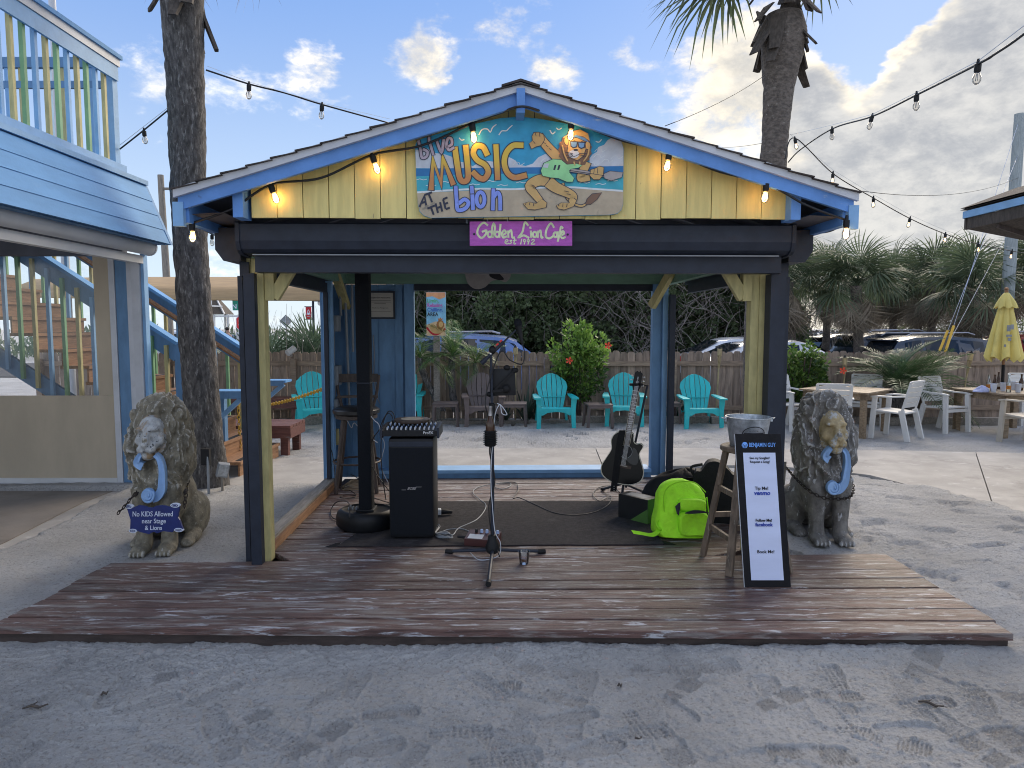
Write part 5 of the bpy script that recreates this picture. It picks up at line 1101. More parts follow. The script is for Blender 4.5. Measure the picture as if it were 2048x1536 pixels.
m = MB(); poly(m, smooth_path([(-.03,.188),(.03,.212),(.10,.212),(.16,.196),(.10,.192),(.03,.186)], 4, True), -.152); m.obj('zip_opening', 'ink', bp)
m = MB(); m.add([(-.085,-.100,.23),(-.06,-.108,.26),(-.035,-.112,.265),(-.05,-.112,.22),(-.06,-.115,.165),(-.075,-.112,.18)], [(0,1,2,3,4,5)]); m.obj('side_gap', 'ink', bp)
m = MB(); m.prism([(.035,.355),(.063,.325),(.035,.295),(.007,.325)], .004, Matrix.Translation((0,-.106,0.004)) @ Matrix.Rotation(R(-12), 4, 'X')); m.obj('patch', 'leather', bp)
m = MB(); m.tube(smooth_path([(-.14,-.06,.10),(-.17,-.085,.31),(-.10,-.095,.40),(.05,-.095,.415),(.16,-.07,.34)], 6), .005, 5); m.tube(smooth_path([(.175,-.06,.30),(.20,-.05,.15),(.19,-.07,.05)], 5), .005, 5); m.obj('piping', 'neond', bp)
m = MB(); L = smooth_path([(-.17,-.02,.10),(-.22,-.08,.05),(-.28,-.13,.035),(-.36,-.13,.045),(-.42,-.11,.05)], 5); n = len(L)
m.add([(p.x,p.y,p.z) for p in L]+[(p.x+.012,p.y-.03,p.z-.022) for p in L], [(i,i+1,n+i+1,n+i) for i in range(n-1)]); m.obj('strap', 'neon', bp)
m = MB(); m.tube(smooth_path([(-.17,-.05,.13),(-.215,-.07,.10),(-.20,-.09,.06),(-.17,-.08,.05)], 4), .010, 6); m.obj('strap_loop', 'neond', bp)
c = G(1350, 1000, DZ); t = thing('duffel_bag', 'black soft gig bag heaped behind the neon backpack', 'bag', Vector((c.x-.06, 5.85, DZ)), .1)
def df(u, v):
    a = 2*math.pi*u; k = math.sqrt(max(0, 1-v**2.4)); wr = .03*float(fbm(np.array(math.cos(a)*3), np.array(math.sin(a)*3), np.array(v*4), 3, 8))
    return ((.36+wr)*math.cos(a)*max(.02, k)+.03*v, (.20+wr)*math.sin(a)*max(.02, k), (.385+wr)*v**.75)
blob_mesh(df, 'soft_body', 'nylon', t); m = MB(); m.tube(smooth_path([(-.2,-.13,.30),(-.06,-.15,.34),(.1,-.14,.32),(.22,-.10,.24)], 6), .008, 5); m.obj('zip', 'rubber', t)
c = Vector((P(1440,1000,5.55).x, 5.55, DZ)); t = thing('guitar_case', 'black hard guitar case standing on edge behind the wooden stool', 'case', c, -.25)
m = MB(); m.prism(smooth_path([(-.18,0),(.25,0),(.30,.08),(.28,.30),(.20,.38),(.10,.40),(.06,.44),(-.02,.50),(-.10,.49),(-.15,.42),(-.20,.40),(-.22,.20),(-.21,.05)], 4, True), .14); m.obj('shell', 'nylon', t, True)
m = MB(); m.tube(smooth_path([(-.20,.03,.36),(-.23,.03,.44),(-.14,.03,.47)], 5), .011, 6); m.obj('handle', 'rubber', t)
for z in (.12,.30): m = MB(); m.bx(.20, .215, -.008, 0, z, z+.07); m.obj('latch', 'brass', t)
c = G(1290, 1042, RZ); t = thing('equipment_box', 'green and black cardboard equipment carton beside the backpack', 'carton', c+Vector((-.045,.07,0)), R(42))
m = MB(); m.bx(-.07,.07,-.15,.15,.0,.195); m.obj('carton', 'blackbox', t)
m = MB(); m.bx(-.071,.071,-.153,-.1502,.0,.196); m.obj('end_panel', 'greenbox', t)
m = MB(); m.add([(-.0725,-.15,.0),(-.0725,.02,.0),(-.0725,-.15,.12)], [(0,1,2)]); m.obj('side_print', 'greenbox', t)
m = MB(); poly(m, ellp(.03,.11,.022,.028,12), -.1545); m.obj('emblem', 'cream', t)
m = MB(); m.bx(-.05,.05,-.10,.10,.1955,.1962); m.obj('top_print', 'elec', t)
# --- wooden stool with bucket, banner
c = Vector((1.555, 4.57, DZ)); t = thing('wooden_stool', 'tall worn wooden stool with splayed legs holding the metal bucket', 'stool', c, R(8)); zs = .80
m = MB(); m.lathe([(.0,zs-.035),(.165,zs-.035),(.175,zs-.028),(.175,zs-.006),(.168,zs),(.0,zs)], n=30); m.obj('seat', 'stoolwood', t, True)
lg = [(s*.205, q*.205) for s in (-1,1) for q in (-1,1)]; ltop = .10
for x, y in lg: m = MB(); m.beam((x,y,.0), (x/.205*ltop,y/.205*ltop,zs-.034), .044, .034); m.obj('leg', 'stoolwood', t)
at = lambda x, y, z: Vector((x+(x/.205*ltop-x)*z/zs, y+(y/.205*ltop-y)*z/zs, z))
for (i, j), zz in (((0,1),.22),((2,3),.22),((0,2),.30),((1,3),.30),((0,1),.50),((2,3),.50),((0,2),.55)):
    m = MB(); m.beam(at(*lg[i],zz), at(*lg[j],zz), .022, .034); m.obj('rung', 'stoolwood', t)
c = Vector((1.555, 4.575, DZ+.80)); t = thing('metal_bucket', 'galvanised metal bucket with an oval beer label on the wooden stool', 'bucket', c)
m = MB(); m.lathe([(.0,.004),(.105,.004),(.108,.0),(.112,.004),(.140,.185),(.146,.188),(.146,.194),(.138,.194),(.109,.012),(.0,.010)], n=34); m.obj('pail', 'galv', t, True)
for s in (-1, 1): m = MB(); m.box((s*.150,0,.175), (.016,.03,.03), bev=.004); m.tube([(s*.155,-.02,.18),(s*.175,0,.186),(s*.155,.02,.18)], .004, 5); m.obj('ear', 'galv', t)
def wrapz(pts, r0, z0, r1, z1, off=.0012):
    o = []
    for x, z in pts: r = r0+(r1-r0)*(z-z0)/(z1-z0)+off; a = x/r; o.append((r*math.sin(a), -r*math.cos(a), z))
    return o
oo, ii = ellp(0,.092,.078,.052,28), ellp(0,.092,.072,.047,28)
m = MB(); A = wrapz(oo,.112,.004,.140,.185); B_ = wrapz(ii,.112,.004,.140,.185); m.add(A+B_, [(i,(i+1)%28,28+(i+1)%28,28+i) for i in range(28)])
bandt = [(-.066+.0055*k,.101) for k in range(25)]; bandb = [(-.066+.0055*k,.072) for k in range(25)]; q = wrapz(bandt+bandb,.112,.004,.140,.185,.0016); m.add(q, [(i,i+1,25+i+1,25+i) for i in range(24)]); m.obj('label_print', 'ink', t)
for k, ch in enumerate('CIGAR CITY'):
    if ch == ' ': continue
    a = (k-4.5)*.095; r = .127; text('lettering', ch, .017, 'ink', t, (r*math.sin(a), -r*math.cos(a), .116-.10*a*a*.25), (math.pi/2+R(-8),0,a), bold=.0004)
# banner
bl, br_, tl_ = G(1489.7,1174.5,DZ), G(1581.8,1174.5,DZ), P(1470.5,868,4.27)
tr_ = P(1560.7,868,4.27); bw_ = (br_-bl).length; bc = (bl+br_)/2; up_ = ((tl_+tr_)/2-bc); bh = up_.length
xv = ((br_-bl)+(tr_-tl_)).normalized(); zv = (up_-xv*up_.dot(xv)*0).normalized(); yv = zv.cross(xv).normalized(); zv2 = zv
mtx = Matrix(((xv.x,yv.x,zv.x,bc.x),(xv.y,yv.y,zv.y,bc.y),(xv.z,yv.z,zv.z,bc.z),(0,0,0,1)))
bn_ = thing('banner_sign', 'tall black and white musician banner leaning against the wooden stool', 'banner', bc)
skew = xv.dot(zv)
bn_.rotation_euler = Matrix((xv, yv, xv.cross(yv))).transposed().to_euler()
k_ = (tl_+tr_)/2-bc; loc_up = Vector((k_.dot(xv), k_.dot(yv), k_.dot(xv.cross(yv)))); shx = loc_up.x/loc_up.z; bh = loc_up.z
bs = lambda x, z: (x+shx*z, z)
m = MB(); m.prism([bs(-bw_/2,0),bs(bw_/2,0),bs(bw_/2,bh),bs(-bw_/2,bh)], .012); m.obj('panel', 'nylon', bn_)
m = MB(); m.prism([bs(-bw_/2-.003,0),bs(-bw_/2-.0005,0),bs(-bw_/2-.0005,bh),bs(-bw_/2-.003,bh)], .010, Matrix.Translation((0,.001,0))); m.obj('edge', 'white', bn_)
pw_ = bw_*.354
nz = 24; vs = []; 
for i in range(nz+1):
    f = i/nz; z = bh*(.046+f*(.877-.046)); y = -.0025-.0008*math.sin(f*40)-.0006*math.sin(f*97+1)
    for x in (-pw_, 0, pw_): a = bs(x, z); vs.append((a[0], y, a[1]))
m = MB(); m.add(vs, [f for i in range(nz) for f in ((i*3,i*3+1,i*3+4,i*3+3),(i*3+1,i*3+2,i*3+5,i*3+4))]); m.obj('white_print', 'bannerw', bn_, 'all')
def bt_(body, fr, size, mat, bold=0, sx=1, dx=0, y=-.0048, sh=0): z = bh*(1-fr); text('lettering', body, size, mat, bn_, (dx+shx*z, y, z), bold=bold, sx=sx, shear=sh)
bt_('BENJAMIN GUY', .073, .036, 'bannerb', .0004, .66, .022, -.0016)
bt_('See my Songlist!', .158, .0205, 'ink', .0002, .92); bt_('Request a Song!', .183, .0205, 'ink', .0002, .92); bt_('Tip Me!', .357, .028, 'ink', .0003, .95); bt_('venmo', .388, .036, 'navyink', .0012, 1.0, 0, -.0048, .2)
bt_('Follow Me!', .566, .024, 'ink', .0006, .92); bt_('facebook', .594, .030, 'navyink', .0009, .95); bt_('Book Me!', .770, .027, 'ink', .0003, 1.0)
m = MB(); z = bh*(1-.073); cx = -.085+shx*z; poly(m, ellp(cx, z, .019, .019, 24), -.0014); m.obj('logo_disc', 'bannerb', bn_)
m = MB(); 
for k in range(3): ribbon(m, [(cx-.019+.001*k, z+.012-.009*k), (cx, z-.004-.009*k*.8), (cx+.019-.001*k, z+.012-.009*k)], .0022, -.0018)
ribbon(m, [(cx,z-.002),(cx,z-.019)], .0022, -.0019); m.obj('logo_cut', 'ink', bn_)
# ================================================================ STONE LIONS
def lion_mesh():
    m = MB()
    m.ell((0,.02,.42), (.19,.175,.30)); m.ell((0,.20,.30), (.19,.24,.24), rot=(R(-28),0,0)); m.ell((0,.32,.17), (.20,.20,.17))
    for s in (-1, 1):
        m.ell((s*.165,.24,.17), (.105,.19,.175), rot=(R(12),0,R(-6*s))); m.ell((s*.20,.05,.045), (.065,.15,.05)); m.ell((s*.20,-.06,.035), (.06,.06,.04))
        m.ell((s*.115,-.07,.42), (.095,.11,.17)); m.tube([(s*.11,-.10,.46),(s*.105,-.145,.30),(s*.10,-.155,.16),(s*.10,-.165,.05)], [.10,.075,.062,.068], 12)
        m.ell((s*.10,-.215,.040), (.072,.10,.046))
        for k in (-1.5,-.5,.5,1.5): m.ell((s*.10+k*.032,-.295,.028), (.019,.035,.026), 8, 6)
        m.ell((s*.18,-.07,.985), (.035,.03,.045))
    # mane
    m.ell((0,.02,.86), (.225,.215,.26), 24, 16); m.ell((0,.00,.66), (.245,.205,.24), 24, 16); m.ell((0,-.05,.53), (.20,.175,.20), 20, 14)
    m.ell((-.17,-.03,.70), (.09,.14,.22)); m.ell((.17,-.03,.70), (.09,.14,.22)); m.ell((0,.0,1.0), (.165,.17,.125)); m.ell((0,.14,.7), (.19,.13,.30))
    # face
    m.ell((0,-.175,.86), (.105,.085,.135), 18, 12); m.ell((0,-.235,.785), (.072,.075,.055), 16, 10); m.tube([(0,-.235,.90),(0,-.265,.86),(0,-.305,.80)], [.035,.030,.033], 10)
    m.ell((-.032,-.285,.765), (.042,.036,.034)); m.ell((.032,-.285,.765), (.042,.036,.034)); m.ell((0,-.318,.798), (.028,.018,.018)); m.ell((0,-.25,.715), (.048,.055,.030))
    for s in (-1, 1): m.ell((s*.048,-.245,.905), (.042,.028,.018)); m.ell((s*.075,-.215,.82), (.035,.035,.045))
    me = bpy.data.meshes.new('t'); me.from_pydata(m.v, [], m.f); o = bpy.data.objects.new('t', me); COL.objects.link(o)
    md = o.modifiers.new('r', 'REMESH'); md.mode = 'VOXEL'; md.voxel_size = .0085
    sm = o.modifiers.new('s', 'SMOOTH'); sm.factor = .5; sm.iterations = 4
    dg = bpy.context.evaluated_depsgraph_get(); r = bpy.data.meshes.new_from_object(o.evaluated_get(dg)); bpy.data.objects.remove(o)
    n = len(r.vertices); V = np.empty(n*3, np.float32); r.vertices.foreach_get('co', V); V = V.reshape(-1, 3).astype(float)
    Nn = np.empty(n*3, np.float32); r.vertices.foreach_get('normal', Nn); Nn = Nn.reshape(-1, 3).astype(float)
    x, y, z = V.T
    ed = np.sqrt((x/.112)**2+((y+.19)/.115)**2+((z-.845)/.150)**2); em = np.sqrt((x/.085)**2+((y+.26)/.10)**2+((z-.76)/.085)**2)
    jag = .10*fbm(x*28, y*28, z*28, 2, 3)
    face = ((ed+jag < 1.03) | (em+jag*.6 < 1.0)) & (y < -.155)
    facef = 1-sstep(.95, 1.2, np.minimum(ed, em))*1.0
    eark = sstep(.045, .075, np.sqrt((np.abs(x)-.18)**2+(y+.07)**2+(z-.985)**2))
    mane = sstep(.40, .52, z+.04*fbm(x*8, y*8, z*8, 2, 9))*(1-facef)*np.where(z > .4, eark, 1)
    # back of the head and shoulders keep shallower locks; locks flow away from the face and down
    th = np.arctan2(x, (z-.86)); rho = np.sqrt(x**2+(z-.86)**2+(y+.2)**2)
    wv = 1.1*fbm(x*5, y*5, z*5, 2, 14)
    ax_ = x*np.sign(x+1e-9)
    lock = 1-np.abs(fbm(x*11+wv*1.2+ax_*6*(z-.7), y*10+wv, z*4.2+wv*.9, 2, 17))*2.6
    fine = 1-np.abs(fbm(x*30+wv*2.4+ax_*10*(z-.7), y*26, z*9+wv*1.5, 2, 23))*2.2
    V += Nn*(mane*(.036*(lock-.5)+.024*(fine-.45)))[:, None]
    V += Nn*(.004*fbm(x*22, y*22, z*22, 3, 33)*(1-face))[:, None]
    # carved details of the face
    def dent(cx, cy, cz, rx, ry, rz, dep):
        nonlocal V
        d = ((x-cx)/rx)**2+((y-cy)/ry)**2+((z-cz)/rz)**2; V += Nn*(-dep*np.exp(-d*1.6))[:, None]
    for s in (-1, 1):
        dent(s*.048, -.245, .876, .030, .05, .013, .016); dent(s*.048, -.25, .868, .016, .04, .009, -.010)
        dent(s*.015, -.34, .79, .007, .03, .007, .008); dent(s*.052, -.25, .738, .03, .06, .006, .010); dent(s*.18, -.10, .985, .018, .03, .024, .012)
    dent(0, -.30, .738, .055, .05, .009, .016); dent(0, -.33, .765, .004, .05, .025, .007); dent(0, -.19, .96, .006, .05, .03, .004)
    ridge = 1-np.abs(fbm(x*60+4, y*40, z*60, 2, 41))*2; V += Nn*(face*.0018*ridge)[:, None]
    for s in (-1, 1):
        for k in (-1, 0, 1): dent(s*.10+k*.032, -.30, .03, .006, .06, .03, .008)
    r.vertices.foreach_set('co', V.astype(np.float32).ravel()); r.update()
    fm = face; idx = np.zeros(len(r.polygons), np.int32)
    for i, p in enumerate(r.polygons): idx[i] = 1 if sum(fm[v] for v in p.vertices) >= 3 else 0
    return r, idx
LM, LI = lion_mesh()
M['face_l'] = mk('lion_face_pale', (.42,.43,.43), .25, 18, rough=.55, bump=.6, bscale=70, rand=0, wear=((.30,.20,.10), .48, .60, 7, (1,1,1)), wear2=((.06,.065,.07), .585, .63, 34, (1,1,1)))
M['face_r'] = mk('lion_face_ochre', (.38,.30,.165), .22, 14, rough=.7, bump=.6, bscale=80, rand=0, wear=((.46,.48,.48), .52, .62, 9, (1,1,1)), wear2=((.08,.07,.06), .66, .72, 34, (1,1,1)))
def make_lion(name, label, loc, rz, body, face, sc, mir):
    t = thing(name, label, 'statue', loc, rz)
    me = LM.copy(); me.name = 'lion_body'; me.materials.clear(); me.materials.append(M[body]); me.materials.append(M[face]); me.polygons.foreach_set('material_index', LI); me.polygons.foreach_set('use_smooth', np.ones(len(me.polygons), bool))
    b = link('lion_body', me, t); b.scale = (sc,)*3; t.scale = (.87,1,1)
    s = sc
    def R3(L, w, y0, y1, nm):
        m = MB(); pts = smooth_path([(a*mir*s, b_*s) for a, b_ in L], 6); n = len(pts); ws = [w[0]+(w[1]-w[0])*i/(n-1) for i in range(n)]
        rib = MB(); ribbon(rib, pts, [q*s for q in ws], 0); vs = rib.v; k = len(vs)//2
        ys = [(y0+(y1-y0)*i/(k-1))*s for i in range(k)]*2
        bulge = lambda i: ys[i]
        cen = [((vs[i][0]+vs[k+i][0])/2, ys[i]+.010*s, (vs[i][2]+vs[k+i][2])/2) for i in range(k)]
        A = [(v[0], ys[i], v[2]) for i, v in enumerate(vs)]; B = [(v[0], ys[i]+.05*s, v[2]) for i, v in enumerate(vs)]
        m.add(A+B+cen, [f for i in range(k-1) for f in ((i,i+1,4*k+i+1,4*k+i),(4*k+i,4*k+i+1,k+i+1,k+i),(2*k+i+1,i+1,i,2*k+i),(k+i,k+i+1,3*k+i+1,3*k+i))])
        m.obj(nm, 'scroll', t, True)
    R3([(.055,.725),(.085,.69),(.10,.62),(.095,.54),(.085,.47),(.05,.425),(.01,.415)], (.032,.072), -.275, -.245, 'scroll')
    R3([(-.045,.735),(-.075,.70),(-.085,.665),(-.05,.64)], (.03,.06), -.285, -.26, 'scroll_end')
    sp = MB(); cx, cz = -.015*mir*s, .435*s; tt = np.linspace(0, 4.4*math.pi, 44)
    sp.tube([(cx+mir*math.cos(a-.6)*(.010+.0030*a)*s, -.262*s-.006*math.cos(a), cz+math.sin(a-.6)*(.010+.0030*a)*s) for a in tt], [.010*s]*44, 7); sp.obj('scroll_curl', 'scroll', t, 'all')
    cu = MB(); cu.tube([(cx,-.235*s,cz),(cx,-.268*s,cz)], [.052*s,.048*s], 18); cu.obj('scroll_roll', 'scroll', t, True)
    return t
def on(u, v, dz=0):
    p = G(u, v, .07); return Vector((p.x, p.y, gz(p.x, p.y)-.006+dz))
RL, RR_ = R(7), R(-4)
ll = on(314, 1108); LL = Vector((ll.x-.035, ll.y+.20, ll.z)); lion_l = make_lion('lion_statue', 'grey brown seated stone lion with pale face and blue scroll beside the palm trunk', LL, RL, 'stone_l', 'face_l', 1.01, 1)
lr = on(1660, 1092); LR = Vector((lr.x+.01, lr.y+.20, lr.z)); lion_r = make_lion('lion_statue', 'grey seated stone lion with ochre face and chipped white legs beside the banner', LR, RR_, 'stone_r', 'face_r', 1.0, 1)
def chain(label, pts, link_len=.034, r=.0035, w=.011, mat='chain', grp=None, name='chain'):
    P_ = catmull(pts, 30); m = MB(); d = 0; last = P_[0]; k = 0; L0 = P_[0]; step = link_len*.76; acc = 0; cen = []
    for a, b in zip(P_, P_[1:]):
        seg = (b-a).length
        while acc+seg >= step*len(cen): tt = (step*len(cen)-acc)/max(seg, 1e-9); cen.append((a.lerp(b, tt), (b-a).normalized()))
        acc += seg
    for k, (p, d) in enumerate(cen):
        o = d.orthogonal().normalized(); q = d.cross(o); s_ = o if k % 2 else q
        if abs(d.z) < .8: hz = d.cross(Vector((0,0,1))).normalized(); s_ = hz if k % 2 else Vector((0,0,1))
        h = link_len/2-w
        loop = [p+d*(h*sx)+d*w*math.cos(a)*1+s_*w*math.sin(a) for sx, rng in ((1,(-90,-30,30,90)),(-1,(90,150,210,270))) for a in [R(x) for x in rng]]
        loop.append(loop[0]); m.tube(loop, r, 5, False)
    o = m.obj(name, mat, None, 'all'); return tag(o, label, 'chain', grp)
def lw(t, x, y, z): return t.matrix_basis @ Vector((x, y, z))
for q in (lion_l, lion_r): q.matrix_basis  # noqa
def LWm(loc, rz): return lambda x, y, z: Vector(loc)+Matrix.Rotation(rz, 3, 'Z') @ Vector((x*.87, y, z))
wl_, wr_ = LWm(LL, RL), LWm(LR, RR_)
chain('rusty dark chain slung round the right lion below its scroll', [wr_(-.26,.12,.50),wr_(-.25,-.06,.46),wr_(-.19,-.20,.40),wr_(-.08,-.245,.355),wr_(.06,-.245,.35),wr_(.16,-.20,.36),wr_(.235,-.08,.40),wr_(.25,.05,.48)])
# no kids sign
ks = P(309, 1040, 4.62); kt = thing('warning_sign', 'navy scroll shaped no kids sign with white lettering hung below the left lion', 'sign', ks, R(-8))
u_ = (4.3875*1400/4.62/1.0)
kx = lambda cx: (cx-480)/u_*1.0; kz = lambda cy: -(cy-1141)/u_*1.0
m = MB(); m.prism([(kx(a),kz(b)) for a, b in [(215,1048),(262,1042),(330,1012),(390,1018),(420,1030),(460,1030),(500,1012),(560,1004),(640,1018),(690,1012),(727,992),(722,1040),(712,1075),(705,1105),(722,1130),(752,1212),(700,1232),(670,1222),(650,1246),(560,1240),(500,1262),(470,1248),(420,1272),(340,1258),(300,1245),(262,1262),(235,1250),(240,1200),(245,1145),(236,1120),(226,1085)]], .012); m.obj('board', 'signblue', kt)
for cx, cy, rx, ry in ((236,1027,40,20),(686,1000,44,20),(266,1248,38,18),(712,1222,42,18)):
    m = MB(); q = ellp(kx(cx), kz(cy), rx/u_, ry/u_, 18); m.prism(q, .018, Matrix.Translation((0,-.004,0))); o = m.obj('scroll_corner', 'signwhite', kt)
    m = MB(); m.ring(ellp(kx(cx), kz(cy), rx*.72/u_, ry*.66/u_, 18), ellp(kx(cx), kz(cy), rx*.55/u_, ry*.42/u_, 18), .001, Matrix.Translation((0,-.0052,0))); poly(m, ellp(kx(cx), kz(cy), rx*.4/u_, ry*.25/u_, 10), -.0052); m.obj('scroll_mark', 'signblue', o)
text('lettering', 'No KIDS Allowed', .0495, 'signwhite', kt, (kx(463),-.0015,kz(1088)), (math.pi/2,R(-2.5),0), shear=.12, sx=.82, bold=.0002)
text('lettering', 'near Stage', .046, 'signwhite', kt, (kx(472),-.0015,kz(1152)), (math.pi/2,R(-2.5),0), shear=.12, sx=.92, bold=.0002)
text('lettering', '& Lions', .044, 'signwhite', kt, (kx(466),-.0015,kz(1214)), (math.pi/2,R(-2.5),0), shear=.12, sx=.95, bold=.0002)
kl, kr = P(246,1016,4.63), P(366,1006,4.63)
chain('dark chain holding the left corner of the no kids sign', [kl+Vector((-.03,0,-.03)), kl, kl+Vector((.06,.06,.09)), wl_(-.18,-.12,.40)], grp='chains of the no kids sign')
chain('dark chain down the right side of the left lion to the no kids sign', [kr+Vector((.01,0,-.02)), kr+Vector((.01,.03,.08)), wl_(.215,-.10,.42), wl_(.225,.0,.56)], grp='chains of the no kids sign')
c = wr_(-.30,.16,.44); t = thing('cardboard_tag', 'grey beige cardboard tag tucked behind the chain of the right lion', 'tag', c, R(25)); m = MB(); m.prism([(-.02,-.08),(.05,-.09),(.06,.10),(-.05,.11)], .006); m.obj('card', 'paper', t)
# ================================================================ LEFT BUILDING
bld = thing('cafe_building', 'blue cafe building with a balcony, sloped siding skirt and rolled white screens', 'building', (-4.2, 7.35, 0)); BO = Vector((-4.2, 7.35, 0))
def wb(name, mat, x0, x1, y0, y1, z0, z1, par=bld, O=BO): m = MB(); m.bx(x0-O.x, x1-O.x, y0-O.y, y1-O.y, z0-O.z, z1-O.z); return m.obj(name, mat, par)
YS = 1.6
for k in range(4):
    t0, t1 = k/4, (k+1)/4; xa, xb = -3.80+.22*t0, -3.80+.22*t1+.012; za, zb = 3.16-.58*t0, 3.16-.58*t1-.012
    m = MB(); m.add([tuple(Vector(p)-BO) for p in ((xa,YS,za),(xa,7.40,za),(xb,7.40,zb),(xb,YS,zb),(xa-.03,YS,za),(xa-.03,7.40,za),(xb-.03,7.40,zb),(xb-.03,YS,zb))], [(0,1,2,3),(7,6,5,4),(0,4,5,1),(1,5,6,2),(2,6,7,3),(3,7,4,0)]); m.obj('siding_board', 'siding', bld)
m = MB(); m.add([tuple(Vector(p)-BO) for p in ((-3.81,7.402,3.17),(-3.56,7.402,2.56),(-4.6,7.402,2.56),(-4.6,7.402,3.17),(-3.80,7.43,3.17),(-3.55,7.43,2.56),(-4.6,7.43,2.56),(-4.6,7.43,3.17))], [(0,1,2,3),(7,6,5,4),(0,4,5,1),(1,5,6,2)]); m.obj('corner_trim', 'bluepale', bld)
wb('rail_plate', 'bluepale', -4.16, -3.78, YS, 7.42, 3.17, 3.215); wb('rail_plate', 'bluepale', -4.13, -3.98, YS, 7.39, 3.217, 3.36)
wb('balcony_floor', 'bluewall', -8, -3.84, YS, 7.40, 3.05, 3.165); wb('ceiling', 'soffit', -8, -3.78, YS, 7.38, 2.70, 2.76)
wb('header', 'soffit', -8, -4.02, 7.30, 7.40, 2.44, 2.70)
wb('edge_beam', 'bluewall', -3.90, -3.62, YS, 7.38, 2.56, 2.60)
m = MB(); m.tube([Vector((-3.78,YS,2.53))-BO, Vector((-3.78,7.36,2.53))-BO], .082, 18); o = m.obj('screen_roll', 'whitem', bld, True); m = MB(); m.tube([Vector((-3.78,7.361,2.53))-BO, Vector((-3.78,7.385,2.53))-BO], .088, 18); m.obj('end_cap', 'white', o)
wb('screen_channel', 'whitem', -3.90, -3.82, YS, 7.33, 2.36, 2.44)
wb('guide_rail', 'white', -3.945, -3.86, 7.31, 7.37, .03, 2.40); wb('corner_post', 'bluepale', -3.857, -3.825, 7.34, 7.42, .0, 2.56)
wb('corner_post', 'bluewall', -4.12, -4.00, 7.33, 7.43, .0, 2.44); wb('trim', 'white', -3.998, -3.947, 7.32, 7.36, .03, 2.44); wb('screen_frame', 'white', -4.185, -4.125, 7.32, 7.36, .03, 2.44)
m = MB(); X0 = -7.6
wb('screen_panel', 'beigevinyl', X0, -4.19, 7.345, 7.350, .105, .985); wb('screen_panel', 'beigevinyl', -4.355, -4.19, 7.345, 7.350, .987, 2.44)
wb('bottom_bar', 'whitem', X0, -4.19, 7.325, 7.365, .035, .105)
nxv, nzv = 30, 14; V = []; Fv = []
for j in range(nzv+1):
    for i in range(nxv+1):
        x = X0+(-4.357-X0)*i/nxv; z = .988+1.452*j/nzv; V.append((x-BO.x, 7.346-BO.y+.006*float(fbm(np.array(x*2.5), np.array(z*2.0), None, 2, 6)), z))
for j in range(nzv):
    for i in range(nxv): a = j*(nxv+1)+i; Fv.append((a, a+1, a+nxv+2, a+nxv+1))
m = MB(); m.add(V, Fv); m.obj('vinyl_window', 'vinyl', bld, 'all')
# balcony railing
def railing(axis_, a, b, fix, z0, z1, cols, n, par, O, w=.034, nm='baluster'):
    for k in range(n):
        t = (k+.5)/n; p = a+(b-a)*t; m = MB()
        if axis_ == 'y': m.bx(fix-w/2-O.x, fix+w/2-O.x, p-w/2-O.y, p+w/2-O.y, z0, z1)
        else: m.bx(p-w/2-O.x, p+w/2-O.x, fix-w/2-O.y, fix+w/2-O.y, z0, z1)
        m.obj(nm, cols[k % len(cols)], par)
railing('y', 7.25, 2.0, -4.06, 3.36, 4.36, ['yellowp','bluepale','greenp'], 36, bld, BO, .036)
wb('rail_board', 'bluepale', -4.035, -4.01, YS, 7.36, 4.20, 4.34); wb('rail_cap', 'siding', -4.16, -3.98, YS, 7.40, 4.42, 4.46); wb('rail_board', 'white', -4.03, -4.0, YS, 7.38, 4.345, 4.42)
wb('rail_post', 'bluepale', -4.12, -4.03, 7.28, 7.37, 3.36, 4.42)
railing('x', -4.2, -7.6, 7.33, 3.30, 4.32, ['bluepale','greenp','yellowp'], 24, bld, BO, .036); wb('rail_board', 'bluewall', -8, -4.13, 7.30, 7.36, 4.32, 4.42); wb('rail_board', 'bluewall', -8, -4.13, 7.31, 7.35, 4.12, 4.19)
t = thing('flagpole', 'white flagpole rising behind the blue balcony', 'flagpole', (-7.7, 12.2, 0)); m = MB(); m.cyl((0,0,0), (0,0,9.5), .075, .05, 12); m.obj('pole', 'white', t, True); m = MB(); m.ell((0,0,9.55), .09, 10, 7); m.obj('ball', 'brass', t, True)
# ================================================================ STAIRCASE
SO = Vector((-3.1, 8.4, 0)); stc = thing('staircase', 'timber staircase with blue rails and coloured balusters behind the palm trunk', 'staircase', SO)
def sbx(name, mat, x0, x1, y0, y1, z0, z1): return wb(name, mat, x0, x1, y0, y1, z0, z1, stc, SO)
NX = lambda k: -3.05-.273*k
NZ = lambda k: .20+.18*k
for k in range(15):
    sbx('tread', 'tanwood', NX(k)-.30, NX(k)+.02, 7.72, 9.06, NZ(k)-.035, NZ(k)); sbx('riser', 'tanwood', NX(k)-.02, NX(k)-.0, 7.74, 9.04, NZ(k)-.18, NZ(k)-.036)
    sbx('grip_strip', 'rubber', NX(k)-.07, NX(k)-.01, 7.80, 8.98, NZ(k)+.0005, NZ(k)+.003)
nzx = lambda x: .20+.18*(-3.05-x)/.273
for y in (7.69, 9.09):
    m = MB(); xa, xb = -3.9, -7.3; P4 = [(xa,nzx(xa)-.42),(xb,nzx(xb)-.42),(xb,nzx(xb)-.62),(xa,max(.0,nzx(xa)-.62))]; m.prism([(a-SO.x,b) for a, b in P4], .045, Matrix.Translation((0,y-.022-SO.y,0))); m.obj('stringer', 'bluewall', stc)
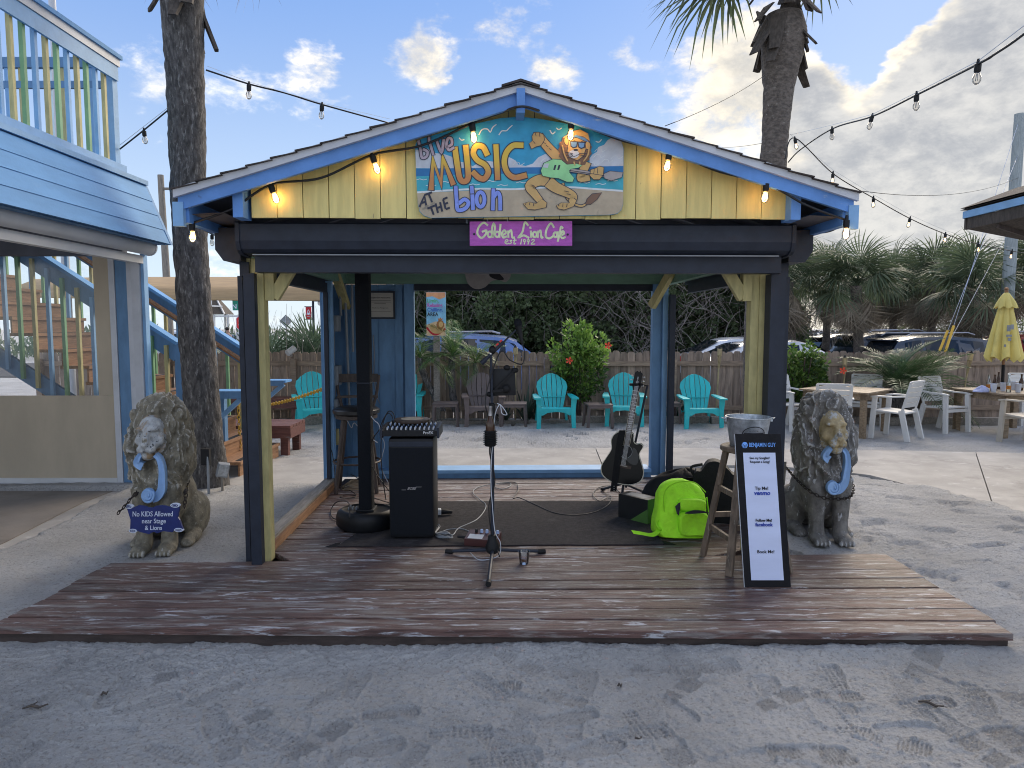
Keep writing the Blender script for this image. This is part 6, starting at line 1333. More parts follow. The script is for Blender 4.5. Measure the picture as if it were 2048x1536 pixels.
for y, xe, cols in ((7.66, -3.64, ['yellowp','greenp','bluepale']), (9.12, -3.45, ['yellowp','greenp','bluepale'])):
    L = [(xe,nzx(xe)+.94),(-7.4,nzx(-7.4)+.94)]
    for nm, mt, dz, h, w, yo in (('rail_cap','siding',.0,.035,.15,0),('rail_board','bluewall',-.115,.19,.045,.0)):
        m = MB(); m.beam((L[0][0]-SO.x,y+yo-SO.y,L[0][1]+dz), (L[1][0]-SO.x,y+yo-SO.y,L[1][1]+dz), w, h, ext=.0); m.obj(nm, mt, stc)
    if y > 9: m = MB(); m.tube([(L[0][0]-SO.x,y-.09-SO.y,L[0][1]-.15), (L[1][0]-SO.x,y-.09-SO.y,L[1][1]-.15)], .03, 8); m.obj('hand_rail', 'tanwood', stc)
    n = int((abs(-7.3-xe))/.157)
    for k in range(n):
        x = xe-.12-.157*k; m = MB(); m.bx(x-.018-SO.x, x+.018-SO.x, y-.018-SO.y+(-.04 if y < 8 else .04), y+.018-SO.y+(-.04 if y < 8 else .04), max(.02, nzx(x)-.56), nzx(x)+.84); m.obj('baluster', cols[k % 3], stc)
    sbx('end_post', 'bluewall', xe-.03, xe+.06, y-.045, y+.045, .0, nzx(xe)+.92)
sbx('drink_shelf', 'siding', -3.46, -3.02, 7.86, 8.14, .955, .985); sbx('shelf_edge', 'bluewall', -3.46, -3.02, 7.845, 7.86, .90, .985)
sbx('drink_shelf', 'siding', -3.40, -2.92, 9.00, 9.25, .99, 1.02); sbx('shelf_edge', 'bluewall', -3.40, -2.94, 8.985, 9.0, .95, 1.02)
for a, b in (((-3.36,8.0,.66),(-3.06,8.0,.93)),((-3.24,9.1,.74),(-2.98,9.1,.96))): m = MB(); m.beam(Vector(a)-SO, Vector(b)-SO, .05, .05); m.obj('shelf_brace', 'bluepale', stc)
sbx('shelf_post', 'bluewall', -3.42, -3.33, 8.05, 8.14, .2, .955)
chain('yellow plastic chain strung low from the stairs to the pavilion corner', [P(505,812,8.6),P(545,808,8.2),P(590,797,7.7),P(660,773,7.0)], .055, .0055, .016, 'ychain', 'yellow plastic chains by the stairs')
chain('yellow plastic chain hanging straight down beside the blue stair post', [P(476,788,8.6),P(477,820,8.55),P(479,868,8.5),P(481,900,8.45)], .055, .0055, .016, 'ychain', 'yellow plastic chains by the stairs')
# shade sail
sl = thing('shade_sail', 'long tan shade cloth stretched above the yard behind the stairs', 'shade sail', (-4.5, 11.5, 2.4)); V = []; Fv = []; n = 24
for i in range(n+1):
    x = -3.6+6.0*i/n; sag = -.10*math.sin(math.pi*i/n)
    for y, z in ((-.1,-.20+sag*.2-.06*i/n),(.05,-.02+sag*.5-.03*i/n),(.5,.12+sag-.02*i/n),(2.5,.30)): V.append((x, y, z))
for i in range(n):
    for j in range(3): a = i*4+j; Fv.append((a, a+4, a+5, a+1))
m = MB(); m.add(V, Fv); m.obj('cloth', 'sail', sl, 'all')
m = MB(); m.tube([(-3.6+6.0*i/n, -.1, -.20-.02*math.sin(math.pi*i/n)-.06*i/n) for i in range(n+1)], .012, 6); m.obj('edge_rope', 'sail', sl)
for x, y in ((-3.6,2.4),(2.4,2.5)):
    m = MB(); m.cyl((x,y,-2.4), (x,y,.45), .06, .06, 10); m.obj('sail_post', 'pole', sl)
# ================================================================ BENCHES
def bench(name, label, x0, x1, y0, y1, zt, np_):
    t = thing(name, label, 'bench', ((x0+x1)/2, (y0+y1)/2, gz((x0+x1)/2, (y0+y1)/2))); O = Vector(t.location); z0 = O.z
    for k in range(np_):
        a, b = y0+(y1-y0)*k/np_, y0+(y1-y0)*(k+1)/np_-.012; m = MB(); m.bx(x0-O.x, x1-O.x, a-O.y, b-O.y, zt-z0-.035, zt-z0); m.obj('slat', 'redwood', t)
    for (a, b, c, d) in ((x0,x1,y0,y0+.035),(x0,x1,y1-.05,y1-.015),(x1-.035,x1,y0+.036,y1-.051),(x0,x0+.035,y0+.036,y1-.051)): m = MB(); m.bx(a-O.x, b-O.x, c-O.y, d-O.y, zt-z0-.17, zt-z0-.037); m.obj('apron', 'redwood', t)
    for x in (x0+.1, x1-.1):
        for y in (y0+.08, y1-.10): m = MB(); m.bx(x-.05-O.x, x+.05-O.x, y-.04-O.y, y+.04-O.y, -.03, zt-z0-.171); m.obj('leg', 'redwood', t)
    return t
bench('low_bench', 'low wide red brown bench on the sand beyond the stairs', -4.9, -2.92, 9.15, 9.82, .41, 5)
bench('plank_bench', 'long red brown bench against the fence behind the stairs', -6.2, -3.75, 12.25, 12.7, .45, 3)
# ================================================================ FENCE
FY = 13.05; fn = thing('wooden_fence', 'weathered brown dog eared board fence around the sandy yard', 'fence', (0, FY, 0))
def picket_mesh(w, h, th, nm, mat, ear=.035):
    m = MB(); m.prism([(-w/2,0),(w/2,0),(w/2,h-ear),(w/2-ear*.8,h),(-w/2+ear*.8,h),(-w/2,h-ear)], th); return m.obj(nm, mat, None)
pk = picket_mesh(.136, 1.30, .018, 'picket', 'fence'); pme = pk.data; bpy.data.objects.remove(pk)
x = -8.8; k = 0; rf_ = random.Random(21)
while x < 12.2:
    w = .141+rf_.uniform(-.002,.003); yy = .0+.03*math.sin(x*.8)+(.012*(x-2) if x > 2 else 0)
    o = link('picket', pme, fn, (x, yy+rf_.uniform(-.003,.003), -.05+rf_.uniform(-.012,.012)), (0, rf_.uniform(-.006,.006), 0)); o.scale = (rf_.uniform(.97,1.0),1,rf_.uniform(.985,1.01)); x += w; k += 1
xs_ = list(np.arange(-8.8, 12.4, 2.35))
for a, b in zip(xs_, xs_[1:]):
    for z, h in ((1.03,.085),(.20,.085)):
        ya, yb_ = [.03*math.sin(q*.8)+(.012*(q-2) if q > 2 else 0)-.022 for q in (a, b)]
        m = MB(); m.beam((a,ya,z), (b-.006,yb_,z+rf_.uniform(-.01,.01)), .038, h); m.obj('rail', 'fencerail', fn)
    m = MB(); ya = .03*math.sin(a*.8)+(.012*(a-2) if a > 2 else 0); m.box((a+.05,ya-.09,.53), (.10,.09,1.18)); m.obj('post', 'fencerail', fn)
for i, (a, b, y) in enumerate(((-1.95,1.0,12.36),(1.02,3.5,12.38),(3.52,6.2,12.30),(6.22,9.0,12.2),(-3.7,-2.0,12.3))):
    m = MB(); m.bx(-(b-a)/2, (b-a)/2, -.06, .06, -.05, .12); tag(m.obj('timber_edging', 'rawwood', None, False, ((a+b)/2, y, gz((a+b)/2, y)), (0,0,rf_.uniform(-.01,.01))), ('grey landscape timber under the chairs left of centre','grey landscape timber behind the middle turquoise chair','grey landscape timber right of the blue back post','grey landscape timber behind the garden tables','short grey landscape timber behind the blue back wall')[i], 'timber', 'landscape timbers along the fence')
c = P(582, 700, 12.95); t = thing('fence_spotlight', 'white cylinder spotlight tilted on top of the fence', 'spotlight', c); m = MB(); m.tube([(-.05,-.06,-.06),(.045,.06,.03)], .06, 14); m.obj('body', 'whitem', t, True); m = MB(); m.bx(-.015,.015,.0,.03,-.12,-.03); m.obj('bracket', 'steel', t)
# garden spotlight near the palm
c = G(445, 985, .06); c.z = gz(c.x, c.y); t = thing('ground_spotlight', 'small square grey spotlight on a stake beside the palm trunk', 'spotlight', c, .5)
m = MB(); m.box((0.01,0,.21), (.11,.07,.14), (R(10),R(12),0), bev=.008); m.obj('head', 'elec', t); m = MB(); m.box((.012,-.038,.21), (.09,.006,.12), (R(10),R(12),0)); m.obj('lens', 'galv', t); m = MB(); m.cyl((0,0,-.05), (0,0,.16), .013, .013, 7); m.obj('stake', 'pole', t)
c = G(418, 992, .06); c.z = gz(c.x, c.y); t = thing('garden_tap_post', 'thin grey pipe with a small box strapped to the palm trunk foot', 'pipe', c); m = MB(); m.tube([(0,0,-.05),(0,0,.22),(-.01,.03,.42)], .013, 7); m.obj('pipe', 'elec', t); m = MB(); m.box((-.03,.03,.36), (.08,.04,.16)); m.obj('box', 'rubber', t)
# ================================================================ CHAIRS
def adirondack(name, label, group, mat):
    t = thing(name, label, 'chair', (0,0,0), 0, group)
    tilt = R(20); B0 = Vector((0, .20, .30))
    def bp(x, s): return (x, .20+s*math.sin(tilt), .28+s*math.cos(tilt))
    n = 6; Ls = []
    wbot, wmid = .36, .56
    wid = lambda s: wbot+(wmid-wbot)*min(1, s/.42)-(0 if s < .42 else .10*((s-.42)/.24))
    for k in range(n):
        f0, f1 = (k/n-.5), ((k+1)/n-.5); g = .0055; m = MB(); out = []
        topc = lambda f: .665-.62*f*f
        ss = [0,.10,.22,.32,.42]; L = [(f0*wid(s)+g, s) for s in ss]+[(f0*wid(topc(f0))+g, topc(f0))]; T = [(((f0+f1)/2)*wid(topc((f0+f1)/2)), topc((f0+f1)/2))]; Rr_ = [(f1*wid(topc(f1))-g, topc(f1))]+[(f1*wid(s)-g, s) for s in reversed(ss)]
        pts = L+T+Rr_; q = len(pts); cu = lambda x: -.35*x*x
        A = [(x, bp(x,s)[1]-.010+.0+.30*x*x*-1, bp(x,s)[2]) for x, s in pts]; Bk = [(a, b+.022, c) for a, b, c in A]
        m.add(A+Bk, [tuple(range(q-1,-1,-1)), tuple(range(q,2*q))]+[(i,(i+1)%q,q+(i+1)%q,q+i) for i in range(q)]); m.obj('back_slat', mat, t)
    for s in (.02,.235): m = MB(); w = wid(s)*.98; m.beam(Vector(bp(-w/2,s))+Vector((0,.006-.3*w*w/4,0)), Vector(bp(w/2,s))+Vector((0,.006-.3*w*w/4,0)), .012, .05, (0,-1,.3)); m.obj('back_bar', mat, t)
    m = MB(); prof = [(-.30,.335),(-.28,.365),(-.20,.37),(-.05,.335),(.12,.285),(.22,.265)]; vs = [(s*.25,y,z) for y, z in prof for s in (-1,1)]; vs += [(x,y,z-.022) for x, y, z in vs]; k = len(prof)
    m.add(vs, [(2*i,2*i+1,2*i+3,2*i+2) for i in range(k-1)]+[(2*k+2*i+1,2*k+2*i,2*k+2*i+2,2*k+2*i+3) for i in range(k-1)]+[(2*i,2*i+2,2*k+2*i+2,2*k+2*i) for i in range(k-1)]+[(2*i+3,2*i+1,2*k+2*i+1,2*k+2*i+3) for i in range(k-1)]+[(1,0,2*k,2*k+1)]); m.obj('seat', mat, t)
    m = MB(); ap = smooth_path([(-.27,.35),(.27,.35),(.27,.27),(.23,.235),(.15,.285),(0,.30),(-.15,.285),(-.23,.235),(-.27,.27)], 1, True); m.prism([tuple(p) for p in ap], .022, Matrix.Translation((0,-.305,0))); m.obj('seat_front', mat, t)
    for s in (-1, 1):
        m = MB(); m.prism([(s*.265,-.0),(s*.335,0),(s*.325,.30),(s*.345,.515),(s*.255,.515),(s*.25,.30)], .03, Matrix.Translation((0,-.315,0))); m.add([(s*.33,-.30,.0),(s*.33,-.24,.0),(s*.318,-.22,.3),(s*.335,-.20,.51),(s*.335,-.30,.51),(s*.318,-.30,.30)], [(0,1,2,5),(5,2,3,4)]); m.obj('front_leg', mat, t)
        m = MB(); m.prism([(-s*0+s*.26,0),(s*.30,0),(s*.27,.30),(s*.22,.30)], .05, Matrix.Translation((0,.33,0))); m.obj('rear_leg', mat, t)
        m = MB(); m.add([(s*.255,-.35,.515),(s*.375,-.35,.515),(s*.375,-.05,.52),(s*.345,.26,.53),(s*.275,.30,.53),(s*.265,0,.52)]+[(s*.255,-.35,.54),(s*.375,-.35,.54),(s*.375,-.05,.545),(s*.345,.26,.555),(s*.275,.30,.555),(s*.265,0,.545)], [(5,4,3,2,1,0),(6,7,8,9,10,11)]+[(i,(i+1)%6,6+(i+1)%6,6+i) for i in range(6)]); m.obj('armrest', mat, t)
    return t
def put(t, u, v, rz, label=None, sc=1.0, dz=0.0, mats=None, first=False):
    p = G(u, v, 0); q = Vector((p.x, p.y, 0)); z = gz(q.x, q.y); p = G(u, v, z); loc = (p.x, p.y+.30*sc, gz(p.x, p.y)-.02+dz)
    if first: t.location = loc; t.rotation_euler = (0,0,rz); t.scale = (sc,sc,sc); return t
    return dup(t, loc, rz, label, sc, mats)
AG = 'resin adirondack chairs facing the stage'
ad = adirondack('adirondack_chair', 'turquoise adirondack chair in front of the tall hibiscus, middle of the back opening', AG, 'teal')
put(ad, 1110, 856, R(4), first=True)
put(ad, 1253, 853, R(-7), 'turquoise adirondack chair half hidden behind the acoustic guitar')
put(ad, 1408, 858, R(0), 'turquoise adirondack chair to the right of the blue back post')
put(ad, 806, 847, R(0), 'turquoise adirondack chair mostly hidden by the blue back wall')
put(ad, 623, 863, R(24), 'turquoise adirondack chair turned sideways beside the low bench', 1.06)
put(ad, 964, 853, R(6), 'brown grey adirondack chair behind the microphone stand', mats={'turquoise_resin': M['brownr']})
def side_table(label):
    t = thing('side_table', label, 'side table', (0,0,0), 0, 'brown resin side tables between the chairs')
    m = MB(); m.box((0,0,.40), (.44,.40,.03), bev=.012); m.obj('top', 'brownr', t)
    m = MB(); m.bx(-.20,.20,-.19,-.175,.345,.385); m.bx(-.20,.20,.175,.19,.345,.385); m.obj('skirt', 'brownr', t)
    for sx in (-1,1):
        for sy in (-1,1): m = MB(); m.beam((sx*.215,sy*.19,0), (sx*.19,sy*.165,.385), .045, .03); m.obj('leg', 'brownr', t)
    return t
st_ = side_table('brown resin side table under the date palm trunks')
def pt(u, v, rz, label=None, first=False, sc=1.0):
    z = gz(*G(u, v, 0)[:2]); p = G(u, v, z); loc = (p.x, p.y+.15, z-.015)
    if first: st_.location = loc; st_.rotation_euler = (0,0,rz); return st_
    return dup(st_, loc, rz, label, sc)
pt(890, 852, .05, first=True); pt(1028, 853, -.05, 'brown resin side table just right of the microphone stand', sc=1.0); pt(1198, 855, .1, 'brown resin side table left of the acoustic guitar'); pt(1336, 851, .0, 'brown resin side table behind the right blue back post')
# moulded white garden chairs
def garden_chair():
    t = thing('garden_chair', 'x', 'chair', (0,0,0), 0, 'white resin armchairs around the garden tables'); mat = 'whiter'
    m = MB(); m.box((0,-.0,.425), (.46,.44,.03), (R(-3),0,0), bev=.012); m.obj('seat', mat, t)
    m = MB(); m.bx(-.23,.23,-.225,-.205,.36,.41); m.obj('seat_front', mat, t)
    tb = R(14)
    def q(x, s, dy=0): return (x, .20+s*math.sin(tb)-.10*0+.22*x*x*-1+dy, .45+s*math.cos(tb))
    for k in range(5):
        s0, s1 = .055+k*.082, .055+(k+1)*.082-.008; m = MB(); xs = np.linspace(-.205,.205,7)
        ex = lambda x, s: s-(.03*(x/.2)**2 if k == 4 and s == s1 else 0)
        A = [q(x,ex(x,s0)) for x in xs]+[q(x,ex(x,s1)) for x in xs]; B = [(a,b+.016,c) for a, b, c in A]; n = 7
        m.add(A+B, [f for i in range(n-1) for f in ((i+1,i,n+i,n+i+1),(2*n+i,2*n+i+1,3*n+i+1,3*n+i),(n+i+1,n+i,3*n+i,3*n+i+1),(i,i+1,2*n+i+1,2*n+i))]); m.obj('back_slat', mat, t)
    for s in (-1,1):
        m = MB(); m.add([q(s*.205,.0),q(s*.25,.0),q(s*.25,.46),q(s*.205,.475)]+[(a,b+.02,c) for a, b, c in (q(s*.205,.0),q(s*.25,.0),q(s*.25,.46),q(s*.205,.475))], [(0,1,2,3),(7,6,5,4),(0,4,5,1),(1,5,6,2),(2,6,7,3),(3,7,4,0)]); m.obj('back_frame', mat, t)
        m = MB(); m.beam((s*.255,-.235,0), (s*.245,-.20,.64), .070, .04, (1,0,0)); m.obj('front_leg', mat, t)
        m = MB(); m.beam((s*.245,.30,0), (s*.235,.19,.46), .075, .04, (1,0,0)); m.obj('rear_leg', mat, t)
        m = MB(); P_ = [(s*.255,-.25,.645),(s*.265,-.15,.66),(s*.26,.05,.66),(s*.245,.25,.68)]
        for a, b in zip(P_, P_[1:]): m.beam(a, b, .058, .022, ext=.004)
        m.obj('armrest', mat, t)
    m = MB(); m.beam((-.23,q(0,.475)[1]-.005,q(0,.475)[2]-.012), (.23,q(0,.475)[1]-.005,q(0,.475)[2]-.012), .022, .026); m.obj('top_bar', mat, t)
    return t
gc = garden_chair()
def pc(x, y, rz, label, first=False, mats=None):
    loc = (x, y, gz(x, y)-.02)
    if first: gc.location = loc; gc.rotation_euler = (0,0,rz); gc['label'] = label; return gc
    return dup(gc, loc, rz, label, 1.0, mats)
# chairs look towards -Y at rotation 0
pc(4.72, 11.75, R(28), 'white resin armchair at the left corner of the bare garden table', True)
pc(4.86, 10.55, R(158), 'white resin armchair with its back to us behind the right lion')
pc(6.22, 12.25, R(-28), 'white resin armchair on the far side of the bare garden table')
pc(5.92, 10.75, R(-142), 'white resin armchair at the right corner of the bare garden table seen from behind')
pc(7.12, 11.45, R(20), 'white resin armchair standing alone between the two garden tables')
pc(7.55, 10.15, R(-165), 'beige white resin armchair nearest us at the cluttered table', mats={'white_resin': M['beiger']})
pc(9.1, 12.2, R(-10), 'white resin armchair beyond the cluttered table')
def garden_table(label, x, y, rz, w):
    t = thing('garden_table', label, 'table', (x, y, gz(x, y)-.02), rz, 'square wooden garden tables'); n = 8
    for k in range(n): a = -w/2+w*k/n; m = MB(); m.bx(-w/2, w/2, a+.003, a+w/n-.003, .70, .725); m.obj('top_board', 'tablewood', t)
    for (a, b, c, d) in ((-w/2+.05,w/2-.05,-w/2+.05,-w/2+.075),(-w/2+.05,w/2-.05,w/2-.075,w/2-.05),(-w/2+.05,-w/2+.075,-w/2+.08,w/2-.08),(w/2-.075,w/2-.05,-w/2+.08,w/2-.08)): m = MB(); m.bx(a,b,c,d,.60,.698); m.obj('apron', 'tablewood', t)
    for sx in (-1,1):
        for sy in (-1,1): m = MB(); m.box((sx*(w/2-.09),sy*(w/2-.09),.349), (.08,.08,.698)); m.obj('leg', 'tablewood', t)
    return t
garden_table('bare square wooden garden table behind the right lion', 5.45, 11.38, R(43), 1.08)
T2 = (8.05, 11.25); garden_table('square wooden garden table cluttered with bottles and cups at the right edge', T2[0], T2[1], R(5), 1.2); tz = gz(*T2)-.02+.7255
def bottle(label, u, Y, mat, h=.24, fill=None, grp='bottles left on the cluttered table'):
    p = P(u, 780, Y); t = thing('bottle', label, 'bottle', (p.x, Y, tz), 0, grp); k = h/.24
    m = MB(); m.lathe([(.0,.0),(.031,.0),(.033,.01),(.033,.13*k),(.026,.155*k),(.014,.19*k),(.0135,.235*k),(.0155,.236*k),(.0155,.25*k),(.0,.25*k)], n=14); m.obj('glass_body', mat, t, True)
    m = MB(); m.lathe([(.0336,.045),(.0336,.105)], n=14); m.obj('paper_label', fill or 'paper', t, True)
cb = clear('clear_bottle', (.80,.86,.86), .4, .05)
bottle('clear bottle standing beside the lavender napkin', 1977, 11.2, cb, .25, 'whisky'); bottle('dark brown bottle behind the front white cup', 1989, 11.35, 'beer', .24); bottle('taller dark brown bottle left of the umbrella pole', 1996, 11.5, 'beer', .27); bottle('clear bottle with amber liquid in front of the umbrella pole', 2017, 10.95, cb, .26, 'whisky'); bottle('brown bottle right of the umbrella pole', 2042, 11.3, 'beer', .25)
for u, Y, lab in ((1987,10.95,'white plastic cup at the front of the cluttered table'),(2006,11.15,'white plastic cup beside the umbrella pole'),(2036,10.95,'white plastic cup near the right edge of the photo'),(2027,11.4,'white plastic cup behind the umbrella pole')):
    p = P(u, 780, Y); t = thing('plastic_cup', lab, 'cup', (p.x, Y, tz), 0, 'white plastic cups on the cluttered table'); m = MB(); m.lathe([(.0,.0),(.033,.0),(.048,.13),(.050,.133),(.046,.13),(.032,.006),(.0,.005)], n=16); m.obj('cup', 'cup', t, True)
p = P(1962, 776, 11.0); t = thing('napkin', 'crumpled lavender paper napkin on the corner of the cluttered table', 'napkin', (p.x, 11.0, tz)); blob_mesh(lambda u, v: ((.12+.05*float(fbm(np.array(math.cos(6.28*u)*2), np.array(math.sin(6.28*u)*2), np.array(v*2), 3, 4)))*math.cos(6.28*u)*math.sqrt(max(0,1-v*v)), .09*math.sin(6.28*u)*math.sqrt(max(0,1-v*v)), .075*v*(1+.5*math.sin(9*u))), 'paper', 'napkin', t, 20, 6)
# closed umbrella
ux = P(2018, 866, 11.35); ub = Vector((ux.x, 11.55, gz(ux.x, 11.55))); t = thing('patio_umbrella', 'closed yellow canvas patio umbrella with a wooden finial', 'umbrella', ub, rot=(0, R(-.8), 0))
zt = P(2012, 585, 11.5).z-ub.z; zb = P(2012, 727, 11.5).z-ub.z
m = MB(); m.cyl((0,0,-.05), (0,0,1.1), .024, .024, 10); m.obj('lower_pole', 'rubber', t, True); m = MB(); m.cyl((0,0,1.1), (0,0,zt), .021, .021, 10); m.obj('pole', 'tanwood', t, True)
m = MB(); m.lathe([(.0,zt+.09),(.022,zt+.085),(.034,zt+.06),(.022,zt+.035),(.03,zt+.02),(.018,zt-.01)], n=14); m.obj('finial', 'tanwood', t, True)
def foldsurf(z0, z1, r0, r1, amp, nf, nm, seed, hem=0):
    nu, nv = 96, 14; V = []; F2 = []
    for j in range(nv+1):
        f = j/nv; z = z0+(z1-z0)*f
        for i in range(nu):
            a = 2*math.pi*i/nu; r = (r0+(r1-r0)*f**.8)*(1+amp*f**.6*(abs(math.sin(a*nf/2+.5*math.sin(a+seed)))**.7*1.6-.9)+.10*float(fbm(np.array(math.cos(a)*2.2+seed), np.array(math.sin(a)*2.2), np.array(f*1.5), 2, seed)))
            V.append((r*math.cos(a), r*math.sin(a), z-hem*f**4*abs(math.sin(a*nf/2))))
    for j in range(nv):
        for i in range(nu): F2.append((j*nu+i, j*nu+(i+1)%nu, (j+1)*nu+(i+1)%nu, (j+1)*nu+i))
    m = MB(); m.add(V, F2); return m.obj(nm, 'umb', t, 'all')
foldsurf(zt-.02, zb+.02, .045, .235, .32, 8, 'canopy', 3, -.10); foldsurf(zt, zt-.22, .03, .155, .18, 8, 'vent_flap', 7, .04)
for x, z, w, h in ((-.10,.58,.06,.10),(-.045,.60,.05,.08),(-.09,.46,.09,.035),(-.08,.40,.05,.05),(-.15,.30,.03,.04)):
    m = MB(); m.bx(x-w/2, x+w/2, -.235, -.231, zb+z-h/2, zb+z+h/2); m.obj('canopy_print', 'elec', t)
# tiki torches
def torch(label, u, v, Y, first=None, lean=0):
    p = P(u, v, Y); z0 = gz(p.x, Y); h = p.z-z0
    t = thing('tiki_torch', label, 'torch', (p.x-lean, Y, z0), 0, 'bamboo torches along the fence', (0, math.atan2(lean, h), 0))
    m = MB(); m.tube([(0,0,-.05),(0,0,h-.25)], .014, 8); m.obj('bamboo_pole', 'bamboo', t, True)
    m = MB()
    for k in range(7): a = k*2*math.pi/7; m.tube([(.012*math.cos(a),.012*math.sin(a),h-.38),(.032*math.cos(a),.032*math.sin(a),h-.15)], .006, 4)
    m.obj('split_cane', 'bamboo', t); m = MB(); m.lathe([(.03,h-.16),(.042,h-.15),(.043,h-.035),(.036,h-.03)], n=12); m.obj('basket', 'bamboo', t, True)
    m = MB(); m.lathe([(.034,h-.03),(.03,h-.015),(.012,h),(.008,h+.02),(.0,h+.02)], n=10); m.obj('wick_cap', 'rubber', t, True)
torch('bamboo torch behind the microphone boom', 1031, 692, 12.7); torch('bamboo torch standing left of the tall yellow post', 1440, 694, 12.6, lean=.05); torch('bamboo torch beside the dark bushy date palm', 1690, 712, 12.4); torch('leaning bamboo torch left of the yellow umbrella', 1943, 702, 12.1, lean=.18)
# ================================================================ PLANTS
rp = random.Random(31); nr = np.random.RandomState(5)
def leafcloud(n, centre_fn, size, aspect, fold=.25, up=0.0):
    """n folded four point leaves; centre_fn(n) -> (n,3) positions and (n,3) outward hints"""
    C, O = centre_fn(n); D_ = nr.normal(size=(n,3))*.8+O+np.array((0,0,up)); D_ /= np.linalg.norm(D_, axis=1)[:, None]
    T = np.cross(D_, nr.normal(size=(n,3))); T /= np.linalg.norm(T, axis=1)[:, None]; U = np.cross(D_, T)
    s = (size*nr.uniform(.6,1.25,n))[:, None]
    V = np.stack([C, C+D_*s*.5+T*s*aspect*.5+U*s*fold*.3, C+D_*s, C+D_*s*.5-T*s*aspect*.5+U*s*fold*.3], 1).reshape(-1, 3)
    return V, np.arange(4*n).reshape(-1, 4)
def ell_pts(c, r, shell=.55):
    def f(n):
        d = nr.normal(size=(n,3)); d /= np.linalg.norm(d, axis=1)[:, None]; k = nr.uniform(shell, 1, n)[:, None]**.6
        lump = 1+.22*fbm(d[:,0]*2.3+c[0], d[:,1]*2.3+c[2], d[:,2]*2.3, 3, 12)[:, None]
        return np.array(c)+d*k*lump*np.array(r), d
    return f
def multi(clusters):
    w = np.array([r[0]*r[1]*r[2] for c, r in clusters])**(2/3); w /= w.sum()
    def f(n):
        Cs, Os = [], []
        for (c, r), q in zip(clusters, w): a, b = ell_pts(c, r)(max(1, int(n*q))); Cs.append(a); Os.append(b)
        return np.concatenate(Cs), np.concatenate(Os)
    return f
def cloud(name, mat, parent, n, clusters, size, aspect, **k):
    fn = multi(clusters); nn = [0]
    def g(n): a, b = fn(n); nn[0] = len(a); return a, b
    tot = sum(max(1, int(n*q)) for q in (lambda w: w/w.sum())(np.array([r[0]*r[1]*r[2] for c, r in clusters])**(2/3)))
    C, O = fn(n); V, F = leafcloud(len(C), lambda _n: (C, O), size, **dict(aspect=aspect, **k)); return npmesh(name, V, F, mat, parent)
def hibiscus(label, loc, h, w, seed, flowers, n=2600):
    t = thing('hibiscus_shrub', label, 'shrub', loc, 0, 'hibiscus shrubs by the fence'); r = random.Random(seed); cl = []
    for k in range(16):
        a = r.uniform(0, 6.28); q = r.uniform(.1, .75)*w/2; z = h*r.uniform(.36, .86); cl.append(((q*math.cos(a), q*math.sin(a)*.7, z), (w*.17*r.uniform(.7,1.3), w*.16, h*.12)))
    for k in range(11): a = r.uniform(0, 6.28); q = r.uniform(.05,.95)*w/2; cl.append(((q*math.cos(a), q*math.sin(a)*.7, h*r.uniform(.70,.97)-.12*q), (w*.065, w*.065, h*.12)))
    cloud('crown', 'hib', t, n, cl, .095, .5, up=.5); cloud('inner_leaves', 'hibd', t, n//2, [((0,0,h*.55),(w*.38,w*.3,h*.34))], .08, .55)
    m = MB()
    for k in range(9): a = r.uniform(0, 6.28); e = Vector((w*.34*math.cos(a), w*.28*math.sin(a), h*r.uniform(.5,.85))); m.tube(smooth_path([(.04*math.cos(a),.04*math.sin(a),-.05), e*.45+Vector((0,0,.08)), e], 4), .011, 5)
    m.obj('stems', 'darkwood', t)
    for fx, fz in flowers:
        m = MB()
        for k in range(5): a = k*1.257; m.add([(fx,-w*.42,fz),(fx+.05*math.cos(a-.45),-w*.42-.03,fz+.05*math.sin(a-.45)),(fx+.07*math.cos(a),-w*.42-.02,fz+.07*math.sin(a)),(fx+.05*math.cos(a+.45),-w*.42-.03,fz+.05*math.sin(a+.45))], [(0,1,2,3)])
        m.tube([(fx,-w*.42,fz),(fx+.01,-w*.42-.07,fz+.01)], .006, 5); m.obj('flower', 'flower', t)
    return t
c = P(1163, 830, 12.62); hibiscus('tall bright green hibiscus with red flowers in the middle of the back opening', (c.x, 12.62, gz(c.x, 12.6)-.03), 1.76, 1.12, 3, [(.40,1.42),(-.27,1.16)])
c = P(1603, 830, 12.55); hibiscus('lower yellow green hibiscus with one red flower right of the yellow post', (c.x, 12.55, gz(c.x, 12.5)-.03), 1.42, 1.05, 8, [(.50,.98)], 2200)
# pinnate fronds
def pinnate(L, n, leaf, droop, seed):
    r = random.Random(seed); V = []; F = []; rach = []
    for k in range(n+1):
        s = k/n; rach.append(Vector((L*s*(1-.10*s), 0, L*(.30*s-droop*s*s))))
    for k in range(2, n):
        s = k/n; p = rach[k]; d = (rach[k+1]-rach[k-1]).normalized(); up_ = Vector((-d.z,0,d.x)); ll_ = leaf*math.sin(math.pi*min(1,(s*.9+.12)))**.7
        for sg_ in (-1, 1):
            q = (d*.75+Vector((0,sg_*1.0,0))+up_*.25).normalized(); q.z -= r.uniform(0,.18); e = p+q*ll_*r.uniform(.85,1.1)+Vector((0,0,-.10*ll_)); md = p+q*ll_*.45+Vector((0,0,.02*ll_)); w = d*.009
            o = len(V); V += [p, md+w, e, md-w]; F.append((o,o+1,o+2,o+3))
    m = MB(); m.add(V, F); m.tube(rach, [.009*(1-.7*k/n) for k in range(n+1)], 4, False); me = bpy.data.meshes.new('frond'); me.from_pydata(m.v, [], m.f); return me
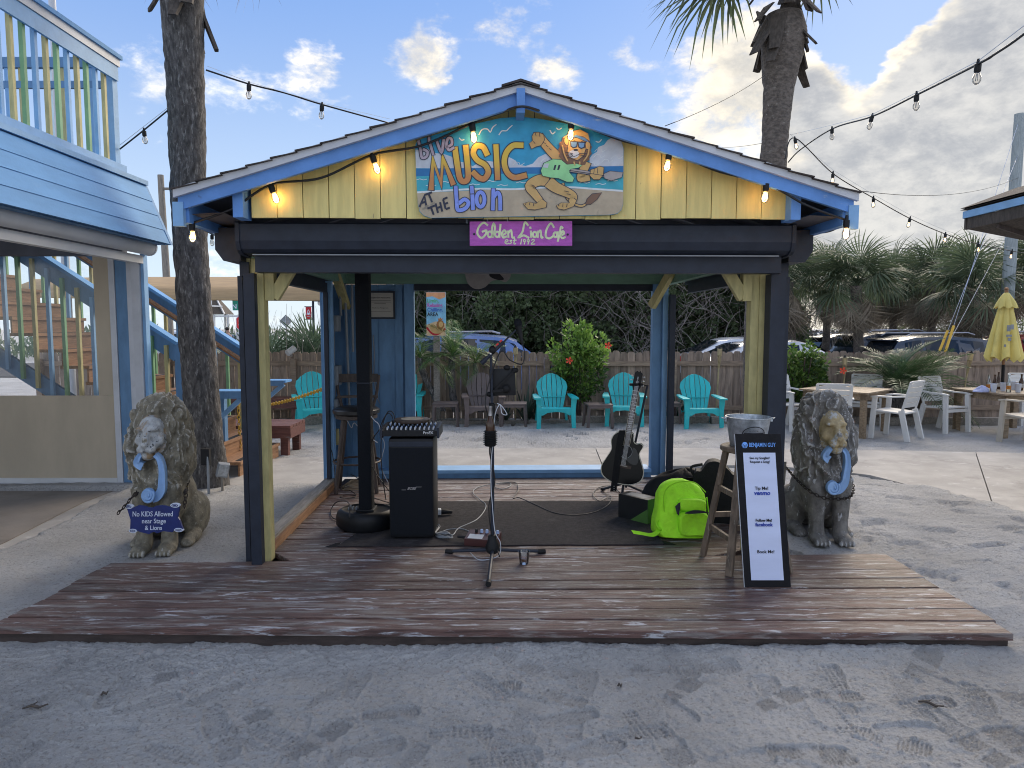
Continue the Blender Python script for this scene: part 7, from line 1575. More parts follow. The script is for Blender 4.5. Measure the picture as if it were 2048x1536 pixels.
def fan_frond(seed, n=24, rad=.95, pet=.75, spread=125, droop=.28, fold=.3, w=.040):
    r = random.Random(seed); m = MB(); c = Vector((pet, 0, 0)); V = []; F = []
    for k in range(n):
        a = R(-spread+2*spread*k/(n-1)+r.uniform(-3,3)); L = rad*(.70+.30*math.cos(a*.55))*r.uniform(.88,1.08)
        d = Vector((math.cos(a), math.sin(a), -abs(math.sin(a))*fold)); s = Vector((-math.sin(a), math.cos(a), 0)); b = c+Vector((.12*math.cos(a*.5)-.05,0,0))
        m1 = b+d*L*.38+Vector((0,0,.02)); m2 = b+d*L*.72+Vector((0,0,-droop*L*.25)); e = b+d*L+Vector((0,0,-droop*L*r.uniform(.7,1.6)))
        o = len(V); V += [b, m1+s*w*.5, m1-s*w*.5, m2+s*w*.42, m2-s*w*.42, e]; F += [(o,o+2,o+1),(o+1,o+2,o+4,o+3),(o+3,o+4,o+5)]
    m.add(V, F); m.tube([(0,0,0),(pet*.5,0,.02),(pet,0,0),(pet+.25,0,-.03)], [.022,.016,.012,.005], 4, False); me = bpy.data.meshes.new('frond'); me.from_pydata(m.v, [], m.f); return me
def putfrond(me, mat, parent, p, az, el, roll, sc, name='frond'):
    o = link(name, me, parent, p); o.rotation_euler = Euler((roll, -el, az), 'XYZ'); o.rotation_mode = 'XYZ'
    o.matrix_basis = Matrix.Translation(Vector(p)) @ Matrix.Rotation(az, 4, 'Z') @ Matrix.Rotation(-el, 4, 'Y') @ Matrix.Rotation(roll, 4, 'X') @ Matrix.Scale(sc, 4)
    return o
def withmat(me, mat): q = me.copy(); q.materials.clear(); q.materials.append(M[mat]); return q
PIN = [withmat(pinnate(1.0, 28, .30, .62, k), 'pinnate') for k in range(3)]; PIND = [withmat(pinnate(1.0, 30, .26, .55, k+7), 'pinnated') for k in range(3)]
FAN = [withmat(fan_frond(k), 'fan') for k in range(4)]; FAND = [withmat(fan_frond(k+20, 18, .80, .60, 95, .9, .8, .035), 'fand') for k in range(4)]; PMT = [withmat(fan_frond(k+40, 20, .62, .55, 110, .05, .12, .032), 'palmetto') for k in range(3)]
def trunkmesh(parent, path, rad, mat, seed, rough=.018, n=22, seg=70, name='trunk'):
    P_ = smooth_path(path, max(2, seg//(len(path)-1))); k = len(P_); r_ = random.Random(seed); V = []; F = []
    for i, p in enumerate(P_):
        f = i/(k-1); rr_ = np.interp(f, np.linspace(0,1,len(rad)), rad)
        for j in range(n):
            a = 2*math.pi*j/n; q = float(fbm(np.array(math.cos(a)*3.5+seed), np.array(math.sin(a)*3.5), np.array(p.z*7.0), 3, seed)); ring = .5*abs(math.sin(p.z*24+1.2*math.sin(a*2+seed)))
            r2 = rr_+rough*(q*1.2+ring*.5-.3); V.append((p.x+r2*math.cos(a), p.y+r2*math.sin(a), p.z))
    for i in range(k-1):
        for j in range(n): F.append((i*n+j, i*n+(j+1)%n, (i+1)*n+(j+1)%n, (i+1)*n+j))
    m = MB(); m.add(V, F); return m.obj(name, mat, parent, 'all')
def date_palm(name, label, loc, trunks, fr, nf, sc, seed, grp=None, el=(-.35, 1.25)):
    t = thing(name, label, 'palm', loc, 0, grp); r = random.Random(seed)
    for path, rad in trunks:
        trunkmesh(t, path, rad, 'trunk', seed, .02, 12, 24); top = Vector(path[-1])
        for k in range(nf): putfrond(r.choice(fr), None, t, top, r.uniform(0, 6.283), r.uniform(*el), r.uniform(-.4,.4), sc*r.uniform(.75,1.15))
    return t
def relp(u, v, Y, O): return P(u, v, Y)-Vector(O)
O = (P(870, 820, 12.5).x, 12.55, gz(P(870,820,12.5).x, 12.55))
date_palm('pygmy_date_palm', 'leaning pygmy date palm with dark trunk behind the side table on the left', O, [([relp(885,822,12.55,O), relp(868,790,12.55,O), relp(848,748,12.55,O), relp(840,716,12.55,O)], [.075,.065,.07,.05])], PIN, 20, .82, 5, 'pygmy date palms by the fence')
O = (P(905, 822, 12.6).x, 12.6, gz(P(905,820,12.6).x, 12.6))
date_palm('pygmy_date_palm', 'upright pygmy date palm with feathery fronds beside the area sign', O, [([relp(912,824,12.6,O), relp(905,785,12.6,O), relp(902,745,12.6,O), relp(905,712,12.6,O)], [.08,.07,.075,.05])], PIN, 22, .90, 6, 'pygmy date palms by the fence')
O = (P(965, 822, 12.65).x, 12.7, gz(P(965,820,12.7).x, 12.7))
date_palm('pygmy_date_palm', 'pale feathery young date palm behind the brown adirondack chair', O, [([relp(962,824,12.7,O), relp(955,770,12.7,O), relp(950,726,12.7,O)], [.06,.06,.04])], PIN, 14, .70, 9, 'pygmy date palms by the fence')
O = (P(1795, 832, 12.3).x, 12.35, gz(P(1795,820,12.3).x, 12.35))
date_palm('bushy_date_palm', 'bushy dark green date palm arching behind the bare garden table', O, [([relp(1800,832,12.35,O), relp(1795,800,12.35,O), relp(1790,770,12.35,O)], [.12,.12,.08]), ([relp(1812,832,12.35,O), relp(1822,806,12.35,O), relp(1835,785,12.35,O)], [.1,.1,.07])], PIND, 34, 1.15, 12)
def strap_plant(label, loc, n, L, seed):
    t = thing('strap_leaf_plant', label, 'plant', loc, 0, 'dark strap leaved plants along the fence'); r = random.Random(seed)
    for k in range(n):
        az = r.uniform(0, 6.283); el = r.uniform(.45, 1.4); LL_ = L*r.uniform(.6,1.1); m = MB(); V = []; w = .028
        for i, (f, ww) in enumerate(((0,.6),(.35,1),(.7,.8),(1,.05))): x = LL_*f*math.cos(el); z = LL_*f*math.sin(el)-.25*LL_*f**3*math.cos(el); V += [(x,-w*ww,z),(x,w*ww,z)]
        m.add(V, [(2*i,2*i+2,2*i+3,2*i+1) for i in range(3)]); m.obj('leaf', 'agave', t, False, (0,0,-.02), (0,0,az))
for u, Y, n, L, sd, lab in ((1052,12.6,22,.75,1,'dark strap leaved plant behind the middle turquoise chair'),(1075,12.7,16,.6,2,'dark strap leaved plant touching the left side of the tall hibiscus'),(1348,12.6,20,.75,3,'dark strap leaved plant behind the turquoise chair right of the post'),(1665,12.6,14,.8,4,'dark strap leaved plant under the low hibiscus'),(1010,12.6,12,.5,6,'low dark strap leaved plant right of the tablet')):
    x = P(u, 800, Y).x; strap_plant(lab, (x, Y, gz(x, Y)), n, L, sd)
# ---- big palms
t = thing('palm_tree', 'tall palm with a thick dark rough trunk between the cafe and the stage', 'palm tree', (-3.17, 7.12, gz(-3.17, 7.12)-.05)); O = Vector(t.location)
trunkmesh(t, [(0.02,0,0),(-.0,.0,.9),(-.04,0,1.9),(-.06,0,2.9),(-.05,0,4.0),(-.05,0,5.2),(0,0,7.3)], [.235,.19,.172,.165,.165,.172,.19,.23,.19], 'trunk', 3, .020, 30, 150)
r = random.Random(2)
def boots(t, O3, z0, z1, n, rad, seed, L=.34, el=(.7,1.2), hang=False):
    r = random.Random(seed)
    for k in range(n):
        a = r.uniform(0, 6.283); z = z0+(z1-z0)*k/n; m = MB(); w = r.uniform(.07,.12)*(1.25 if hang else 1); l = L*r.uniform(.6,1.2); e = r.uniform(*el); sn = (r.choice((1,-1,-1)) if hang else r.choice((1,1,1,-1))) if k > n*.3 else -1
        m.add([(rad,-w,0),(rad,w,0),(rad+l*math.cos(e),w*.55,sn*l*math.sin(e)),(rad+l*math.cos(e),-w*.55,sn*l*math.sin(e)),(rad+.03,-w*.8,.0),(rad+.03,w*.8,.0),(rad+.035+l*math.cos(e),w*.4,sn*l*math.sin(e)),(rad+.035+l*math.cos(e),-w*.4,sn*l*math.sin(e))], [(0,1,2,3),(7,6,5,4),(0,4,5,1),(1,5,6,2),(2,6,7,3),(3,7,4,0)])
        m.obj('frond_boot', 'boot', t, False, (O3[0],O3[1],z), (0,0,a))
boots(t, (-.04,0), 4.75, 5.9, 16, .15, 4, .30, (.9,1.3))
for k in range(34): putfrond(r.choice(FAN), None, t, (0,0,7.3+r.uniform(-.2,.2)), r.uniform(0,6.283), r.uniform(.15,1.35), r.uniform(-.3,.3), 1.35*r.uniform(.85,1.15))
for k in range(14): putfrond(r.choice(FAND), None, t, (0,0,7.2+r.uniform(-.2,.1)), r.uniform(0,6.283), r.uniform(-.9,-.3), r.uniform(-.3,.3), 1.1*r.uniform(.8,1.1))
m = MB(); p0 = P(330,-40,6.98)-O; m.tube(smooth_path([p0, P(312,0,6.95)-O, P(297,24,6.93)-O], 4), [.03]*4+[.022]*4+[.008], 5); m.obj('dead_stalk', 'boot', t)
bx = P(1507, 850, 10.6).x; t = thing('palm_tree', 'tall palm with a smooth grey trunk rising behind the right end of the pavilion roof', 'palm tree', (bx, 10.6, gz(bx, 10.6)-.05)); O = Vector(t.location)
trunkmesh(t, [relp(1507,850,10.6,O), relp(1508,700,10.6,O), relp(1518,560,10.6,O), relp(1537,420,10.6,O), relp(1549,290,10.6,O), relp(1558,170,10.6,O), relp(1566,90,10.6,O), relp(1568,30,10.6,O)], [.155,.15,.16,.185,.205,.20,.19,.215,.29,.33,.25], 'trunk2', 6, .016, 26, 150)
tp = relp(1566,-25,10.6,O); boots(t, (tp.x,tp.y), relp(1566,95,10.6,O).z, tp.z+.10, 34, .24, 8, .50, (.85,1.30), True)
for k, (az, el, roll, sc) in enumerate(((3.1,-.08,.1,1.12),(2.85,.10,-.3,1.15),(3.5,.0,.2,1.1),(.25,.1,0,.75),(3.9,.2,0,1.1))): putfrond(FAN[k%4], None, t, tp+Vector((0,0,.12)), az, el, roll, sc)
for k in range(26): putfrond(r.choice(FAN), None, t, tp+Vector((0,0,.6)), r.uniform(0,6.283), r.uniform(.45,1.35), r.uniform(-.3,.3), 1.1*r.uniform(.85,1.15))
# ---- sabal grove
def sabal(label, u, Y, vtop, rc, seed, ntr=True, lean=0.0, vbase=None):
    rc *= .82; x = P(u, 650, Y).x; zc = P(u, vtop+20, Y).z; g = -.16 if Y > 14 else gz(x, Y); h = zc-g; r = random.Random(seed)
    t = thing('sabal_palm', label, 'palm tree', (x, Y, g), 0, 'sabal palms beyond the car park'); top = Vector((lean, 0, h))
    trunkmesh(t, [(0,0,-.1),(lean*.2,0,h*.35),(lean*.6,0,h*.7),(lean,0,h)], [.17,.145,.14,.15,.17], 'trunk2', seed, .02, 12, 36)
    for k in range(30): putfrond(r.choice(FAN), None, t, top+Vector((0,0,r.uniform(-.1,.2))), r.uniform(0,6.283), R(-25)+R(105)*((k+.5)/30)**1.1, r.uniform(-.4,.4), rc/1.75*r.uniform(.85,1.15))
    for k in range(24): putfrond(r.choice(FAND), None, t, top+Vector((0,0,r.uniform(-.45,.0))), r.uniform(0,6.283), R(r.uniform(-85,-30)), r.uniform(-.4,.4), rc/1.9*r.uniform(.75,1.1), 'dead_frond')
    return t
SAB = [(1588,22,545,2.0,'sabal palm with a heavy brown skirt just right of the stage corner'),(1722,21,552,1.95,'sabal palm with a pale straight trunk standing in front of the navy cars'),(1945,21.5,560,2.1,'sabal palm with a mottled trunk left of the yellow umbrella'),
 (1652,26,540,2.0,'sabal palm with a slim trunk left of the bright sky gap'),(1790,28,548,2.1,'sabal palm in the middle of the grove'),(1868,26,545,2.2,'sabal palm with the tallest round crown in the grove'),(1840,33,570,2.1,'short sabal palm deep in the grove'),(2020,26,530,2.1,'sabal palm partly hidden by the yellow umbrella'),
 (1487,25,548,1.9,'sabal palm seen through the right stage opening'),(1915,31,565,2.0,'shadowed sabal palm behind the guy wires'),(1735,33,575,2.0,'far sabal palm behind the pale trunk'),(1985,32,560,2.1,'far sabal palm left of the light pole'),(2085,23,520,2.1,'sabal palm at the right edge under the hut eave'),(1560,31,560,2.0,'shaded sabal palm behind the low hibiscus')]
for i, (u, Y, v, rc, lab) in enumerate(SAB): sabal(lab, u, Y, v, rc, 50+i, lean=rp.uniform(-.25,.25))
# understory in the grove
for i, (u, Y, h, w) in enumerate(((1690,27,1.5,2.0),(1660,23,.95,1.8),(1610,24,1.1,2.2),(1830,35,2.3,3),(1760,36,2.4,3.4),(1950,35,2.3,3),(2060,34,2.6,4),(1590,30,2.0,3.0),(1900,37,2.4,3.0),(1690,38,2.2,2.6))):
    x = P(u, 650, Y).x; t = thing('understory_shrub', ('dark shrub left of the pale palm trunk','brown grey leafy shrub beside the silver car','dry shrub under the heavy brown palm skirt','dark shrub in the middle of the back picket fence','brown grey shrub behind the pale palm trunk','dry scrub behind the mottled palm trunk','dark shrub at the far right behind the umbrella','brown grey shrub behind the slim palm trunks','dry scrub behind the guy wires','far dark shrub in the bright gap of the grove')[i], 'shrub', (x, Y, -.16), 0, 'shrubs under the palms')
    cloud('crown', 'hedge' if i % 3 != 1 else 'twig', t, 1500, [((rp.uniform(-.3,.3)*w,0,h*rp.uniform(.35,.6)),(w*.42,w*.3,h*.42)) for _ in range(4)], .17, .45)
    m = MB(); 
    for k in range(8): m.tube([(0,0,-.1),(rp.uniform(-w,w)*.3,rp.uniform(-.3,.3),h*.8)], .014, 4)
    m.obj('stems', 'twig', t)
# ---- thicket behind the car park
def thicket(label, x, Y, w, h, seed, dry):
    t = thing('thicket_shrub', label, 'shrub', (x, Y, -.18), 0, 'dense thicket beyond the car park'); r = random.Random(seed); cl = []
    for k in range(26): cl.append(((r.uniform(-.5,.5)*w, r.uniform(-.55,.2)*1.6, h*r.uniform(.04,.93)), (w*.17*r.uniform(.7,1.2), .55, h*.13*r.uniform(.7,1.3))))
    cloud('leaves', 'hedge', t, int(10500*(1-dry*.6)), cl, .15, .6)
    cloud('inner_leaves', 'hedge', t, 6500, [((0,.6,h*.40),(w*.62,.7,h*.52)),((0,.9,h*.25),(w*.62,.5,h*.35)),((0,.9,h*.75),(w*.6,.5,h*.25))], .26, .75)
    V = []; F = []; m = MB()
    for k in range(int(60+230*dry)):
        p = Vector((r.uniform(-.55,.55)*w, r.uniform(-1.25,.1), h*r.uniform(.0,.8))); a = r.uniform(-1.3,1.3); pts = [p]; d = Vector((math.sin(a), r.uniform(-.3,.15), math.cos(a)*.9+.1)).normalized()
        for s in range(3): d = (d+Vector((r.uniform(-.45,.45), r.uniform(-.25,.25), r.uniform(-.35,.3)))).normalized(); pts.append(pts[-1]+d*r.uniform(.25,.55))
        m.tube(pts, [.016,.012,.008,.003], 3, False)
    m.obj('branches', 'twig', t); return t
TH = [(-3.0,2.9,3.9,.25,'thicket shrub with small leaves behind the area sign'),(-1.2,2.9,4.2,.15,'leafy thicket shrub left of the microphone'),(.6,2.9,4.2,.15,'leafy thicket shrub behind the blue car roof'),(2.3,2.8,4.3,.35,'thicket shrub above the tall hibiscus'),(3.9,2.8,4.4,1.0,'bare tangled grey thicket left of the right stage post'),(5.6,2.9,4.5,.8,'half bare thicket shrub above the white car'),(7.3,2.8,4.2,.35,'thicket shrub behind the tall yellow post'),(9.0,2.6,3.2,.6,'low thicket shrub ending at the palm grove')]
for i, (x, w, h, dry, lab) in enumerate(TH): thicket(lab, x, 24.5+.5*math.sin(i*2.1), w, h, 70+i, dry)
# ---- palmetto clumps and dune scrub by the street
for i, (u, v, Y, n, sc) in enumerate(((560,700,16.5,15,1.25),(600,690,17.5,16,1.3),(640,690,16.8,18,1.45),(668,690,17.5,16,1.5),(535,705,18,10,1.0),(500,690,19,10,1.0),(620,705,15.6,10,.9),(475,685,24,10,1.2))):
    x = P(u, v, Y).x; t = thing('palmetto_clump', ('stiff palmetto clump right of the slim yellow post','palmetto clump in the middle of the gap beyond the fence','blue green palmetto clump under the red street banner','palmetto clump next to the blue corner post','palmetto clump half hidden by the yellow post','palmetto clump behind the stop sign','low palmetto clump in front of the others at the fence top','far palmetto clump by the walking person')[i], 'palmetto', (x, Y, .15), 0, 'palmettos along the street'); r = random.Random(i+200)
    for k in range(n): putfrond(r.choice(PMT), None, t, (r.uniform(-.35,.35), r.uniform(-.3,.3), r.uniform(-.1,.3)), r.uniform(0,6.283), r.uniform(.15,1.4), r.uniform(-.5,.5), sc*r.uniform(.7,1.1))
    for k in range(5): putfrond(r.choice(FAND), None, t, (0,0,.3), r.uniform(0,6.283), r.uniform(-.3,.3), r.uniform(-.5,.5), sc*.55, 'dead_frond')
    m = MB()
    for k in range(7): x = r.uniform(-.6,.6); m.tube([(x,0,.2),(x+r.uniform(-.1,.1),0,1.0),(x+r.uniform(-.35,.35),r.uniform(-.2,.2),r.uniform(1.5,2.1))], [.006,.005,.003], 3, False)
    m.obj('grass_stalk', 'twig', t)
V = []; n = 5200; cx = nr.uniform(-60,-14,n); cy = nr.uniform(38,52,n); cz = nr.uniform(0,1,n)*(1.2+.5*np.sin(cx*.7)+.3*np.sin(cx*2.1))
Vv, Ff = leafcloud(n, lambda q: (np.stack([cx,cy,cz-.2],-1), np.tile((0,0,1.),(n,1))), .55, .3); o = npmesh('dune_scrub', Vv, Ff, 'palmetto'); tag(o, 'low green dune scrub along the far side of the street', 'scrub', None, 'stuff')
# ================================================================ CARS
def car(label, loc, rz, paint, kind='suv', group='cars parked beyond the fence', sc=1.0):
    t = thing('parked_car', label, 'car', loc, rz, group)
    if kind == 'suv': ST = [(-2.28,.95,.97,.80,.70),(-2.22,1.02,1.10,.86,.70),(-1.95,1.05,1.52,.90,.66),(-1.5,1.05,1.63,.92,.70),(-.6,1.03,1.66,.93,.72),(.3,1.01,1.60,.93,.70),(.62,1.0,1.50,.93,.68),(1.25,.98,1.04,.92,.72),(1.9,.90,.93,.90,.70),(2.2,.74,.76,.84,.66),(2.3,.60,.62,.74,.60)]; bz = (3,4,5); rear = (1,2); wind = (6,7)
    else: ST = [(-2.3,.84,.86,.78,.66),(-2.2,.93,.97,.84,.68),(-1.75,.96,1.04,.88,.66),(-1.05,.95,1.36,.90,.64),(-.4,.94,1.45,.91,.66),(.2,.93,1.43,.91,.66),(.5,.92,1.36,.91,.64),(1.25,.90,.97,.90,.70),(1.85,.82,.85,.88,.68),(2.2,.68,.70,.82,.62),(2.32,.55,.57,.70,.56)]; bz = (3,4,5); rear = (2,3); wind = (6,7)
    V = []; k = 10
    for x, zb_, zt_, wb_, wt_ in ST:
        zlo = .24 if abs(x) < 2.1 else .34
        half = [(wb_*.86,zlo),(wb_*1.0,zlo+.16),(wb_*1.02,zb_*.78),(wb_,zb_),(wt_,max(zt_-.04,zb_+.001)),]
        half5 = (0.0, zt_+.015)
        L = half+[(wt_*.55, zt_+.004)]
        V += [(x,y,z) for y, z in L]+[(x,-y,z) for y, z in reversed(L)]
    k = 12; F = []
    for i in range(len(ST)-1):
        for j in range(k): F.append((i*k+j, i*k+(j+1)%k, (i+1)*k+(j+1)%k, (i+1)*k+j))
    F += [tuple(range(k)), tuple((len(ST)-1)*k+j for j in reversed(range(k)))]
    m = MB(); m.add(V, F); b = m.obj('body', paint, t, True)
    def side(i0, f0, i1, f1, s, lo=.10, hi=.86):
        def at_(i, f, h):
            a, c = ST[i], ST[min(i+1, len(ST)-1)]; q = [a[n]+(c[n]-a[n])*f for n in range(5)]; zt2 = max(q[2]-.04, q[1]+.001); return Vector((q[0], s*(q[3]+(q[4]-q[3])*h+.006), q[1]+(zt2-q[1])*h))
        return [at_(i0,f0,lo), at_(i1,f1,lo), at_(i1,f1,hi), at_(i0,f0,hi)]
    segs = [((2,.35),(3,.15)),((3,.25),(4,.25)),((4,.32),(5,.9))] if kind == 'suv' else [((3,.05),(3,.42)),((3,.5),(4,.35)),((4,.42),(6,.2))]
    for s in (-1,1):
        for (a, b_) in segs:
            m = MB(); q = []; 
            steps = [(a[0]+a[1])+((b_[0]+b_[1])-(a[0]+a[1]))*n/4 for n in range(5)]
            lo = [side(int(u), u-int(u), int(u), u-int(u), s)[0] for u in steps]; hi = [side(int(u), u-int(u), int(u), u-int(u), s)[3] for u in steps]
            m.add(lo+hi, [(n,n+1,5+n+1,5+n) for n in range(4)]); m.obj('window', 'cglass', t)
        L = ST[wind[1]]; H_2 = ST[wind[0]]; m = MB(); m.add([Vector((L[0]-.05,s*L[3]*.97,L[1]+.06)), Vector((H_2[0]-.2,s*H_2[3]*.965,L[1]+.08)), Vector((H_2[0]-.12,s*(H_2[4]+.06),H_2[2]-.12))], [(0,1,2)]); m.obj('window', 'cglass', t)
        m = MB(); m.box((.75,s*1.0,1.02 if kind == 'suv' else .96), (.14,.20,.13), bev=.03); m.obj('mirror', 'blackp', t, True)
        for x in (-1.38, 1.40):
            m = MB(); m.lathe([(.0,-.10),(.30,-.10),(.34,-.07),(.34,.07),(.30,.10),(.24,.10),(.24,.07),(.0,.07)], n=24, mtx=Matrix.Translation((x,s*.80,.34)) @ Matrix.Rotation(-s*math.pi/2, 4, 'X')); w = m.obj('wheel', 'tyre', t, True)
            m = MB(); m.lathe([(.0,.085),(.06,.085),(.22,.078),(.235,.085)], n=20, mtx=Matrix.Translation((x,s*.80,.34)) @ Matrix.Rotation(-s*math.pi/2, 4, 'X')); m.obj('rim', 'rim', w, True)
        m = MB(); m.box((2.15,s*.62,.66), (.22,.30,.10), (0,0,-s*.35), bev=.02); m.obj('headlight', 'lamp', t); m = MB(); m.box((-2.18,s*.72,.90), (.14,.26,.20), (0,0,s*.3), bev=.02); m.obj('taillight', 'tail', t)
    def glassq(i, j, nm, f0, f1):
        a, c = ST[i], ST[j]; q = lambda f, w: Vector((a[0]+(c[0]-a[0])*f, w*(a[4]+(c[4]-a[4])*f)*.96, (a[2]+(c[2]-a[2])*f)+.022)); m = MB(); n_ = Vector((0,0,0))
        m.add([q(f0,-1), q(f0,1), q(f1,1), q(f1,-1)], [(0,1,2,3)]); m.obj(nm, 'cglass', t)
    glassq(rear[0], rear[1], 'rear_window', .12, .85); glassq(wind[0], wind[1], 'windscreen', .06, .95)
    if kind == 'suv':
        for s in (-1,1): m = MB(); m.tube([(-1.7,s*.60,1.63),(-1.55,s*.60,1.70),(.0,s*.60,1.72),(.2,s*.60,1.66)], .018, 6); m.obj('roof_rail', 'steel', t, True)
        m = MB(); m.box((-2.02,0,1.53), (.26,1.2,.05), (0,R(-8),0), bev=.015); m.obj('spoiler', paint, t, True)
    m = MB(); m.box((2.25,0,.42), (.16,1.45,.22), bev=.04); m.box((-2.24,0,.46), (.14,1.5,.24), bev=.04); m.obj('bumper', 'blackp', t, True)
    t.scale = (sc,sc,sc); return t
def cpos(u, Y, z=-.14): return (P(u, 680, Y).x, Y, z)
car('blue car behind the fence seen below the thicket through the back opening', cpos(985,18.6,-.12), 0, 'c_blue', 'suv')
car('white sedan facing left behind the turquoise chair', cpos(1462,20.2,-.02), math.pi, 'c_white', 'sedan')
car('silver car nose to the right behind the tall yellow post', cpos(1560,17.4,-.04), 0, 'c_silver', 'sedan')
car('navy car with roof rails left of the pale palm trunk', cpos(1815,23.5,-.10), .05, 'c_navy', 'suv')
car('near black car with red tail light behind the fence under the guy wires', cpos(1905,19.6,-.16), .04, 'c_dark', 'suv')
car('black car mostly hidden behind the pale palm trunk', cpos(1728,27,-.2), .1, 'c_black', 'suv')
car('black sedan behind the mottled palm trunk', cpos(1958,24.5,-.10), R(25), 'c_black', 'sedan')
car('red car at the right edge beyond the umbrella', cpos(2105,24.5,-.16), .1, 'c_red', 'suv')
car('white van like car at the street corner beside the palm trunk', cpos(388,31,-.1), R(8), 'c_white', 'suv', 'cars on the street')
car('dark car on the street behind the walking person', cpos(440,37,-.1), R(192), 'c_navy', 'sedan', 'cars on the street')
# ================================================================ BACK PICKET FENCE
t = thing('picket_fence', 'old grey picket fence behind the parked cars under the palms', 'fence', (P(1800,660,33).x, 33, -.18)); x0, x1 = P(1590,660,33).x-t.location.x, P(2060,660,33).x-t.location.x
pk = picket_mesh(.13, 1.75, .02, 'picket', 'oldfence', .05); pm2 = pk.data; bpy.data.objects.remove(pk); x = x0
while x < x1: o = link('picket', pm2, t, (x, 0, rp.uniform(-.03,.03)), (0, rp.uniform(-.02,.02), 0)); x += .20
for z in (.5, 1.4): m = MB(); m.bx(x0, x1, .021, .06, z, z+.09); m.obj('rail', 'oldfence', t)
# ================================================================ STREET FURNITURE
def pole(name, label, cat, u, v, Y, r0, r1, mat, lean=0, z0=-.2, grp=None):
    p = P(u, v, Y); t = thing(name, label, cat, (p.x-lean, Y, z0), 0, grp); h = p.z-z0; m = MB(); m.tube([(0,0,-.1),(lean*.5,0,h*.5),(lean,0,h)], [r0,(r0+r1)/2,r1], 12); m.obj('shaft', mat, t, True); return t, h
t, h = pole('utility_pole', 'brown wooden utility pole beyond the blue stairs', 'pole', 321, 350, 27, .16, .11, 'pole', -.15)
m = MB(); m.bx(-.15,.55,-.05,.05,h-.55,h-.47); m.obj('cross_arm', 'pole', t); m = MB()
for x in (.2,.5): m.lathe([(.03,h-.47),(.05,h-.42),(.03,h-.36),(.045,h-.32),(.0,h-.28)], (x,0,0), 8)
m.obj('insulator', 'whitem', t)
t, h = pole('light_pole', 'pale tall pole with guy wires behind the yellow umbrella', 'pole', 2040, 228, 20.5, .19, .14, 'palepole', .1); O = Vector(t.location); top = Vector((.1,0,h))
for (ua, va, ub, vb, vt) in ((1909,635,1885,722,235),(1911,648,1871,722,300),(1912,652,1878,722,420)):
    e = P(ub, vb, 17)-O; m = MB(); q = P(2040, vt, 20.5)-O; m.tube([q, e], .006, 5); m.obj('guy_wire', 'steel', t)
    s = P(ua, va, 17)-O; d = (q-e); L = (s-e).length; k = e+d.normalized()*L; m = MB(); m.tube([e, k], .032, 8); m.obj('wire_guard', 'ychain', t) if va != 652 else None
t, h = pole('street_sign', 'green street name signs above a red stop sign on one post', 'sign', 478, 596, 23.5, .035, .035, 'galv'); O = Vector(t.location)
def plate(cx, cz, w, hh, mat, y=-.05, par=None, nm='plate', rz=0): m = MB(); m.bx(-w/2,w/2,-.008,.008,-hh/2,hh/2); return m.obj(nm, mat, par or t, False, (cx,y,cz), (0,0,rz))
Zs = lambda v, Y=23.5: P(478, v, Y).z-O.z
plate(.30, Zs(613), 1.0, .26, 'signgreen', nm='street_plate'); text('lettering', 'N  5th', .21, 'signwhite', t, (.06, -.062, Zs(613.5)), bold=.003); plate(.10, Zs(599), .62, .22, 'signgreen', .02, nm='street_plate', rz=R(28)); text('lettering', 'N A1A', .16, 'signwhite', t, (.02, -.02, Zs(599)), (math.pi/2,0,R(28)), bold=.002, sx=.7)
oct_ = [(.40*math.cos(R(22.5+45*k)), .40*math.sin(R(22.5+45*k))) for k in range(8)]; zc = Zs(646)
m = MB(); m.prism(oct_, .01, Matrix.Translation((.27,-.075,zc))); m.obj('stop_border', 'signwhite', t); m = MB(); m.prism([(a*.94,b*.94) for a, b in oct_], .006, Matrix.Translation((.27,-.082,zc))); m.obj('stop_plate', 'signred', t); text('lettering', 'STOP', .30, 'signwhite', t, (.27,-.0835,zc), bold=.004, sx=.80)
plate(-.02, Zs(677), .20, .42, 'white', nm='small_plate')
p = P(455, 653, 34); t = thing('person', 'person in a bright blue sleeveless shirt walking by the street', 'person', (p.x, 34, -.06), R(150))
def skinned(joints, edges, radii, mat, name, par):
    me = bpy.data.meshes.new(name); me.from_pydata(joints, edges, []); o = link(name, me); sk_ = o.modifiers.new('s', 'SKIN'); 
    for i, v in enumerate(me.skin_vertices[0].data): v.radius = (radii[i], radii[i]); v.use_root = (i == 0)
    sb = o.modifiers.new('b', 'SUBSURF'); sb.levels = 1; sb.render_levels = 1
    dg = bpy.context.evaluated_depsgraph_get(); q = bpy.data.meshes.new_from_object(o.evaluated_get(dg)); bpy.data.objects.remove(o); q.materials.clear(); q.materials.append(M[mat]); q.polygons.foreach_set('use_smooth', np.ones(len(q.polygons), bool)); return link(name, q, par)
J = [(0,0,.92),(0,0,1.12),(0,0,1.36),(0,0,1.47),(0,-.01,1.55),(0,-.01,1.68),(-.09,0,.88),(-.10,-.08,.50),(-.10,.02,.10),(-.10,-.12,.04),(.09,0,.88),(.10,.08,.50),(.10,.20,.12),(.10,.08,.04),(-.18,0,1.38),(-.25,.02,1.12),(-.25,-.06,.88),(.18,0,1.38),(.25,-.02,1.12),(.25,-.10,.90)]
skinned(J, [(0,1),(1,2),(2,3),(3,4),(4,5),(0,6),(6,7),(7,8),(8,9),(0,10),(10,11),(11,12),(12,13),(2,14),(14,15),(15,16),(2,17),(17,18),(18,19)], [.13,.13,.15,.06,.085,.085,.085,.062,.042,.035,.085,.062,.042,.035,.065,.045,.035,.065,.045,.035], 'skin', 'body', t)
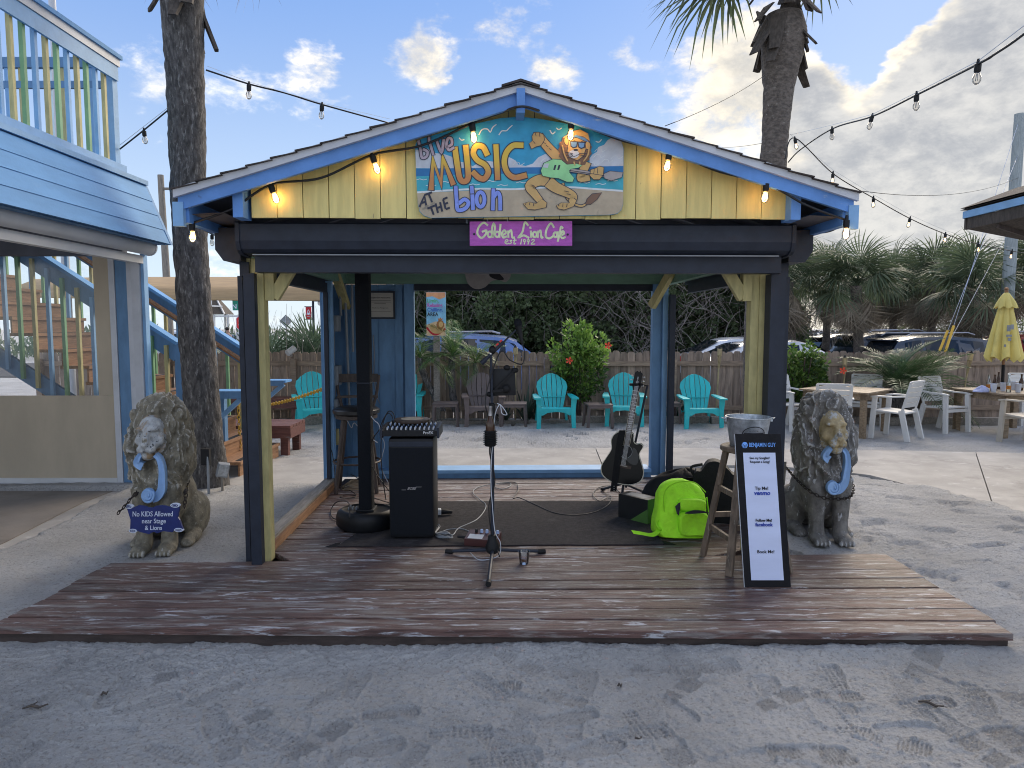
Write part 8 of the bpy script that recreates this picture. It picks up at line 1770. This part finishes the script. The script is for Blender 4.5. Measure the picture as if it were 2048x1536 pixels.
skinned([(0,0,.90),(0,0,1.12),(0,0,1.34),(0,0,1.43),(-.16,0,1.39),(.16,0,1.39)], [(0,1),(1,2),(2,3),(2,4),(2,5)], [.155,.15,.175,.09,.085,.085], 'shirt', 'shirt', t); skinned([(0,0,.93),(-.09,0,.84),(-.10,-.06,.55),(.09,0,.84),(.10,.06,.55)], [(0,1),(1,2),(0,3),(3,4)], [.14,.115,.09,.115,.09], 'shorts', 'shorts', t)
m = MB(); m.ell((0,.02,1.70), (.098,.105,.085), 12, 8); m.obj('hair', 'hair', t, True)
t, h = pole('street_lamp', 'black street lamp with a hanging shade and a red holiday banner', 'street lamp', 625, 560, 30, .06, .045, 'black'); O = Vector(t.location)
m = MB(); m.tube(smooth_path([(0,0,h-.1),(.08,0,h+.12),(.28,0,h+.1),(.29,0,h-.35)], 5), .03, 7); m.obj('arm', 'black', t); zl = P(638,602,30).z-O.z
m = MB(); m.lathe([(.0,zl+.30),(.06,zl+.28),(.07,zl+.10),(.22,zl+.02),(.28,zl-.02),(.0,zl-.0)], (.29,0,0), 16); m.obj('shade', 'black', t, True); m = MB(); m.ell((.29,0,zl-.08), (.10,.10,.12), 10, 7); m.obj('globe', 'whitem', t, True)
zb1, zb0 = P(616,614,30).z-O.z, P(616,638,30).z-O.z; m = MB(); m.bx(-.32,-.08,-.01,.01,zb0,zb1); m.obj('banner', 'bannerred', t); m = MB(); m.bx(-.36,0,-.012,.012,zb1,zb1+.03); m.bx(-.36,0,-.012,.012,zb0-.03,zb0); m.obj('banner_arm', 'black', t)
m = MB(); ribbon(m, smooth_path([(-.27,zb0+.16),(-.24,zb0+.30),(-.20,zb1-.12),(-.16,zb0+.30),(-.13,zb0+.16)], 4), .022, -.013); poly(m, ellp(-.20,zb0+.22,.045,.05), -.0135); ribbon(m, [(-.27,zb0+.10),(-.13,zb0+.12)], .015, -.0138); m.obj('banner_emblem', 'signwhite', t)
t, h = pole('diamond_sign', 'grey back of a diamond road sign above the palmettos', 'sign', 572, 633, 26, .03, .03, 'galv'); m = MB(); m.prism([(0,.24),(.24,0),(0,-.24),(-.24,0)], .008, Matrix.Translation((0,-.04,h-.17))); m.obj('plate', 'elec', t); m = MB(); m.bx(-.20,.20,-.046,-.041,h-.18,h-.16); m.bx(-.012,.012,-.0462,-.0412,h-.36,h+.02); m.obj('brace', 'galv', t)
t, h = pole('caution_sign', 'fluorescent yellow green diamond sign beside the white screen rail', 'sign', 292, 598, 24, .03, .03, 'galv'); m = MB(); m.prism([(0,.30),(.30,0),(0,-.30),(-.30,0)], .008, Matrix.Translation((-.0,-.04,h))); m.obj('plate_edge', 'ink', t); m = MB(); m.prism([(0,.27),(.27,0),(0,-.27),(-.27,0)], .004, Matrix.Translation((-.0,-.045,h))); m.obj('plate', 'caution', t)
p = P(428, 640, 50); t = thing('beach_shelter', 'pale timber shelter with a steep grey roof beyond the street', 'shelter', (p.x, 50, -.2)); zr_ = P(430,580,50).z+.2; ze_ = P(430,628,50).z+.2; zb_ = P(430,634,50).z+.2
for x in (-.9,0.0,1.0): 
    for y in (0,2.0): m = MB(); m.bx(x-.07,x+.07,y-.07,y+.07,0,ze_); m.obj('post', 'whitem', t)
m = MB(); m.add([(-3.5,-.3,ze_),(-.1,-.3,ze_),(-.5,1.0,zr_),(-3.5,1.0,zr_),(-3.5,2.3,ze_),(-.1,2.3,ze_)], [(0,1,2,3),(5,4,3,2)]); m.obj('roof', 'stucco', t); m = MB(); m.add([(-.1,-.3,ze_),(.55,.4,ze_),(.55,2.3,ze_),(-.1,2.3,ze_),(-.5,1.0,zr_)], [(0,1,4),(1,2,4),(2,3,4)]); m.obj('gable', 'boot', t)
m = MB(); m.beam((-.1,-.32,ze_), (-.5,1.0,zr_), .10, .12); m.beam((.58,.4,ze_), (-.5,1.0,zr_), .10, .12); m.beam((.0,-.3,ze_+.45*(zr_-ze_)-.2), (.35,.6,ze_+.45*(zr_-ze_)-.2), .08, .10); m.obj('gable_trim', 'whitem', t); m = MB(); m.bx(-3.4,2.3,-.08,.08,zb_,zb_+.12); m.obj('beam', 'whitem', t)
m = MB(); m.bx(2.0,2.14,-.07,.07,0,zb_); m.obj('post', 'whitem', t)
# ================================================================ BROWN HUT ROOF ON THE RIGHT
HX, HY = 5.02, 7.9; hz = P(1925, 424, HY).z; t = thing('beach_hut', 'brown hut with a low hipped roof reaching in at the right edge', 'hut', (HX+2.2, HY-2.2, 0)); O = Vector(t.location)
wd = 4.6; q = lambda x, y, z: (x-O.x, y-O.y, z)
m = MB(); ap = q(HX+2.3, HY-2.3, hz+1.0); cs_ = [q(HX-.03,HY+.03,hz+.02),q(HX+wd,HY+.03,hz+.02),q(HX+wd,HY-wd,hz+.02),q(HX-.03,HY-wd,hz+.02)]; m.add(cs_+[ap], [(0,1,4),(1,2,4),(2,3,4),(3,0,4)]); m.obj('roof', 'shingle', t)
for k in range(6):
    f = k/7; m = MB(); a = [Vector(c).lerp(Vector(ap), f)+Vector((0,0,.02)) for c in cs_]; b_ = [Vector(c).lerp(Vector(ap), f+1/7+.01)+Vector((0,0,.028)) for c in cs_]
    m.add(a+b_, [(i,(i+1)%4,4+(i+1)%4,4+i) for i in range(4)]); m.obj('shingle_course', 'shingle', t)
for (a, b) in (((HX,HY-wd),(HX,HY)),((HX,HY),(HX+wd,HY))):
    for nm, mt, z, h, d_ in (('fascia_board','bluepale',hz-.035,.075,0),('lower_fascia','boot',hz-.135,.12,.025)):
        m = MB(); dx, dy = ((d_,0) if a[0] == b[0] else (0,-d_)); m.beam(q(a[0]+dx,a[1]+dy,z), q(b[0]+dx,b[1]+dy,z), .03, h); m.obj(nm, mt, t)
so_ = MB(); i0 = [q(HX+.02,HY-.02,hz-.19),q(HX+wd,HY-.02,hz-.19),q(HX+wd,HY-wd,hz-.19),q(HX+.02,HY-wd,hz-.19)]; i1 = [q(HX+.75,HY-.75,hz-.52),q(HX+wd-.7,HY-.75,hz-.52),q(HX+wd-.7,HY-wd+.7,hz-.52),q(HX+.75,HY-wd+.7,hz-.52)]; so_.add(i0+i1, [(i,(i+1)%4,4+(i+1)%4,4+i) for i in range(4)]); so_.obj('soffit', 'boot', t)
for k in range(7):
    y = HY-.5-.6*k; m = MB(); m.beam(q(HX+.05,y,hz-.20), q(HX+.75,min(y,HY-.75),hz-.50), .045, .09); m.obj('rafter', 'darkwood', t)
for (a, b) in (((HX+.75,HY-.75),(HX+wd-.7,HY-.75)),((HX+.75,HY-.75),(HX+.75,HY-wd+.7))): m = MB(); m.beam(q(*a,hz-.60), q(*b,hz-.60), .10, .16); m.obj('beam', 'darkwood', t)
for x, y in ((HX+wd-.7,HY-.75),(HX+wd-.7,HY-wd+.7),(HX+2.3,HY-wd+.7)): m = MB(); m.bx(x-.06-O.x,x+.06-O.x,y-.06-O.y,y+.06-O.y,0,hz-.52); m.obj('post', 'darkwood', t)
# utility wires in the sky
def wire(label, a, b, sag=.3, r=.008): A, B = P(*a), P(*b); m = MB(); L = [A.lerp(B, k/12)-Vector((0,0,sag*4*(k/12)*(1-k/12)))-A for k in range(13)]; m.tube(L, r, 4); tag(m.obj('overhead_wire', 'cable', None, 'all', A), label, 'wire', 'thin wires across the sky')
wire('thin wire from the pavilion roof up to the right palm trunk', (1330,252,6.5), (1536,146,10.4), .05, .004)
wire('thin wire from the right palm trunk to the pale pole', (1722,382,12), (2040,354,20.5), .25, .006); wire('thin wire behind the right palm trunk above the roof', (1440,295,14), (1532,285,10.5), .02, .004); wire('thin far wire above the palm grove', (1800,497,24), (1990,478,26), .1, .01)
# small litter on the sand: twigs and dry leaves
for i, (u, v, L, a) in enumerate(((1862,1412,.10,-.6),(70,1420,.10,.2),(1703,1302,.05,.0),(1277,1485,.04,.5),(1240,1376,.02,0),(210,1395,.03,.7))):
    p = G(u, v, .0); z = gz(p.x, p.y)+.006; m = MB(); r = random.Random(i); m.tube([(-L/2,0,0),(-L/6,.01,.006),(L/5,-.006,.002),(L/2,.008,.006)], [.004,.007,.006,.003], 6)
    if L > .08: m.tube([(-L/6,.01,.006),(.0,.03,.01)], [.004,.002], 5)
    tag(m.obj('twig', 'boot', None, 'all', (p.x,p.y,z), (0,0,a)), ('dark broken twig lying in a footprint on the right','curved dry root piece on the sand at the left edge','small red brown leaf below the deck edge','small dark chip of wood in the sand near the bottom centre','tiny dark chip in the sand below the deck centre','small dry chip on the sand at the lower left')[i], 'twig', 'twigs on the sand')
flush_texts()
